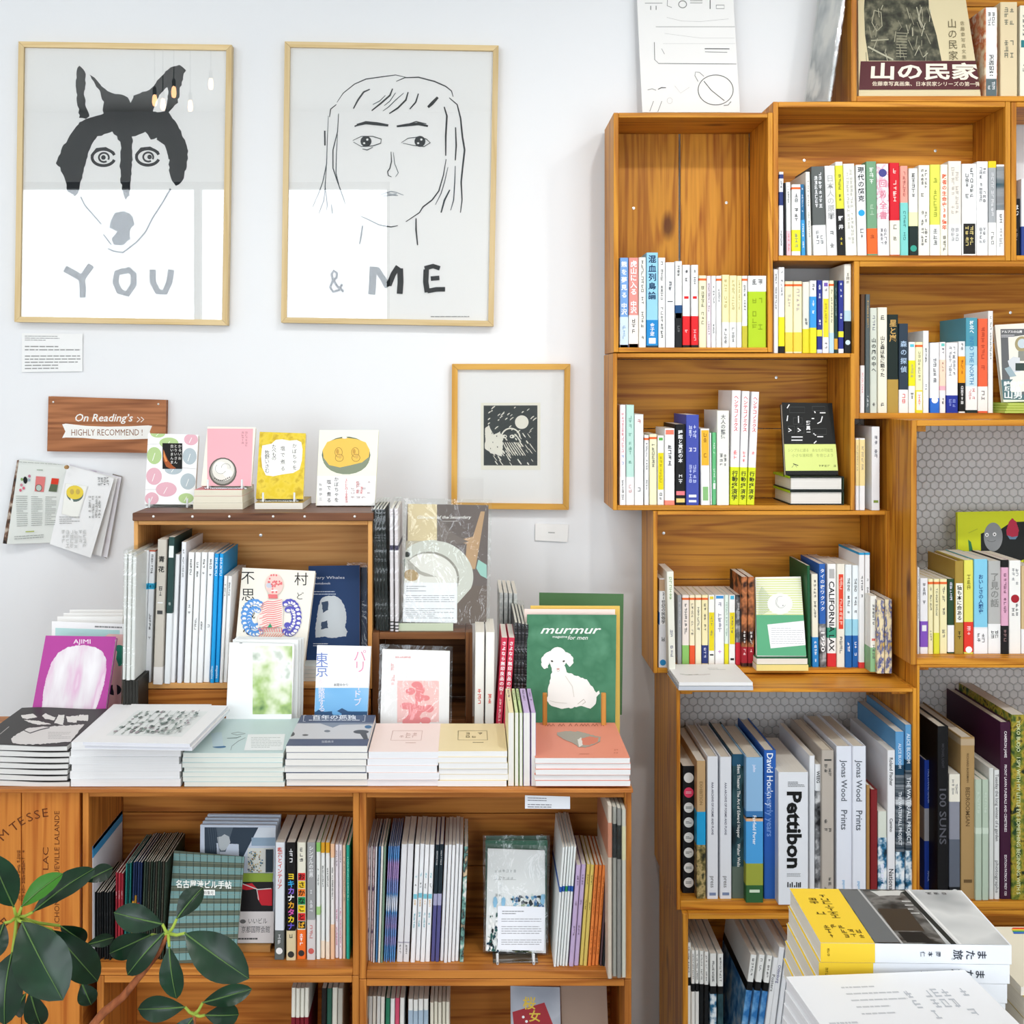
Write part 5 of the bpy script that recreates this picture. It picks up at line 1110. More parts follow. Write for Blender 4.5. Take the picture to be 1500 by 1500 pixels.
strip('booklet', 878.4, 890, 1289, 3, 'short dark and white booklet', ['5a4448', '22262c', 'd8d8da'], lean=8, fl=DF, D=1.985, grp='short dark booklets', where='next to the orange spines', side='the sleeved booklet')
for i in range(4):
    a = 890.5+i*6.8; book(a, a+6.2, 1180+i*2, 0, 1.947, .16, f'{ORD[i]} tall sleeved print at the counter end, counting from the orange spines', ['d8c8b8', 'b8b6ae', '8e8c88', 'd6d2c4'][i], 's! n b.1-.3:'+['c9866a', '2b3030', '1f2422', 'e0d9b0'][i], 0, 'tall sleeved prints', 'magazine', 'magazine', zb=Z(*DF))
# lower tier
strip('booklet', 424, 450, 1447, 4, 'pale booklet with a dark red foot', ['e6e2d4'], lean=3, fl=(1690, 1.97), grp='pale booklets below', where='in the low crate', sp=['n b.19-1:7a1c28'])
strip('booklet', 468, 500, 1447, 4, 'thin booklet half in shade', ['201d1c', '2f5a4a', 'd8d4c6', 'b8b4a8'], lean=3, fl=(1690, 1.97), grp='thin booklets below', where='in the low crate')
strip('booklet', 530, 560, 1460, 5, 'slim cream booklet', ['e8e4d8', 'd4d4d0'], lean=4, fl=(1690, 1.97), grp='slim cream booklets', where='below the dyed spines', side='the divider')
strip('booklet', 562, 590, 1462, 4, 'slim booklet in green, white or pink', ['2f7a5c', 'eeeeea', 'd0506c', 'e8e6e0'], lean=3, fl=(1690, 1.97), grp='slim coloured booklets', where='in the low crate', side='the divider')
strip('book', 597, 627, 1464, 4, 'white book with pale blue block', ['eceae4'], lean=1, fl=(1690, 1.97), grp='white books with blue block', where='in the low crate', side='the divider', sp=['n b.08-.18:a9bccc'])
strip('book', 630, 659, 1468, 5, 'cream book', ['dfd8c6'], lean=0, fl=(1690, 1.97), grp='cream books below', where='in the low crate', side='the divider')
# top tier, above the frame edge
row(2.53, (140.5, 2.52), .13, 'beside the brown-banded photo book', 'books in the topmost crate', [
 (1442.6, 1461.5, 11, 'white spine with orange leaf cover and grey foot', MN(['e8dcc0', 'd9b08a', 'c8683a', 'f0e6d2'], 28), 'o0-.8:f4f2ee o.8-1:5c6a6c m.05-.25:888 t.53-.77:444:釈迦如来 m.82-.97:ddd', {'lean': 0}),
 (1465.5, 1490.5, 3, 'thick buff cloth spine', 'e0cda6', 'm.05-.28:776 m.4-.62:998', {'hard': True}),
 (1494, 1512, 8, 'cream spine with teal mark', 'efead4', 'o.38-.46:2a7a80'),
])
row(2.53, (374, 2.52), .13, 'in the open-backed top crate', 'books in the open-backed top crate', [
 (1482.8, 1494.5, 291, 'black spine with white characters', '101114', 't.1-.3:e8e8e8:はむ m.5-.8:988', {}),
 (1496, 1516, 262, 'white spine with navy foot', 'f0f0f4', 'b.62-1:2f4488', {}),
])
# ------------------------------------------------------------------ face-out books
# top display on the dark board
dz = Z(763, AD)+.0155
def yb_(z, D): return Zf(CZ-(z-CAMZ)/D*F, z)            # pixel row of a height at a depth
def floral(k):
    g, p, b_ = 'b4cd8e', 'e3b0bb', 'b3bfc4'
    for cx, cy, rx, ry, c, a in ((120,285,40,22,g,0),(180,335,52,30,g,0),(100,405,40,47,g,0),(300,315,38,32,p,0),(293,408,38,46,b_,0),(98,518,43,47,p,0),(165,590,58,40,p,0),(285,547,42,45,b_,0),(85,640,38,35,p,0),(275,640,42,28,g,0),(205,480,48,28,b_,0)):
        k.ell(cx, cy, rx, ry, c); k.line([(cx-rx*.25, cy+ry*.6), (cx+rx*.1, cy-ry*.3)], 3, 'f6f4f0')
    k.line([(40,590),(120,590)], 2, 'c9c4c4'); k.line([(240,470),(330,478)], 2, 'c9c4c4'); k.line([(60,345),(130,340)], 2, 'c9c4c4')
    k.rect(145, 337, 253, 478, '14110f')
    k.poly([(150,370),(160,395),(175,430),(200,460),(220,475),(190,478),(165,465),(150,430)], 'a4542a'); k.poly([(152,375),(158,400),(172,435),(162,440),(150,410)], 'e09050')
    for i, (t, x) in enumerate((('かるいお', 240), ('とりいさん', 218), ('古いまんま', 197))): k.vert(t, x, 342, 342+len(t)*22, 19, 'f4f0ea')
def pink(k):
    k.rect(385, 255, 640, 597, 'eeb0b8'); k.marks(572, 270, 612, 380, 'c58a90', 2, 14)
    k.ell(473, 492, 76, 78, '5f5a52'); k.ell(473, 490, 68, 70, 'a19e96'); k.ell(475, 482, 60, 60, 'e6e2d8'); k.ell(460, 470, 36, 34, 'f5f3ec'); k.ell(500, 500, 26, 22, 'f3f0e8')
    for a in range(9): k.ell(430+a*10, 528+12*math.sin(a*.45), 4, 3, '3c3833')
    k.ring(462, 475, 30, 28, 2, '8f8a80', .5, 4); k.ring(490, 468, 24, 20, 2, '8f8a80', 3, 6.5)
def yellow(k):
    k.poly([(690,350),(740,340),(765,318),(800,315),(840,322),(880,318),(905,330),(912,370),(908,430),(895,480),(860,500),(800,508),(750,518),(710,512),(690,470),(684,410)], 'f7f5ee')
    for t, x, y0, y1 in (('かぼちゃを', 868, 335, 485), ('塩で煮る', 803, 345, 495), ('たべもの', 755, 345, 430), ('牧野いさむ', 717, 375, 500)): k.vert(t, x, y0, y1, 27, '2b2b2b')
def pumpkin(k):
    k.rect(990, 515, 1318, 688, 'f6f4f2')
    k.ell(1153, 400, 133, 102, '5f6e5c'); k.ell(1153, 418, 128, 88, '87917a'); k.poly([(1025,372),(1050,328),(1100,312),(1153,304),(1210,312),(1260,330),(1282,372),(1278,410),(1240,440),(1180,455),(1120,468),(1060,455),(1030,415)], 'f0c25a')
    for cx in (1112, 1203): k.ring(cx, 385, 20, 26, 3, 'a07c3c'); k.ring(cx+4, 415, 22, 20, 3, 'a07c3c'); k.ell(cx-6, 380, 8, 14, 'c99b48'); k.ell(cx+8, 408, 10, 12, 'd9ae58')
    k.ell(1145, 304, 14, 6, 'e8e6dc')
    k.vert('かぼちゃを', 1100, 518, 660, 26, '2b2b2b'); k.vert('塩で煮る', 1058, 530, 665, 26, '2b2b2b'); k.vert('牧野伊三', 1012, 550, 655, 17, '8a8a88')
    k.marks(1145, 530, 1165, 670, 'dd8888', 1, 12); k.marks(1175, 530, 1295, 640, 'b9a8a8', 4, 12, .5); k.marks(1205, 530, 1250, 620, 'dd9090', 2, 14, .5)
def stand(label, px0, px1, pyb, D, grp=None, h=.012, z=None):
    """clear acrylic easel: foot plate, two prongs in front, back support"""
    z = Z(pyb, D) if z is None else z
    r = thing('book_stand', label, 'stand', (X((px0+px1)/2, D), D, z), group=grp); w = (px1-px0)*D/F/2
    m = ACRYL(); hi = M('e8ecec', .15)
    box('foot_plate', -w, w, -.006, .06, 0, .002, m, r)
    for s in (-1, 1): box('prong', s*w*.8-.0018, s*w*.8+.0018, -.012, -.009, .0, .018, hi, r, .0008); box('prong_foot', s*w*.8-.0018, s*w*.8+.0018, -.012, .02, .002, .005, hi, r)
    box('back_support', -w*.5, w*.5, .046, .049, .002, .09, m, r); return r
zt_ = dz
def onboard(py, D): return dz
yb1 = yb_(dz+.003, 2.37)
face('tilted face-out book with pastel leaf print and a black label', (217, 634.7), (290.7, 637), (285, yb1-2), (212, yb1-3), 2.415, 2.375, .012, 'f6f5f3', floral, (200, 560, 3.75))
stand('clear stand under the pastel leaf book', 214, 283, 0, 2.365, z=dz)
yb3 = yb_(dz, 2.33)
for i in range(3):
    zz = dz+i*.0123; flat(('lowest','middle','uppermost')[i]+' cream book of the three under the pink book', 282.7+i*.8, 355.5-i*.4, 0, .012, 2.325, .13, 'f4eedd' if i < 2 else 'e88a90', None, zoff=zz+.012, group='three cream books under the pink one', tone='f3edd8')
zk = dz+.0372
y_ = yb_(zk+.004, 2.345)
face('face-out pink book with a round rice bowl', (304, 625), (374.7, 626), (368, y_), (294.7, y_-1), 2.40, 2.352, .011, 'f4eedd', pink, (200, 560, 3.75))
stand('clear stand under the pink rice bowl book', 300, 362, 0, 2.345, z=zk)
flat('single mustard book lying under the mustard face-out book', 373, 443.5, 0, .0125, 2.325, .13, 'b99a4a', None, zoff=dz+.0125, tone='f5f1e6')
zk = dz+.0128; y_ = yb_(zk+.004, 2.345)
face('face-out mustard book with a white speech cloud', (380.5, 632.5), (448, 634.7), (444, y_), (374.7, y_-1), 2.40, 2.352, .012, MN(['e0c22c', 'e6cb45', 'c9a82a'], 60), yellow, (200, 560, 3.75))
stand('clear stand under the mustard book', 381, 438, 0, 2.345, z=zk)
y_ = yb_(dz+.002, 2.375)
face('face-out cream book with a halved pumpkin drawing', (468, 630), (554.7, 630), (549, y_), (462.7, y_), 2.42, 2.378, .014, 'f4f3dd', pumpkin, (200, 560, 3.75))

# inside the small raised crate
def mura(k):
    k.vert('不思議な', 268, 205, 775, 120, '2e2e2c', 0); k.vert('村', 705, 215, 345, 118, '2e2e2c'); k.vert('ど', 700, 365, 480, 70, '4a4a48'); k.vert('い', 210, 770, 830, 50, '2e2e2c')
    r_, b1, b2 = 'e5787a', '5b96d8', '5a5ab8'; rs = random.Random(5)
    for cx0, rx, c, lo, hi in ((320, 92, b1, 60, 300), (615, 74, b2, -120, 120)):
        for q in (.55, 1.0):
            for a in range(int(9+q*6)):
                t = math.radians(lo+(hi-lo)*a/(8+q*6)); x, y = cx0+rx*q*math.cos(t), 610-135*q*math.sin(t)
                k.ell(x, y, 27, 25, c, n=12); k.ell(x+3, y+8, 17, 12, 'f6f2ea', n=10)
    k.ell(486, 332, 74, 90, 'f5cfc6'); k.ell(445, 340, 26, 22, 'c8ccd8')
    for _ in range(26): a, q = rs.uniform(0, 6.28), rs.uniform(.1, .95); k.ell(486+70*q*math.cos(a), 325+82*q*math.sin(a), 8, 9, r_, n=7)
    k.ell(486, 382, 28, 6, 'fff'); k.poly([(435,415),(510,415),(515,450),(440,450)], r_)
    k.poly([(420,460),(550,455),(560,560),(555,690),(350,690),(345,600),(380,560)], 'f6e3da')
    for i in range(13): y = 465+i*18; k.line([(380+rs.uniform(-20, 10), y+30), (430, y+10), (480, y+14), (550, y-4)], 8, r_, True)
    for i in range(10): k.line([(350+i*22, 700), (372+i*20, 735)], 8, r_, True); k.line([(372+i*22, 745), (350+i*20, 785)], 8, 'ec9a8c', True)
    k.poly([(430,695),(452,660),(470,695)], '2f9a6c')
zs = Z(1001, AD)
y_ = yb_(zs+.001, 2.26)
face('face-out cream book with a masked figure and large black characters', (355, 831.5), (462, 836.5), (442, 1000), (340, 998), 2.33, 2.255, .016, 'f2eee2', mura, (320, 800, 5.771))
for i in range(4): flat(f'{("lowest","second lowest","second highest","highest")[i]} pale zine of the low pile under the navy book', 443.5, 466, 0, .0068, 2.285, .10, 'dde8e6', None, zoff=zs+.0071*(i+1), group='pale zines under the navy book', tone='f0f2ee')
def whale(k):
    k.txt('Literary Whales', 1065, 275, 24, 'dfe6ee', anchor='r', wid=330); k.txt('and notebook', 945, 322, 20, 'dfe6ee', anchor='r', wid=190); k.lines(800, 372, 990, 415, 2, 'c8d2de', .3)
    k.poly([(870,440),(920,418),(985,420),(1030,445),(1060,500),(1080,570),(1078,640),(1065,680),(1088,720),(1075,760),(1030,765),(960,778),(900,765),(820,770),(818,700),(830,600),(845,500)], 'cdd6db', 3)
    k.poly([(870,470),(925,462),(925,540),(880,560)], '3a4c66', 4); k.poly([(870,640),(920,625),(925,690),(865,700)], '3a4c66', 4); k.lines(800, 815, 930, 850, 2, 'c8d2de', .35)
face('navy face-out book with a pale ragged shape, leaning in the raised crate', (452, 829), (527, 828), (527, 975), (449, 975), 2.385, 2.33, .012, '22406e', whale, (320, 800, 5.771))
face('second navy sleeved book tucked behind the first at the crate end', (510, 831), (537.5, 831), (537.5, 977), (515, 977), 2.405, 2.352, .010, '20385f', None, sleeve=True)
# in front of the riser: white/green photo book, tokyo book
def green(k): k.rect(290, 845, 625, 1425, MN(['5a7d52', 'a9c47c', 'dfe6c8', 'f2f3ec', '8fa68a'], 22, lo=.3, hi=.7)); k.lines(180, 820, 220, 830, 1, '222222', .6)
zc = cz1
for i in range(3): face(f'{("middle","rear","rearmost")[i]} sleeved copy behind the green-and-white photo book', (341+i*3, 936.5-i*2), (437+i*4, 937-i*1.5), (434+i*4, 1130), (337+i*3, 1130), 2.208+i*.011, 2.178+i*.011, .007, 'eceeec', None, group='copies behind the photo book')
y_ = yb_(zc+.001, 2.15)
face('face-out white book with a green foliage photo strip', (336, 941), (431.5, 943.5), (425, y_), (329, y_), 2.195, 2.16, .010, 'f1f3f3', green, (320, 800, 5.771))
def tokyo(k):
    k.rect(800, 1200, 1300, 1850, MN(['3f86c8', '7db8e4', 'cfe4f2'], 3, (1, 1, 2), lo=.3, hi=.7)); k.rect(800, 1400, 1300, 1850, '3a6a90')
    k.poly([(810,1410),(850,1385),(900,1402),(1010,1395),(1050,1372),(1100,1398),(1160,1402),(1290,1405),(1290,1430),(810,1430)], '35557a')
    k.vert('東京', 882, 905, 1105, 112, '6d83c4', .0); k.vert('を', 875, 1115, 1190, 60, 'f2dfe2'); k.vert('パリ', 1200, 875, 1070, 112, 'e59ab4'); k.vert('ガイドブ', 1185, 1090, 1350, 72, 'f3e6ee'); k.vert('散歩する', 878, 1200, 1400, 60, 'f7e9ee')
    k.txt('本間ゆかり', 980, 1185, 20, '6a6a6a', wid=120)
y_ = yb_(zc+.001, 2.15)
face('white face-out book with blue sea photo and large pastel characters', (464.5, 945), (543.5, 946.5), (535, y_), (458.5, y_), 2.20, 2.16, .016, 'f3f3f4', tokyo, (320, 800, 5.771))
# in the dark crate: pink botanical book in a sleeve
def botan(k):
    p = 'ee8f92'; k.rect(160, 530, 395, 765, 'f6c9c6'); k.marks(120, 430, 150, 580, 'eeb0b0', 1, 22); k.lines(150, 390, 295, 408, 1, 'e8b8b8', .5)
    for cx, cy, rx, ry in ((270,553,30,18),(235,590,28,20),(290,580,26,30),(320,628,24,16),(285,620,26,30),(215,672,38,20),(262,700,38,40),(340,688,26,22),(300,690,22,20),(250,750,44,36),(215,762,26,22),(320,755,30,20)): k.ell(cx, cy, rx, ry, p, n=14)
    k.line([(275,560),(272,640),(262,765)], 14, p)
y_ = yb_(zc+.001, 2.16)
face('pale face-out book with pink plant silhouette, in a clear sleeve', (560, 951), (659, 954), (657, y_), (556, y_), 2.19, 2.165, .012, 'f4f2f2', botan, (540, 860, 3.846), sleeve=True)
# sleeved magazine with a white plate
def plate(k):
    k.rect(435, 100, 715, 470, 'd9c8a0'); k.rect(715, 100, 1210, 1275, '6c625e'); k.rect(390, 470, 715, 870, 'b9b09c')
    k.poly([(1135,190),(1175,190),(1120,520),(1080,740),(980,740),(1000,500),(900,470),(1060,430)], 'bc9a76')
    k.ell(690, 790, 375, 325, 'cfd0c6', rot=.25, n=40); k.ell(660, 810, 270, 235, '98948a', rot=.3, n=36); k.ell(650, 815, 262, 222, 'e4e2da', rot=.3, n=36)
    k.ell(430, 600, 30, 26, '2b2f28'); k.poly([(430,640),(560,760),(720,815),(600,810),(440,740)], 'b0aca2'); k.ell(470, 800, 70, 55, 'b49a70', rot=.2)
    k.poly([(1110,650),(1190,700),(1190,830),(1130,800),(1090,730)], '9cc8bc'); k.poly([(700,1275),(1190,1275),(1190,900),(1060,900),(900,1080),(905,1275)], '6f6259')
    k.poly([(715,470),(720,300),(760,280),(900,420),(1020,480),(900,500)], '7a706a')
    k.txt('Glimpses of the Secondary', 1045, 258, 30, 'f4f2ec', wid=520, shear=.3, bold=.01, anchor='r'); k.lines(770, 278, 925, 288, 1, 'cfcac2', .5)
    k.poly([(395,868),(908,872),(905,1255),(390,1250)], 'f1f2f5'); k.lines(425, 895, 610, 960, 3, '8a8a8e', .3); k.lines(420, 985, 880, 1060, 4, '98989c', .3); k.lines(418, 1110, 880, 1215, 6, '98989c', .3)
y_ = yb_(zt+.004, 2.30)
face('sleeved magazine with a white plate photo and a typed note', (596.7, 738), (715.6, 740), (712.5, 913.5), (589.8, 911), 2.335, 2.295, .010, '6c625e', plate, (530, 720, 6.52), name='magazine', cat='magazine', sleeve=True)
r = thing('book_stand', 'pale green clear stand under the sleeved plate magazine', 'stand', (X(620, 2.29), 2.29, zt))
box('foot_plate', -.05, .055, -.006, .10, 0, .003, ACRYL(), r); box('lip', -.05, .055, -.008, -.006, 0, .014, M('c9d2b8', .2), r); box('back_support', -.04, .04, .075, .078, .003, .12, ACRYL(), r)

# lamb cover on its wooden easel, boards behind
def lamb(k):
    k.txt('murmur', 972, 262, 46, 'f2f4ee', wid=340, shear=.35, bold=.012); k.txt('magazine', 1040, 286, 14, 'e6ece4', wid=82, bold=.01); k.txt('for men', 1125, 296, 24, 'f2f4ee', wid=112, shear=.3)
    w = 'f2f0ea'; s = 'd8d6cc'
    k.poly([(1010,600),(1020,540),(1035,480),(1028,420),(1100,430),(1120,480),(1170,500),(1230,520),(1262,560),(1285,595),(1300,585),(1308,600),(1288,620),(1282,660),(1255,685),(1200,672),(1150,680),(1085,688),(1030,668),(1008,640)], w, 3)
    k.ell(1068, 400, 52, 62, w, n=20); k.ell(1068, 455, 27, 24, 'f5f1ea')
    k.poly([(1030,360),(1000,372),(978,400),(976,440),(990,462),(1012,455),(1022,420),(1035,390)], w, 2); k.poly([(1105,362),(1135,375),(1155,400),(1155,430),(1135,448),(1118,430),(1105,395)], w, 2)
    k.poly([(1035,355),(1068,340),(1105,355),(1098,375),(1040,375)], w, 2)
    k.ell(1036, 418, 7, 5, '4a4640', rot=.4); k.ell(1102, 418, 7, 5, '4a4640', rot=-.4); k.ell(1070, 462, 9, 5, 'c99a92'); k.line([(1062,470),(1070,476),(1080,470)], 2, 'a08a84')
    k.line([(1180,660),(1215,632),(1225,648),(1205,662)], 4, 'b8b2a2', True); k.line([(1020,640),(1060,650),(1120,655)], 4, s, True); k.line([(1110,500),(1150,560),(1160,620)], 5, s, True)
y_ = yb_(zc+.012, 2.17)
for i, (c, d, dx, dy) in enumerate((('f1d9cf', 'pinkish', -2, -8), ('dfb95c', 'amber', 5, -13))):
    face(f'{d} edged magazine behind the lamb cover', (771+dx*1.3, 900+dy), (903+dx, 900.5+dy), (903+dx, y_-1), (771+dx, y_-1), 2.245+i*.017, 2.205+i*.017, .014, c, None, name='magazine', cat='magazine')
face('green magazine cover with a white seated lamb', (772.5, 900), (903, 900.5), (901, y_), (771, y_), 2.225, 2.185, .014, MN(['4b8463', '3f7757', '558c6c'], 18), lamb, (540, 860, 3.846), name='magazine', cat='magazine')
face('plain dark green board behind the magazines, against the wall', (790, 868), (913.5, 870), (911, yb_(zc+.001, 2.395)), (790, yb_(zc+.001, 2.395)), 2.425, 2.395, .004, '4f7549', None, name='board', cat='board')
r = thing('wooden_easel', 'small wooden easel with two upright arms holding the lamb magazine', 'stand', (X(843, 2.15), 2.15, zc+.0003))
ez = wood('z', 'e0a352', 'b9762e', False)
for a, b in ((795, 801.5), (881, 888)):
    w0 = X(a, 2.15)-r.location.x; w1 = X(b, 2.15)-r.location.x
    box('arm', w0, w1, 0, .008, 0, Z(1016, 2.15)-zc, ez, r, .001); box('arm_foot', w0, w1, .0085, .16, 0, .010, wood('y', 'e0a352', 'b9762e', False), r, .001)
    box('rear_leg', w0, w1, .11, .118, .0105, .14, ez, r, .001)
box('crossbar', X(801.8, 2.15)-r.location.x, X(880.7, 2.15)-r.location.x, .07, .08, 0, .009, wood('x', 'e0a352', 'b9762e', False), r, .001)

# booklets standing spine-up between the stacks
for i, (a, b, c, d) in enumerate(((744.5, 753.5, 'f0e4b4', 'cream'), (754.4, 760, 'dcebae', 'pale green'), (761, 766, 'c4dc9a', 'green'), (767, 777, 'cdb8de', 'lilac'), (778.2, 785.5, 'c9b3dc', 'lilac'))):
    r = thing('booklet', (d if i < 3 else ('inner lilac', 'outer lilac')[i-3])+' booklet standing spine up beside the coral stack', 'booklet', (X(a, 1.97), 1.972, cz1), group='spine-up booklets')
    w = (b-a)*1.97/F-.0006; h = Z(1044, 1.97)-cz1; dpt = .155
    box('page_block', .0006, w-.0006, 0, dpt-.001, .0002, h-.0008, pages('x', 'f1efea'), r)
    box('cover', 0, .0005, 0, dpt, 0, h, M(c), r); box('cover', w-.0005, w, 0, dpt, 0, h, M(c), r); box('spine', 0, w, 0, dpt, h-.0006, h, M(c), r)
    k = Ink(lambda u, v, w=w, h=h, dpt=dpt: Vector((u*w, v*dpt, h)), (0, 0, 1), 1e-4).frame(0, 0, w*1000, dpt*1000); k.marks(w*250, 10, w*750, 80, '6a5a78', 1, 5); k.build('printed_title', r)

# ------------------------------------------------------------------ stacks on the counter
yC = 1151.8
def yaw_stack(*a, **k): pass
def mag_art(k):
    w = 'ece9e4'
    for pts in (((140,858),(220,850),(250,870),(180,885),(150,878)), ((160,890),(260,895),(340,912),(250,920),(190,905)), ((300,845),(370,868),(360,888),(300,880),(280,862)), ((390,850),(430,850),(420,915),(360,905)), ((440,860),(520,852),(510,900),(450,895)), ((530,845),(590,850),(585,890),(500,885))): k.poly(pts, w, 2)
    k.poly([(150,965),(190,940),(300,930),(480,915),(560,912),(470,1030),(300,1040),(160,1050),(80,1040),(75,1015),(110,985)], 'e2dedb', 3)
    k.line([(160,960),(200,975),(270,950),(330,935)], 6, '3a3838'); k.line([(0,985),(60,935)], 4, 'bbb8b4'); k.lines(320, 960, 470, 1010, 5, '9a9894', .2)
zst = Z(1052, 1.97+.03)
n_ = 7; z0 = cz1; z1 = Z(1091, CD)
for i in range(n_):
    t = (z1-z0)/n_; zz = z0+(n_-i)*t; top = i == 0
    nth = 'topmost' if top else 'lowest' if i == n_-1 else ORD[i]+' from the top'
    flat(f'wavy black brush-painted magazine, {nth} of its pile by the plant', -42+random.uniform(-3, 3), 101+random.uniform(-3, 1), 0, t*.8, 1.972, .225, '3c3a39',
         mag_art if top else None, (0, 860, 4.545), zoff=zz-.002, wavy=.0016, name='magazine', cat='magazine', group='wavy black magazines', tone='ecebe8')
def tree_art(k):
    k.rect(.14, .18, .86, .84, 'e9ecea'); rs = random.Random(9)
    for i in range(9):
        x = .2+i*.073
        for j in range(16):
            y = rs.uniform(.22, .8); k.ell(x+rs.uniform(-.02, .02), y, rs.uniform(.008, .02), rs.uniform(.012, .03), rs.choice(['8f9c96', '6c7a72', 'b8c0ba', '4c5a54', 'a89aa0']), n=8, jit=.3)
        k.line([(x, .2), (x+.01, .5), (x, .82)], .004, '8a9690')
stack('thick white magazine', 103, 264, 1087, yC, CD, .235, 6, 'f4f4f4', 'thick white magazines under the forest print', tone='f6f6f7')
zz = Z(1087, CD)+.0005
for i in range(2):
    flat(('upper', 'lower')[i]+' large white book with a forest print, askew on the white stack', 121+i*3, 281+i*3, 0, .0055, 1.93+i*.002, .23, 'f3f2f1', tree_art if i == 0 else None, zoff=zz+.0055*(2-i)+.0003*(1-i),
         yaw=-math.radians(3.6), tone='e9eaf2', group='two askew forest print books')
def aqua(k):
    k.rect(285, 236, 520, 250, 'e6efee'); k.ell(345, 455, 48, 9, '3a6f9a'); k.poly([(285,360),(360,350),(375,450),(300,455)], 'c3d8e0'); k.line([(430,360),(480,352),(530,362),(470,372),(430,362)], 5, '8a9a98', True)
    k.line([(400,395),(470,392),(500,380)], 5, '6f8480', True); k.line([(425,480),(435,450),(480,415),(530,390)], 4, '7f9290', True)
    k.poly([(548,368),(812,365),(795,480),(520,482)], 'edf1f1'); k.lines(570, 385, 790, 465, 7, 'b0b8b8', .25)
stack('pale aqua paperback', 268, 415, 1103, yC, CD, .205, 7, 'c6dad9', 'pale aqua paperbacks', aqua, (250, 1000, 4.84), tone='e9ece4')
def expo(k):
    w = 'f0f2f6'
    for a, b in (((940,235),(1380,235)), ((945,277),(1370,277))): pass
    k.line([(960,232),(945,232),(940,275),(955,275)], 3, w); k.line([(1365,232),(1380,232),(1375,275),(1360,275)], 3, w)
    k.txt('百年の孤独', 1005, 258, 24, w, wid=310, bold=.02); k.lines(980, 262, 1340, 272, 1, 'dfe3ea', .5)
    k.rect(760, 290, 1445, 400, 'cfd0d3'); k.poly([(760,290),(1060,290),(1150,320),(1200,300),(1445,295),(1445,285),(760,285)], '8a93a2'); k.ell(850, 365, 30, 18, '5b5c60'); k.ell(1350, 350, 55, 14, '55595e'); k.poly([(1330,345),(1385,350),(1400,400),(1370,405)], '55595e'); k.ell(1110, 345, 22, 8, '7a8088'); k.ell(955, 373, 22, 6, '66686c'); k.ell(1400, 315, 25, 12, '44729a')
    k.txt('加藤典洋', 1070, 427, 13, 'd5d8e0', wid=85)
stack('slate blue paperback with a grey landscape cover', 418, 537, 1092, yC, CD, .183, 6, '566079', 'slate blue paperbacks', expo, (250, 1000, 4.84), tone='f3f1ec')
def boxed(k, c): k.line([(.28,.28),(.72,.28),(.72,.62),(.28,.62),(.28,.28)], .012, c); k.marks(.38, .33, .66, .57, c, 3, .11); k.lines(.5, .68, .66, .73, 1, c, .4)
stack('pale pink booklet', 538, 642, 1101, yC, CD, .165, 5, 'f7e3dc', 'pale pink booklets', lambda k: boxed(k, 'd4b4aa'), tone='f3f4f8')
stack('cream yellow booklet', 642.6, 743.5, 1100, yC, CD, .160, 6, 'efdcae', 'cream yellow booklets', lambda k: boxed(k, '8a7a58'), tone='f5f5f5')
def coral(k):
    for i, x in enumerate((990, 1005, 1025, 1062, 1080, 1118, 1150, 1178, 1195, 1212, 1240, 1258, 1290)): k.line([(x-8, 270), (x, 258), (x+8, 270)], 4, 'a8563e')
    k.poly([(1048,305),(1100,298),(1170,300),(1210,312),(1280,330),(1278,352),(1240,372),(1200,385),(1160,382),(1130,360),(1080,340),(1045,318)], 'a8a294', 2); k.poly([(1175,340),(1220,325),(1270,335),(1262,358),(1215,375),(1180,370)], 'dd8066', 2); k.poly([(1155,345),(1175,330),(1185,372),(1165,382)], 'e9e4da', 2)
    k.marks(1350, 395, 1375, 425, 'b8604a', 2, 8); k.line([(1165,420),(1220,420)], 2, 'c87058')
stack('coral magazine with a seashell cover', 784, 923, 1110, 1151.8, 1.962, .205, 5, 'e8937a', 'coral seashell magazines', coral, (530, 990, 3.66), tone='f4f4f4', jx=.001)

# AJIMI book and the magazines behind it
def ajimi(k):
    k.txt('AJIMI', 485, 378, 30, 'f6eef4', wid=115); k.poly([(385,440),(440,405),(500,392),(560,388),(630,400),(680,430),(705,480),(705,560),(690,650),(655,760),(630,830),(275,830),(285,700),(305,600),(340,500)], MN(['f0ecee', 'e6dde2', 'e0b8d2', 'f2f0f0'], 12, (3, 1, .6), lo=.3, hi=.75), 2)
    k.txt('the skin bracelet', 765, 350, 11, 'f0d8e8', wid=190, rot=-math.pi/2+.12)
y_ = yb_(zc+.001, 2.20)
face('magenta face-out book reading AJIMI', (67, 931), (170, 932.5), (147, y_), (37, y_), 2.27, 2.185, .012, 'b5459a', ajimi, (0, 860, 4.545), hard=True)
face('tall white magazine with aqua and pink bars behind the magenta book', (76, 910), (181, 914), (176, y_-2), (74, y_-2), 2.335, 2.275, .008, 'f4f4f4', lambda k: (k.rect(.05, .06, .95, .3, 'b9dfdd'), k.poly([(.55,.2),(.8,.1),(1,.1),(1,1),(.7,1)], 'f2c4bf'), k.ell(.95, .3, .12, .1, '2f9a7c'), k.ell(.9, .62, .1, .05, '22222a'), k.lines(.6, .02, .98, .05, 1, '8a8a8a', .5)), name='magazine', cat='magazine')
for i in range(3): face(f'{("nearer","middle","farther")[i]} blank white magazine behind the aqua-barred one', (84+i*9, 903-i*5), (180+i*1, 903-i*5), (178+i, y_-4), (82+i*8, y_-4), 2.365+i*.022, 2.325+i*.022, .006, 'f6f5f2', None, name='magazine', cat='magazine', group='blank white magazines')

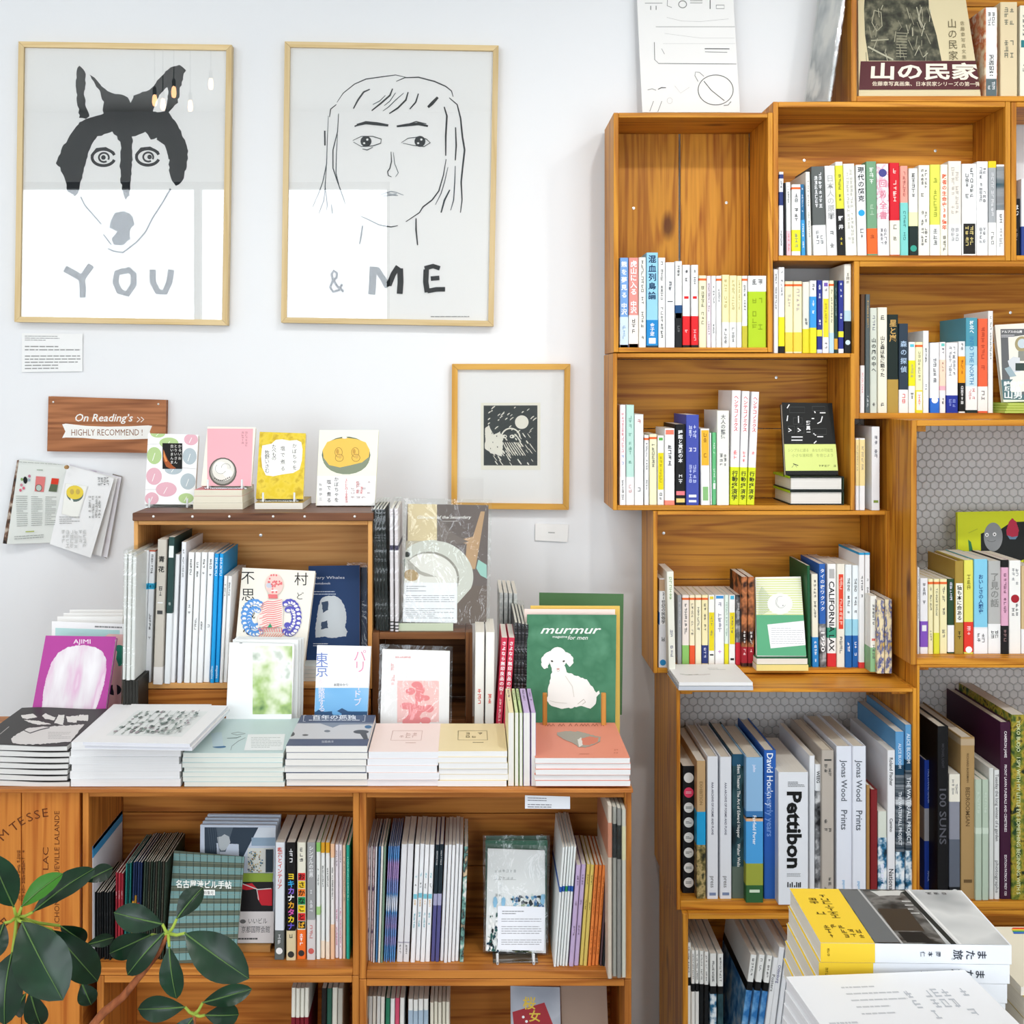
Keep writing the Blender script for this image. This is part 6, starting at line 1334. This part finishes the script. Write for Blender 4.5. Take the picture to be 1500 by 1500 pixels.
# face-out books in the crates
def black_book(k):
    w = 'f4f4f4'
    for pts in (((600,205),(618,175)), ((600,305),(606,262)), ((690,265),(692,320)), ((818,228),(824,242)), ((860,240),(905,240)), ((795,285),(815,285)), ((840,325),(868,310),(880,268)), ((610,362),(635,378),(612,388)), ((685,362),(708,378),(686,388)), ((635,430),(725,430)), ((635,455),(722,455)), ((808,402),(828,418)), ((838,428),(885,428)), ((812,480),(832,462))): k.line(list(pts), 8, w)
    for a in ((620,195,740,240), (650,280,720,330), (800,190,900,225), (610,345,660,400), (680,345,735,400), (800,365,910,410), (635,425,725,470)): k.line([(a[0],a[1]),(a[2],a[1]),(a[2],a[3]),(a[0],a[3]),(a[0],a[1])], 3, '4a4d4c')
    k.vert('驚異', 768, 300, 380, 34, w, .03); k.line([(755,392),(785,392)], 5, w)
    k.rect(565, 487, 1010, 695, 'dbe78a'); k.txt('シンプルに語る　あなたの可能性', 610, 545, 20, '9cab5a', wid=350); k.txt('小さな違和感　を信じよう', 640, 585, 20, '9cab5a', wid=320); k.marks(845, 648, 985, 672, '5c6a30', 6, 20); k.line([(640,670),(660,645),(680,668)], 3, '444444'); k.line([(690,655),(650,640)], 6, '222222')
f2 = Z(740.5, 2.52)
for i in range(2):
    zb = f2+i*.0293
    r = thing('book', ('lower', 'upper')[i]+' thick white-edged hardcover lying under the black propped book', 'book', (X(1157, 2.53), 2.53, zb), group='two hardcovers under the black book')
    w = (1236-1157)*2.53/F; dd = .135; hd = .0285
    box('page_block', .003, w-.004, .003, dd-.001, .0026, hd-.0026, pages('z', 'efece6'), r); box('cover', 0, w, 0, dd, hd-.0025, hd, M('1c2420'), r); box('back_cover', 0, w, 0, dd, 0, .0025, M('1c2420'), r)
    box('spine', w-.002, w+.0008, 0, dd, 0.0005, hd-.0005, M('2a3a28'), r, .0009); box('band', 0, w+.0012, .045, .135, hd, hd+.0006, M('c5dd3a'), r); box('band', -.0006, w*.0+.0004, .0, dd, hd-.004, hd+.0006, M('a9cf2a'), r)
z2 = f2+.0588; y_ = yb_(z2+.0008, 2.56)
face('black face-out book with broken white strokes and a lime band', (1145.5, 589.5), (1219, 590.5), (1228, y_), (1151, y_-1), 2.60, 2.555, .018, '151716', black_book, (1040, 560, 5.357), hard=True, board=.002)
# green face-out book in the CALIFORNIA crate
def gb(k):
    for i in range(16): k.rect(655, 385+i*13.5, 930, 391+i*13.5, 'dfe79c')
    for i in range(16): k.line([(670, 470+i*9), (690+i*6, 430+i*7)], 2, '8aa88a')
    k.ell(795, 530, 74, 62, 'f2f2ec'); k.ring(800, 520, 30, 34, 2, 'aab0aa', .5, 5); k.ell(812, 540, 3, 3, '666666'); k.line([(780,500),(775,530),(790,550)], 2, 'b0b4b0')
    k.rect(650, 595, 955, 830, '5fae82'); k.poly([(722,650),(935,628),(948,768),(742,788)], 'f5f5f6'); k.lines(745, 665, 930, 765, 8, 'c4c8cc', .25)
f3 = Z(979, 2.52)
flat('deep green book lying at the base of the striped green book', 1108.5, 1183, 0, .012, 2.50, .125, '2f6a48', None, zoff=f3+.0245)
flat('glossy pale yellow book at the very bottom of the pile', 1108, 1184, 0, .0118, 2.498, .13, 'efdf90', None, zoff=f3+.012, spine='front')
y_ = yb_(f3+.0252, 2.53)
face('striped yellow and green face-out book with a white note', (1106.5, 845.5), (1173, 844.5), (1181, y_), (1109, y_), 2.565, 2.515, .012, 'f2f2e6', gb, (940, 750, 3.947))
# tilted grey mountain book on green leaflets
f4 = Z(605.2, 2.52)
for i in range(4): flat(f'{("lowest","second lowest","second highest","highest")[i]} lime green leaflet under the tilted grey book', 1472+i*1.5, 1560, 0, .0048, 2.50, .13, 'a8c62c', None, zoff=f4+.0052*(i+1), group='lime green leaflets', tone='c2d468', yaw=.03)
def mtn(k):
    k.rect(52, 35, 620, 640, '67696b'); k.rect(52, 35+575, 620, 1000, '5a7a80') if False else None
    k.poly([(60, 505), (620, 475), (620, 690), (60, 690)], '56747a')
    k.ell(250, 175, 66, 72, 'a79c74'); k.ell(250, 170, 40, 44, 'c9d6dc'); k.rect(215, 240, 270, 330, '8d8f88'); k.poly([(120,330),(170,290),(230,300),(235,430),(150,440)], 'd6dade'); k.poly([(90,400),(140,380),(200,470),(140,480)], '9fb4bc'); k.rect(190, 350, 290, 420, '3c4a46')
    k.txt('アルプスの山男', 60, 70, 18, 'f0f0ee', wid=190, bold=.03); k.lines(60, 85, 180, 115, 2, 'dddddd', .4)
    k.txt('畦地梅太郎', 85, 560, 36, 'f2f4f4', wid=300, bold=.03); k.txt('版画集', 90, 605, 34, 'f2f4f4', wid=150, bold=.03); k.txt('山男', 90, 672, 54, 'f6f6f6', wid=160, bold=.02)
y_ = yb_(f4+.0225, 2.54)
face('tilted grey and teal face-out book with cream border', (1457, 476), (1560, 470), (1576, y_-6), (1470, y_+1), 2.60, 2.545, .012, 'efece0', mtn, (1456.8, 475.2, 6.25))
# yellow-green picture book
def stone(k):
    k.poly([(575,670),(600,660),(700,640),(760,600),(1100,590),(1100,860),(575,860)], '1c1f1e'); k.poly([(498,705),(515,720),(530,790),(505,800)], '2f7a4e')
    k.ell(650, 690, 57, 88, '8d9092', n=30); k.ell(612, 677, 11, 12, 'f4f4f4'); k.ell(612, 678, 4, 5, '111'); k.ell(658, 674, 11, 12, 'f4f4f4'); k.ell(658, 675, 4, 5, '111'); k.ring(640, 705, 26, 14, 3, '5d6062', .3, 2.8)
    k.poly([(765,575),(790,600),(805,650),(800,685),(765,692),(732,680),(730,650),(745,600)], 'b8304a', 1.5); k.poly([(735,680),(765,692),(800,685),(785,705),(750,705)], '6a86a0'); k.line([(500,665),(555,640)], 5, 'b4bf2a')
f5 = Z(964.5, 2.40); y_ = yb_(f5, 2.62)
face('large yellow-green picture book with a smiling grey stone', (1402.5, 750), (1560, 747), (1560, y_), (1404, y_), 2.64, 2.60, .010, 'd2da24', stone, (1300, 620, 4.1667), hard=True, name='picture_book')
# brown-banded photo book at the top
def minka(k):
    k.poly([(540,-200),(920,-200),(925,50),(965,200),(990,350),(585,350),(555,200),(540,50)], MN(['2f2f26', '4a4a3c', '77735e'], 55))
    rs = random.Random(2)
    for _ in range(38):
        x, y = rs.uniform(565, 930), rs.uniform(20, 320); k.line([(x, y), (x+rs.uniform(-30, 30), y+rs.uniform(20, 80))], rs.uniform(3, 6), rs.choice(['a39f86', '8a8670', 'b9b59c']), True)
    for i in range(9): k.line([(735, 190+i*17), (795, 192+i*17)], 4, 'a39f86')
    k.line([(600,60),(590,130),(620,180),(650,150),(640,70),(600,60)], 5, 'a9a58c'); k.line([(575,270),(650,310),(720,345)], 9, 'b9b59c'); k.line([(850,40),(870,120),(895,170)], 6, 'b5b098'); k.line([(880,40),(860,110),(880,160)], 5, 'b5b098'); k.line([(590,235),(690,228)], 8, 'a39f86')
    k.vert('山の民家', 1055, 105, 350, 56, '6b6248'); k.vert('佐藤章写真文集', 1115, 118, 345, 26, '8a8062')
    k.poly([(540,355),(1215,350),(1250,515),(540,520)], '55262a'); k.txt('山の民家', 600, 450, 72, 'f2e9d4', wid=590, bold=.03); k.txt('佐藤章写真画集、日本民家シリーズの第一弾！', 610, 495, 20, 'e6d8c0', wid=595, bold=.01)
f6 = Z(140.5, 2.52)
y_ = yb_(f6+.0005, 2.535)
face('brown-banded face-out photo book of farmhouses', (1256.5, -60), (1405, -62), (1437, y_-1), (1258, y_), 2.57, 2.535, .022, 'd9cba4', minka, (1120, 0, 3.947), hard=True)
# plastic-wrapped board leaning beside the topmost crate
q0 = thing('wrapped_board', 'clear-wrapped pale board leaning against the topmost crate', 'board', P(1213, 148, 2.53))
pts = [P(1243, -60, 2.53), P(1213, 148.6, 2.53), P(1180, 148.6, 2.68), P(1208, -60, 2.68)]; pts = [p-q0.location for p in pts]
nn = Vector((1, 0, 0)); th_ = .0045
V = pts+[p+nn*th_ for p in pts]
link('board', V, [(0, 1, 2, 3), (7, 6, 5, 4), (0, 4, 5, 1), (1, 5, 6, 2), (2, 6, 7, 3), (3, 7, 4, 0)], MN(['e4e4e0', 'c9cccc', 'aab0b2', 'e9e9e6'], 9), q0)
V = [p-nn*.003+Vector((0, -.002 if p.y < .05 else .002, 0)) for p in pts]+[p+nn*(th_+.002)+Vector((0, -.002 if p.y < .05 else .002, 0)) for p in pts]
link('plastic_sleeve', V, [(0, 1, 2, 3), (7, 6, 5, 4), (0, 4, 5, 1), (1, 5, 6, 2), (2, 6, 7, 3), (3, 7, 4, 0)], SLEEVE(), q0)
# white flat books on the art crate
zH = Z(1008.5, 2.40)+.0003
for i in range(2): flat(('lower grey-edged', 'upper white')[i]+' large book lying on top of the art-book crate', 994+i*.5, 1103-i*.5, 0, .0075-i*.001, 2.385, .155, ('c9ced6', 'f3f2f1')[i], (lambda k: (k.line([(.1,.55),(.2,.62),(.35,.58)], .015, '5a7a58', True), k.line([(.2,.6),(.42,.6),(.52,.56)], .012, '8a6a6a', True), k.lines(.55, .2, .8, .35, 2, 'c8c8c8', .3))) if i else None,
    zoff=zH+.0076*(i+1), hard=True, yaw=.0, spine='front', group='two large books on the art crate')
# counter crates: face-out things
def plaid(k):
    for i in range(9):
        y = 345+i*64; k.rect(475, y+28, 890, y+64, '6f9492')
    for i in range(12): k.line([(480+i*36, 340), (474+i*36, 920)], 3, '33443f')
    for i in range(17): k.line([(475, 350+i*33), (890, 350+i*33)], 1.5, '8a9484')
    k.txt('名古屋渋ビル手帖', 530, 545, 31, 'f4f4ee', wid=290, bold=.02); k.rect(668, 556, 734, 585, 'f0f0ea'); k.txt('特集号', 675, 580, 15, '2b2b2b', wid=52)
fc = Z(1418, 1.97); y_ = yb_(fc+.0005, 1.985)
face('plaid grey-green face-out booklet with white brushed title', (255, 1246), (358, 1255), (345, y_-2), (241.5, y_), 2.035, 1.985, .006, '555c4c', plaid, (110, 1150, 3.571))
def bldg(k):
    k.rect(650, 205, 1050, 660, 'c9d2e0'); k.poly([(682,222),(960,222),(885,370),(860,460),(682,460)], '2f3d4c'); k.poly([(742,222),(830,222),(790,350),(760,350)], '55626e'); k.ell(777, 300, 32, 42, 'b9bfc2', n=10, jit=.25)
    for i in range(5): k.line([(700+i*12, 222), (720+i*10, 400)], 2, '4a5866')
    k.poly([(960,222),(1048,222),(1048,270),(935,280)], 'dbe2ea'); k.rect(925, 275, 1048, 318, '93a9bd'); k.rect(905, 330, 1040, 460, 'd9dad2')
    rs = random.Random(4)
    for _ in range(90): x, y = rs.uniform(905, 980), rs.uniform(345, 450); k.rect(x, y, x+6, y+7, rs.choice(['8a5a3a', '4a7a9a', 'c8b070', '5a6a5a', 'e8e4da']))
    k.rect(1000, 335, 1038, 455, '27353f'); k.poly([(870,460),(1040,460),(1035,505),(900,520),(865,515)], '8aa23a'); k.rect(855, 505, 1040, 660, '171314')
    k.poly([(865,520),(930,512),(955,540),(900,548),(862,540)], 'c8202e'); k.poly([(960,550),(1035,540),(1035,630),(980,628),(958,590)], 'c41e2c'); k.line([(880,515),(960,545),(1030,540)], 5, 'd6d0cc'); k.line([(955,545),(965,600)], 4, 'd6d0cc')
    k.rect(650, 660, 1050, 830, 'd8d2d0'); k.line([(840,738),(1030,738)], 2, '999999'); k.txt('いいビル', 912, 722, 24, '3a3a3a', wid=98); k.ell(882, 712, 16, 11, '6a6a6a'); k.txt('京都国際会館', 875, 768, 26, '3a3a40', wid=150); k.lines(840, 795, 960, 810, 1, '555555', .6)
fb = fc+.0108
flat('thin tan board under the building magazines', 296, 396, 0, .0098, 2.025, .10, 'b98648', None, zoff=fc+.0101, name='board', cat='board', tone='b98648')
y_ = yb_(fb, 2.03)
for i in range(4): face(f'{ORD[i]} sleeved building magazine of the leaning pile, counting from the front', (293.5+i*3.5, 1208-i*5), (404+i*3.3-i, 1209-i*5), (401+i, y_), (292+i*2, y_), 2.065+i*.012, 2.036+i*.012, .009, 'c3cedd', bldg if i == 0 else None, (110, 1150, 3.571), name='magazine', cat='magazine', group='leaning building magazines')
def artb(k):
    rs = random.Random(8)
    for x, y in ((175,660),(180,715),(180,780),(180,850)): k.marks(x, y, x+(180 if y < 720 else 60), y+28, 'b9bcbc', 6 if y < 720 else 2, 26)
    k.line([(170,742),(350,742)], 2, '9a9a98')
    for _ in range(60):
        x = rs.uniform(310, 570); y = rs.uniform(870, 990); k.ell(x, y, rs.uniform(6, 22), rs.uniform(8, 28), rs.choice(['20303a', '2f6a9c', '8fa070', '16202a', '7fb4d0', 'dfe6e2']), n=8, jit=.4)
    for _ in range(45):
        x = rs.uniform(125, 215); y = rs.uniform(1200, 1330) if rs.random() < .6 else rs.uniform(950, 1200); k.ell(x, y, rs.uniform(3, 14), rs.uniform(8, 26), rs.choice(['10161a', '1d3a4a', '2a5a54', 'f3f3f1']), n=8, jit=.4)
    for x, y in ((185, 915), (250, 915), (555, 900)): k.ell(x, y, 16, 40, '8fc0de', jit=.2)
    for _ in range(14): k.ell(rs.uniform(330, 470), rs.uniform(1290, 1325), 18, 9, rs.choice(['2c3a22', '1a241c', '6a6a4a']), n=8)
    k.poly([(205,945),(578,955),(565,1298),(205,1290)], 'eff1f7'); k.lines(240, 980, 420, 1015, 2, '77787c', .35); k.lines(235, 1040, 545, 1075, 2, '9a9ba0', .3); k.lines(235, 1100, 545, 1170, 4, '9a9ba0', .3); k.lines(235, 1205, 545, 1255, 3, '9a9ba0', .3)
fd = Z(1422, 1.97); y_ = yb_(fd+.006, 2.01)
for i in range(2): face(('green-topped sleeved booklet directly', 'farther green-topped booklet')[i]+' behind the ink-splash booklet', (711+i*1, 1231-i*6), (802-i*1, 1231-i*6), (800, y_-4), (712, y_-4), 2.085+i*.022, 2.05+i*.022, .008, '2f6a52', None, sleeve=i == 0)
face('white sleeved booklet with ink splashes and a typed note', (714.8, 1243), (798, 1246), (799.5, y_), (711.5, y_-6), 2.065, 2.018, .014, 'f4f5f5', artb, (690, 1150, 5.356), sleeve=True)
stand('clear stand with two prongs under the ink-splash booklet', 722, 788, 0, 2.0, z=fd+.0004)
r = face('small typed card taped under the counter board edge', (769, 1165), (835, 1167), (835, 1185), (769, 1184.5), 1.9685, 1.9685, .0008, 'eceff4', lambda k: (k.lines(.06, .1, .5, .45, 2, '8a8a90', .4), k.lines(.06, .6, .94, .95, 2, '8a8a90', .4)), name='caption_card', cat='card')
def sakura(k):
    k.poly([(1000,208),(1118,172),(1168,300),(1010,300)], 'a33038'); k.vert('桜', 1062, 150, 200, 48, 'e0c04a', .02); k.vert('女', 1082, 198, 246, 44, 'e0c04a', .02); k.ell(1040, 226, 5, 5, 'eeeeee'); k.ell(1052, 242, 5, 5, 'eeeeee')
fl_ = Z(1690, 1.97)
face('grey face-out book with a red panel and yellow characters, low crate', (748, 1444), (820, 1446), (825, 1640), (750, 1640), 2.03, 1.99, .012, MN(['9aa0ac', 'b9bcc4', '7f8694'], 8), sakura, (350, 1400, 2.5))
face('plain taupe face-out book beside the red-panelled one', (820.5, 1438), (888, 1434), (896, 1640), (829, 1640), 2.04, 2.0, .014, 'a08878', None)

# ------------------------------------------------------------------ table with the stacks at the front
TZ = .700
r = thing('display_table', 'white-topped display table under the yellow-banded stack, mostly out of view', 'table', (X(1420, 1.4), 1.30, 0))
box('tabletop', -.165, .9, -.35, .262, TZ-.03, TZ, M('e4e0d8', .4), r, .002)
for sx in (-.13, .86):
    for sy in (-.31, .23): box('leg', sx-.02, sx+.02, sy-.02, sy+.02, 0, TZ-.031, wood('z', *WT), r)
ZT = Z(1381, 1.39); th = .0212
def trip(k):
    # drawing frame in the photograph's crop: x along the spine, y from far edge to near edge
    k.rect(0, 0, .285, 1, 'f5cf3a'); k.rect(.285, 0, .66, 1, MN(['1c1b1a', '4b4a47', '7a7874', '2a2520'], 26, (1, 1, 1))); k.rect(.29, .02, .42, .98, '6a6d6e'); k.rect(.43, .38, .60, .78, '3d3226'); k.line([(.40,0),(.43,1)], .012, 'b8b8b6'); k.rect(.66, 0, .99, 1, MN(['b8baba', 'd5d6d4', '8d9092'], 6)); k.line([(.655,0),(.70,1)], .03, '1d2322'); k.line([(.69,0),(.735,1)], .014, 'e8e8e6'); k.poly([(.45,.80),(.58,.80),(.60,.98),(.46,.98)], '151515'); k.poly([(.45,.03),(.66,.02),(.62,.12),(.50,.14)], 'c9c9c4', .012)
    k.marks(.06, .12, .20, .62, '6a5410', 2, .065); k.marks(.06, .68, .26, .92, '6a5410', 5, .08); k.marks(.77, .05, .90, .12, '555555', 3, .05); k.lines(.60, .2, .65, .5, 4, 'e4e4e0', .2)
for i in range(5):
    x0 = 1202-i*2.6; w = (1477-1202)*1.39/F; dpt = .150; z0 = ZT-th*(i+1)-.0004*i
    nth = ('topmost', 'second from the top', 'third from the top', 'fourth from the top', 'lowest')[i]
    r = thing('book', f'white book with a yellow band, {nth} of the table stack', 'book', (X(x0, 1.39), 1.39, z0), (0, 0, -math.radians(1.6)), group='yellow-banded books on the table')
    w = w+random.uniform(-.001, .001)
    box('page_block', .0008, w-.0008, .0008, dpt-.0008, .001, th-.001, pages('z', 'ebe6da'), r)
    for z in ((0, .0009), (th-.0009, th)): box('cover' if z[0] else 'back_cover', 0, w, 0, dpt, z[0], z[1], M('eceef2'), r)
    box('spine', 0, w, -.0006, .0003, 0, th, M('eceff4'), r)
    box('band', -.0002, w*.285, -.0010, -.0006, 0, th, M('f5cf3a'), r); 
    if i: box('band', 0, w*.285, 0, dpt, th, th+.0002, M('f5cf3a'), r)
    k = Ink(lambda u, v, w=w: Vector((u*w, v*dpt, th)), (0, 0, 1), 1.5e-4).frame(0, 0, 1, 1)
    if i == 0: trip(k); k.build('printed_cover', r)
    k = Ink(lambda u, v, w=w: Vector((u*w, -.001, v*th)), (0, -1, 0), 2e-4).frame(0, 0, w*1000, th*1000)
    W_ = w*1000; H_ = th*1000
    def side(t, x, cy, sz, c, B=0):
        gv, gf, a, b, c_, d = glyphs(t, B); mx, my = (a+b)/2, (c_+d)/2
        k.k += 1; k.add([(x+(q[1]-my)*sz, cy+(q[0]-mx)*sz) for q in gv], gf, c)
    for t, f_ in (('ま', .845), ('た', .785), ('旅', .72)): side(t, W_*f_, H_*.52, 11.5, '2e3440', .012)
    k.ring(W_*.69, H_*.74, .9, .9, .3, '2e3440')
    for t, f_ in (('岡', .615), ('本', .575), ('仁', .535)): side(t, W_*f_, H_*.5, 6, '3a4250', .01)
    k.marks(W_*.03, H_*.25, W_*.05, H_*.8, '7a6010', 1, 3)
    k.build('printed_title', r)
for i in range(4):
    z_ = Z(1424, 1.375)
    flat(('topmost', 'second', 'third', 'lowest')[i]+' pale pencil-written notebook in front of the yellow-banded stack', 1247-i*2, 1560, 0, .013, 1.18-i*.002, .185, 'eeeff1', (lambda k: (k.lines(.25, .12, .55, .5, 5, 'c4c6ca', .2), k.lines(.05, .5, .3, .8, 3, 'c9cbd0', .2), k.marks(.5, .2, .9, .65, 'c0c4ca', 8, .12, .5))) if i == 0 else None,
         yaw=math.radians(4.5), zoff=z_-i*.0135, group='pale notebooks', tone='eeeef2', name='notebook', cat='notebook')
zq = Z(1355, 1.56); xq = .622/1.40*F+CX
flat('cream handwritten booklet behind the table stack, at the picture edge', xq, xq+210, 0, .010, 1.40, .155, 'e6dfca', lambda k: (k.marks(365, 440, 560, 560, '77756a', 9, 18), k.poly([(1435,272),(1560,272),(1560,282),(1428,282)], 'e0502a'), k.poly([(1428,282),(1560,282),(1560,290),(1432,290)], 'e8c83a'), k.poly([(1432,290),(1560,290),(1560,298),(1436,298)], '4a9a5a'), k.poly([(1436,298),(1560,298),(1560,308),(1440,308)], '3a6ac0')), (1120, 1290, 3.947), zoff=zq, name='booklet', cat='booklet')
flat('yellow and teal edged book under the cream booklet', xq+6, xq+215, 0, .024, 1.395, .15, 'e9c83c', None, zoff=zq-.0104, spine='front')
flat('white carton carrying the two edge books on the table', xq+4, xq+212, 0, zq-.035-TZ-.0006, 1.398, .15, 'd8d4ca', None, zoff=zq-.035, name='carton', cat='box')
flat('low white carton raising the yellow-banded stack', 1200, 1470, 0, ZT-th*5-.004-TZ, 1.395, .14, 'd5d0c6', None, zoff=ZT-th*5-.0022, name='carton', cat='box')
flat('low white carton raising the pencil-written notebooks', 1255, 1540, 0, Z(1424, 1.375)-4*.0135-TZ-.0008, 1.195, .15, 'd9d6ce', None, zoff=Z(1424, 1.375)-4*.0135-.0004, name='carton', cat='box', yaw=math.radians(4.5))

# ------------------------------------------------------------------ plant in the foreground
leafm, nt, N, L, b = nodes('glossy_leaf')
tc = N.new('ShaderNodeTexCoord'); nz = N.new('ShaderNodeTexNoise'); nz.inputs['Scale'].default_value = 30; L.new(tc.outputs['Object'], nz.inputs[0])
rr = ramp(nt, [(.3, '0f2818'), (.7, '173a22')]); L.new(nz.outputs[0], rr.inputs[0])
oi = N.new('ShaderNodeObjectInfo'); hv = N.new('ShaderNodeHueSaturation'); L.new(rr.outputs[0], hv.inputs['Color']); mr = N.new('ShaderNodeMapRange'); mr.inputs[3].default_value = .75; mr.inputs[4].default_value = 1.25
L.new(oi.outputs['Random'], mr.inputs[0]); L.new(mr.outputs[0], hv.inputs['Value']); L.new(hv.outputs[0], b.inputs['Base Color']); b.inputs['Roughness'].default_value = .30; b.inputs['Specular IOR Level'].default_value = .4
leaf_y = M('3f7a28', .35); rib = M('5c7c44', .5); pet = M('a3b84a', .5); bark = MN(['8a4a2c', 'a8623c', '6a3a26'], 60, (1, 1, .4), .7)
PD = 1.38
plant = thing('potted_plant', 'large-leaved potted houseplant in front of the counter, glossy dark green leaves', 'plant', (X(150, PD), PD, 0))
pb = plant.location.copy()
def leaf(B, T, wpx, dB=0, dT=0, cup=.12, droop=.10, tilt=0, mat=None):
    p0 = P(*B, PD+dB)-pb; p1 = P(*T, PD+dT)-pb; ax = p1-p0; ln_ = ax.length; a = ax.normalized()
    nrm = Vector((math.sin(tilt), -1, .35)); nrm = (nrm-a*nrm.dot(a)).normalized(); sd = a.cross(nrm).normalized()
    w = wpx*PD/F/2; V, Fc = [], []; nu, nv = 14, 8
    for i in range(nu+1):
        u = i/nu; prof_ = (math.sin(math.pi*min(1, u**1.22))**.68) if 0 < u < 1 else 0
        c = p0+a*(ln_*u)-nrm*(droop*ln_*(u**2))+nrm*(.06*ln_*math.sin(math.pi*u))
        for j in range(nv+1):
            s = j/nv*2-1; ww = w*prof_*s
            V.append(c+sd*ww+nrm*(abs(s)**1.3*w*prof_*cup*2)+nrm*(.035*w*math.sin(u*26+abs(s)*4)*abs(s)*prof_))
    for i in range(nu):
        for j in range(nv): q = i*(nv+1)+j; Fc.append((q, q+1, q+nv+2, q+nv+1))
    o = link('leaf', V, Fc, mat or leafm, plant, smooth=True)
    pts = [V[i*(nv+1)+nv//2]+nrm*.0006 for i in range(nu+1)]
    v, f = tube(pts, [.0009*(1-.8*i/nu)+.00015 for i in range(nu+1)], 5); link('midrib', v, f, rib, o, smooth=True)
    return p0
def petiole(a, b, da, db):
    p, q = P(*a, PD+da)-pb, P(*b, PD+db)-pb; m = (p+q)/2+Vector((0, 0, -.002))
    v, f = tube([p, m, q], [.0022, .0018, .0016], 6); link('petiole', v, f, pet, plant, smooth=True)
A = (25, 1343)
for Bp, T, w, dB, dT, c, d, t, m_ in (
 ((20,1328),(-14,1252),48,-.01,-.03,.15,.05,.3,None), ((31.7,1328),(91,1279),30,-.01,.0,.2,.05,-.4,leaf_y), ((48,1336),(140,1268),36,-.01,.05,.16,.08,-.2,None),
 ((124,1291),(166,1270),26,.05,.07,.12,.1,.1,None), ((32,1350),(90,1464),78,-.02,-.06,.10,.08,.25,None), ((76,1362),(146,1441),50,.0,.02,.14,.1,.4,None),
 ((88,1356),(127,1382),30,.01,.03,.2,.1,.2,None), ((18,1395),(2,1502),62,-.03,-.06,.12,.1,-.2,None), ((120,1440),(134,1473),30,.03,.03,.15,.1,.3,None),
 ((126,1384),(168,1373),19,.03,.05,.2,.1,0,None), ((6,1352),(-12,1405),34,-.01,-.03,.15,.1,.1,None), ((44,1452),(60,1506),34,.01,.02,.15,.1,.2,None), ((38,1455),(20,1490),26,.02,.03,.2,.1,0,None)):
    leaf(Bp, T, w, dB, dT, c, d, t, m_)
for q, d in (((20,1328),-.01), ((31.7,1328),-.01), ((48,1336),-.01), ((32,1350),-.02), ((76,1362),0), ((18,1395),-.03), ((6,1352),-.01), ((88,1356),.01)): petiole(A, q, 0, d)
Bc = (246.6, 1367.4)
for Bp, T, w, dB, dT, c, d, t in (
 ((238,1353.6),(166,1337),40,0,.0,.10,.06,.1), ((259,1346),(297,1299),33,0,.02,.2,.05,-.2), ((271,1367),(362,1433),60,-.01,-.04,.14,.1,.2),
 ((248,1387),(257,1465),36,-.01,-.02,.12,.08,-.1), ((241,1366),(184,1429),36,0,-.01,.14,.08,-.2), ((222,1369),(156,1399),35,.01,.02,.14,.1,.1)): leaf(Bp, T, w, dB, dT, c, d, t)
for q, d in (((238,1353.6),0), ((259,1346),0), ((271,1367),-.01), ((248,1387),-.01), ((241,1366),0), ((222,1369),.01)): petiole(Bc, q, 0, d)
Cc = (285, 1485.5)
for Bp, T, w, dB, dT, c, d, t in (((271,1475),(200,1479),36,.0,.0,.12,.1,.1), ((297,1468.6),(369,1449),29,0,.01,.2,.08,-.1), ((300,1487),(352,1487),34,.01,.03,.15,.1,.2), ((283,1490),(256,1530),30,0,-.01,.15,.1,0)): leaf(Bp, T, w, dB, dT, c, d, t)
for q in ((271,1475), (297,1468.6), (300,1487), (283,1490)): petiole(Cc, q, 0, 0)
def stem(pts, r):
    v, f = tube([P(x, y, PD+d)-pb for x, y, d in pts], r, 8); link('stem', v, f, bark, plant, smooth=True)
stem([(246.6,1367.4,0), (232,1396,0), (208,1426,0), (180,1460,0), (152,1483,0), (134,1504,0), (120,1600,0), (128,1900,0), (140,2040,0)], [.0022, .0032, .0036, .0042, .0048, .0048, .005, .006, .008])
stem([(25,1343,0), (32,1380,.02), (42,1430,.02), (48,1458,.02), (46,1510,.02), (90,1800,.02), (138,2040,0)], [.003, .003, .0035, .004, .0045, .006, .008])
stem([(285,1485.5,0), (282,1530,0), (220,1750,0), (150,2040,0)], [.002, .0028, .004, .006])
zp = .30; px_ = X(143, PD)-pb.x
v, f = lathe([(0, .0), (.10, 0), (.115, .02), (.14, .30), (.145, .34), (.135, .34), (.13, .31), (0, .31)], 28, (px_, 0, 0)); link('plant_pot', v, f, M('8a4a34', .7), plant, smooth=True)
v, f = lathe([(0, .335), (.131, .325), (.131, .312), (0, .312)], 24, (px_, 0, 0)); link('soil', v, f, MN(['2a1f16', '40301f'], 80), plant)
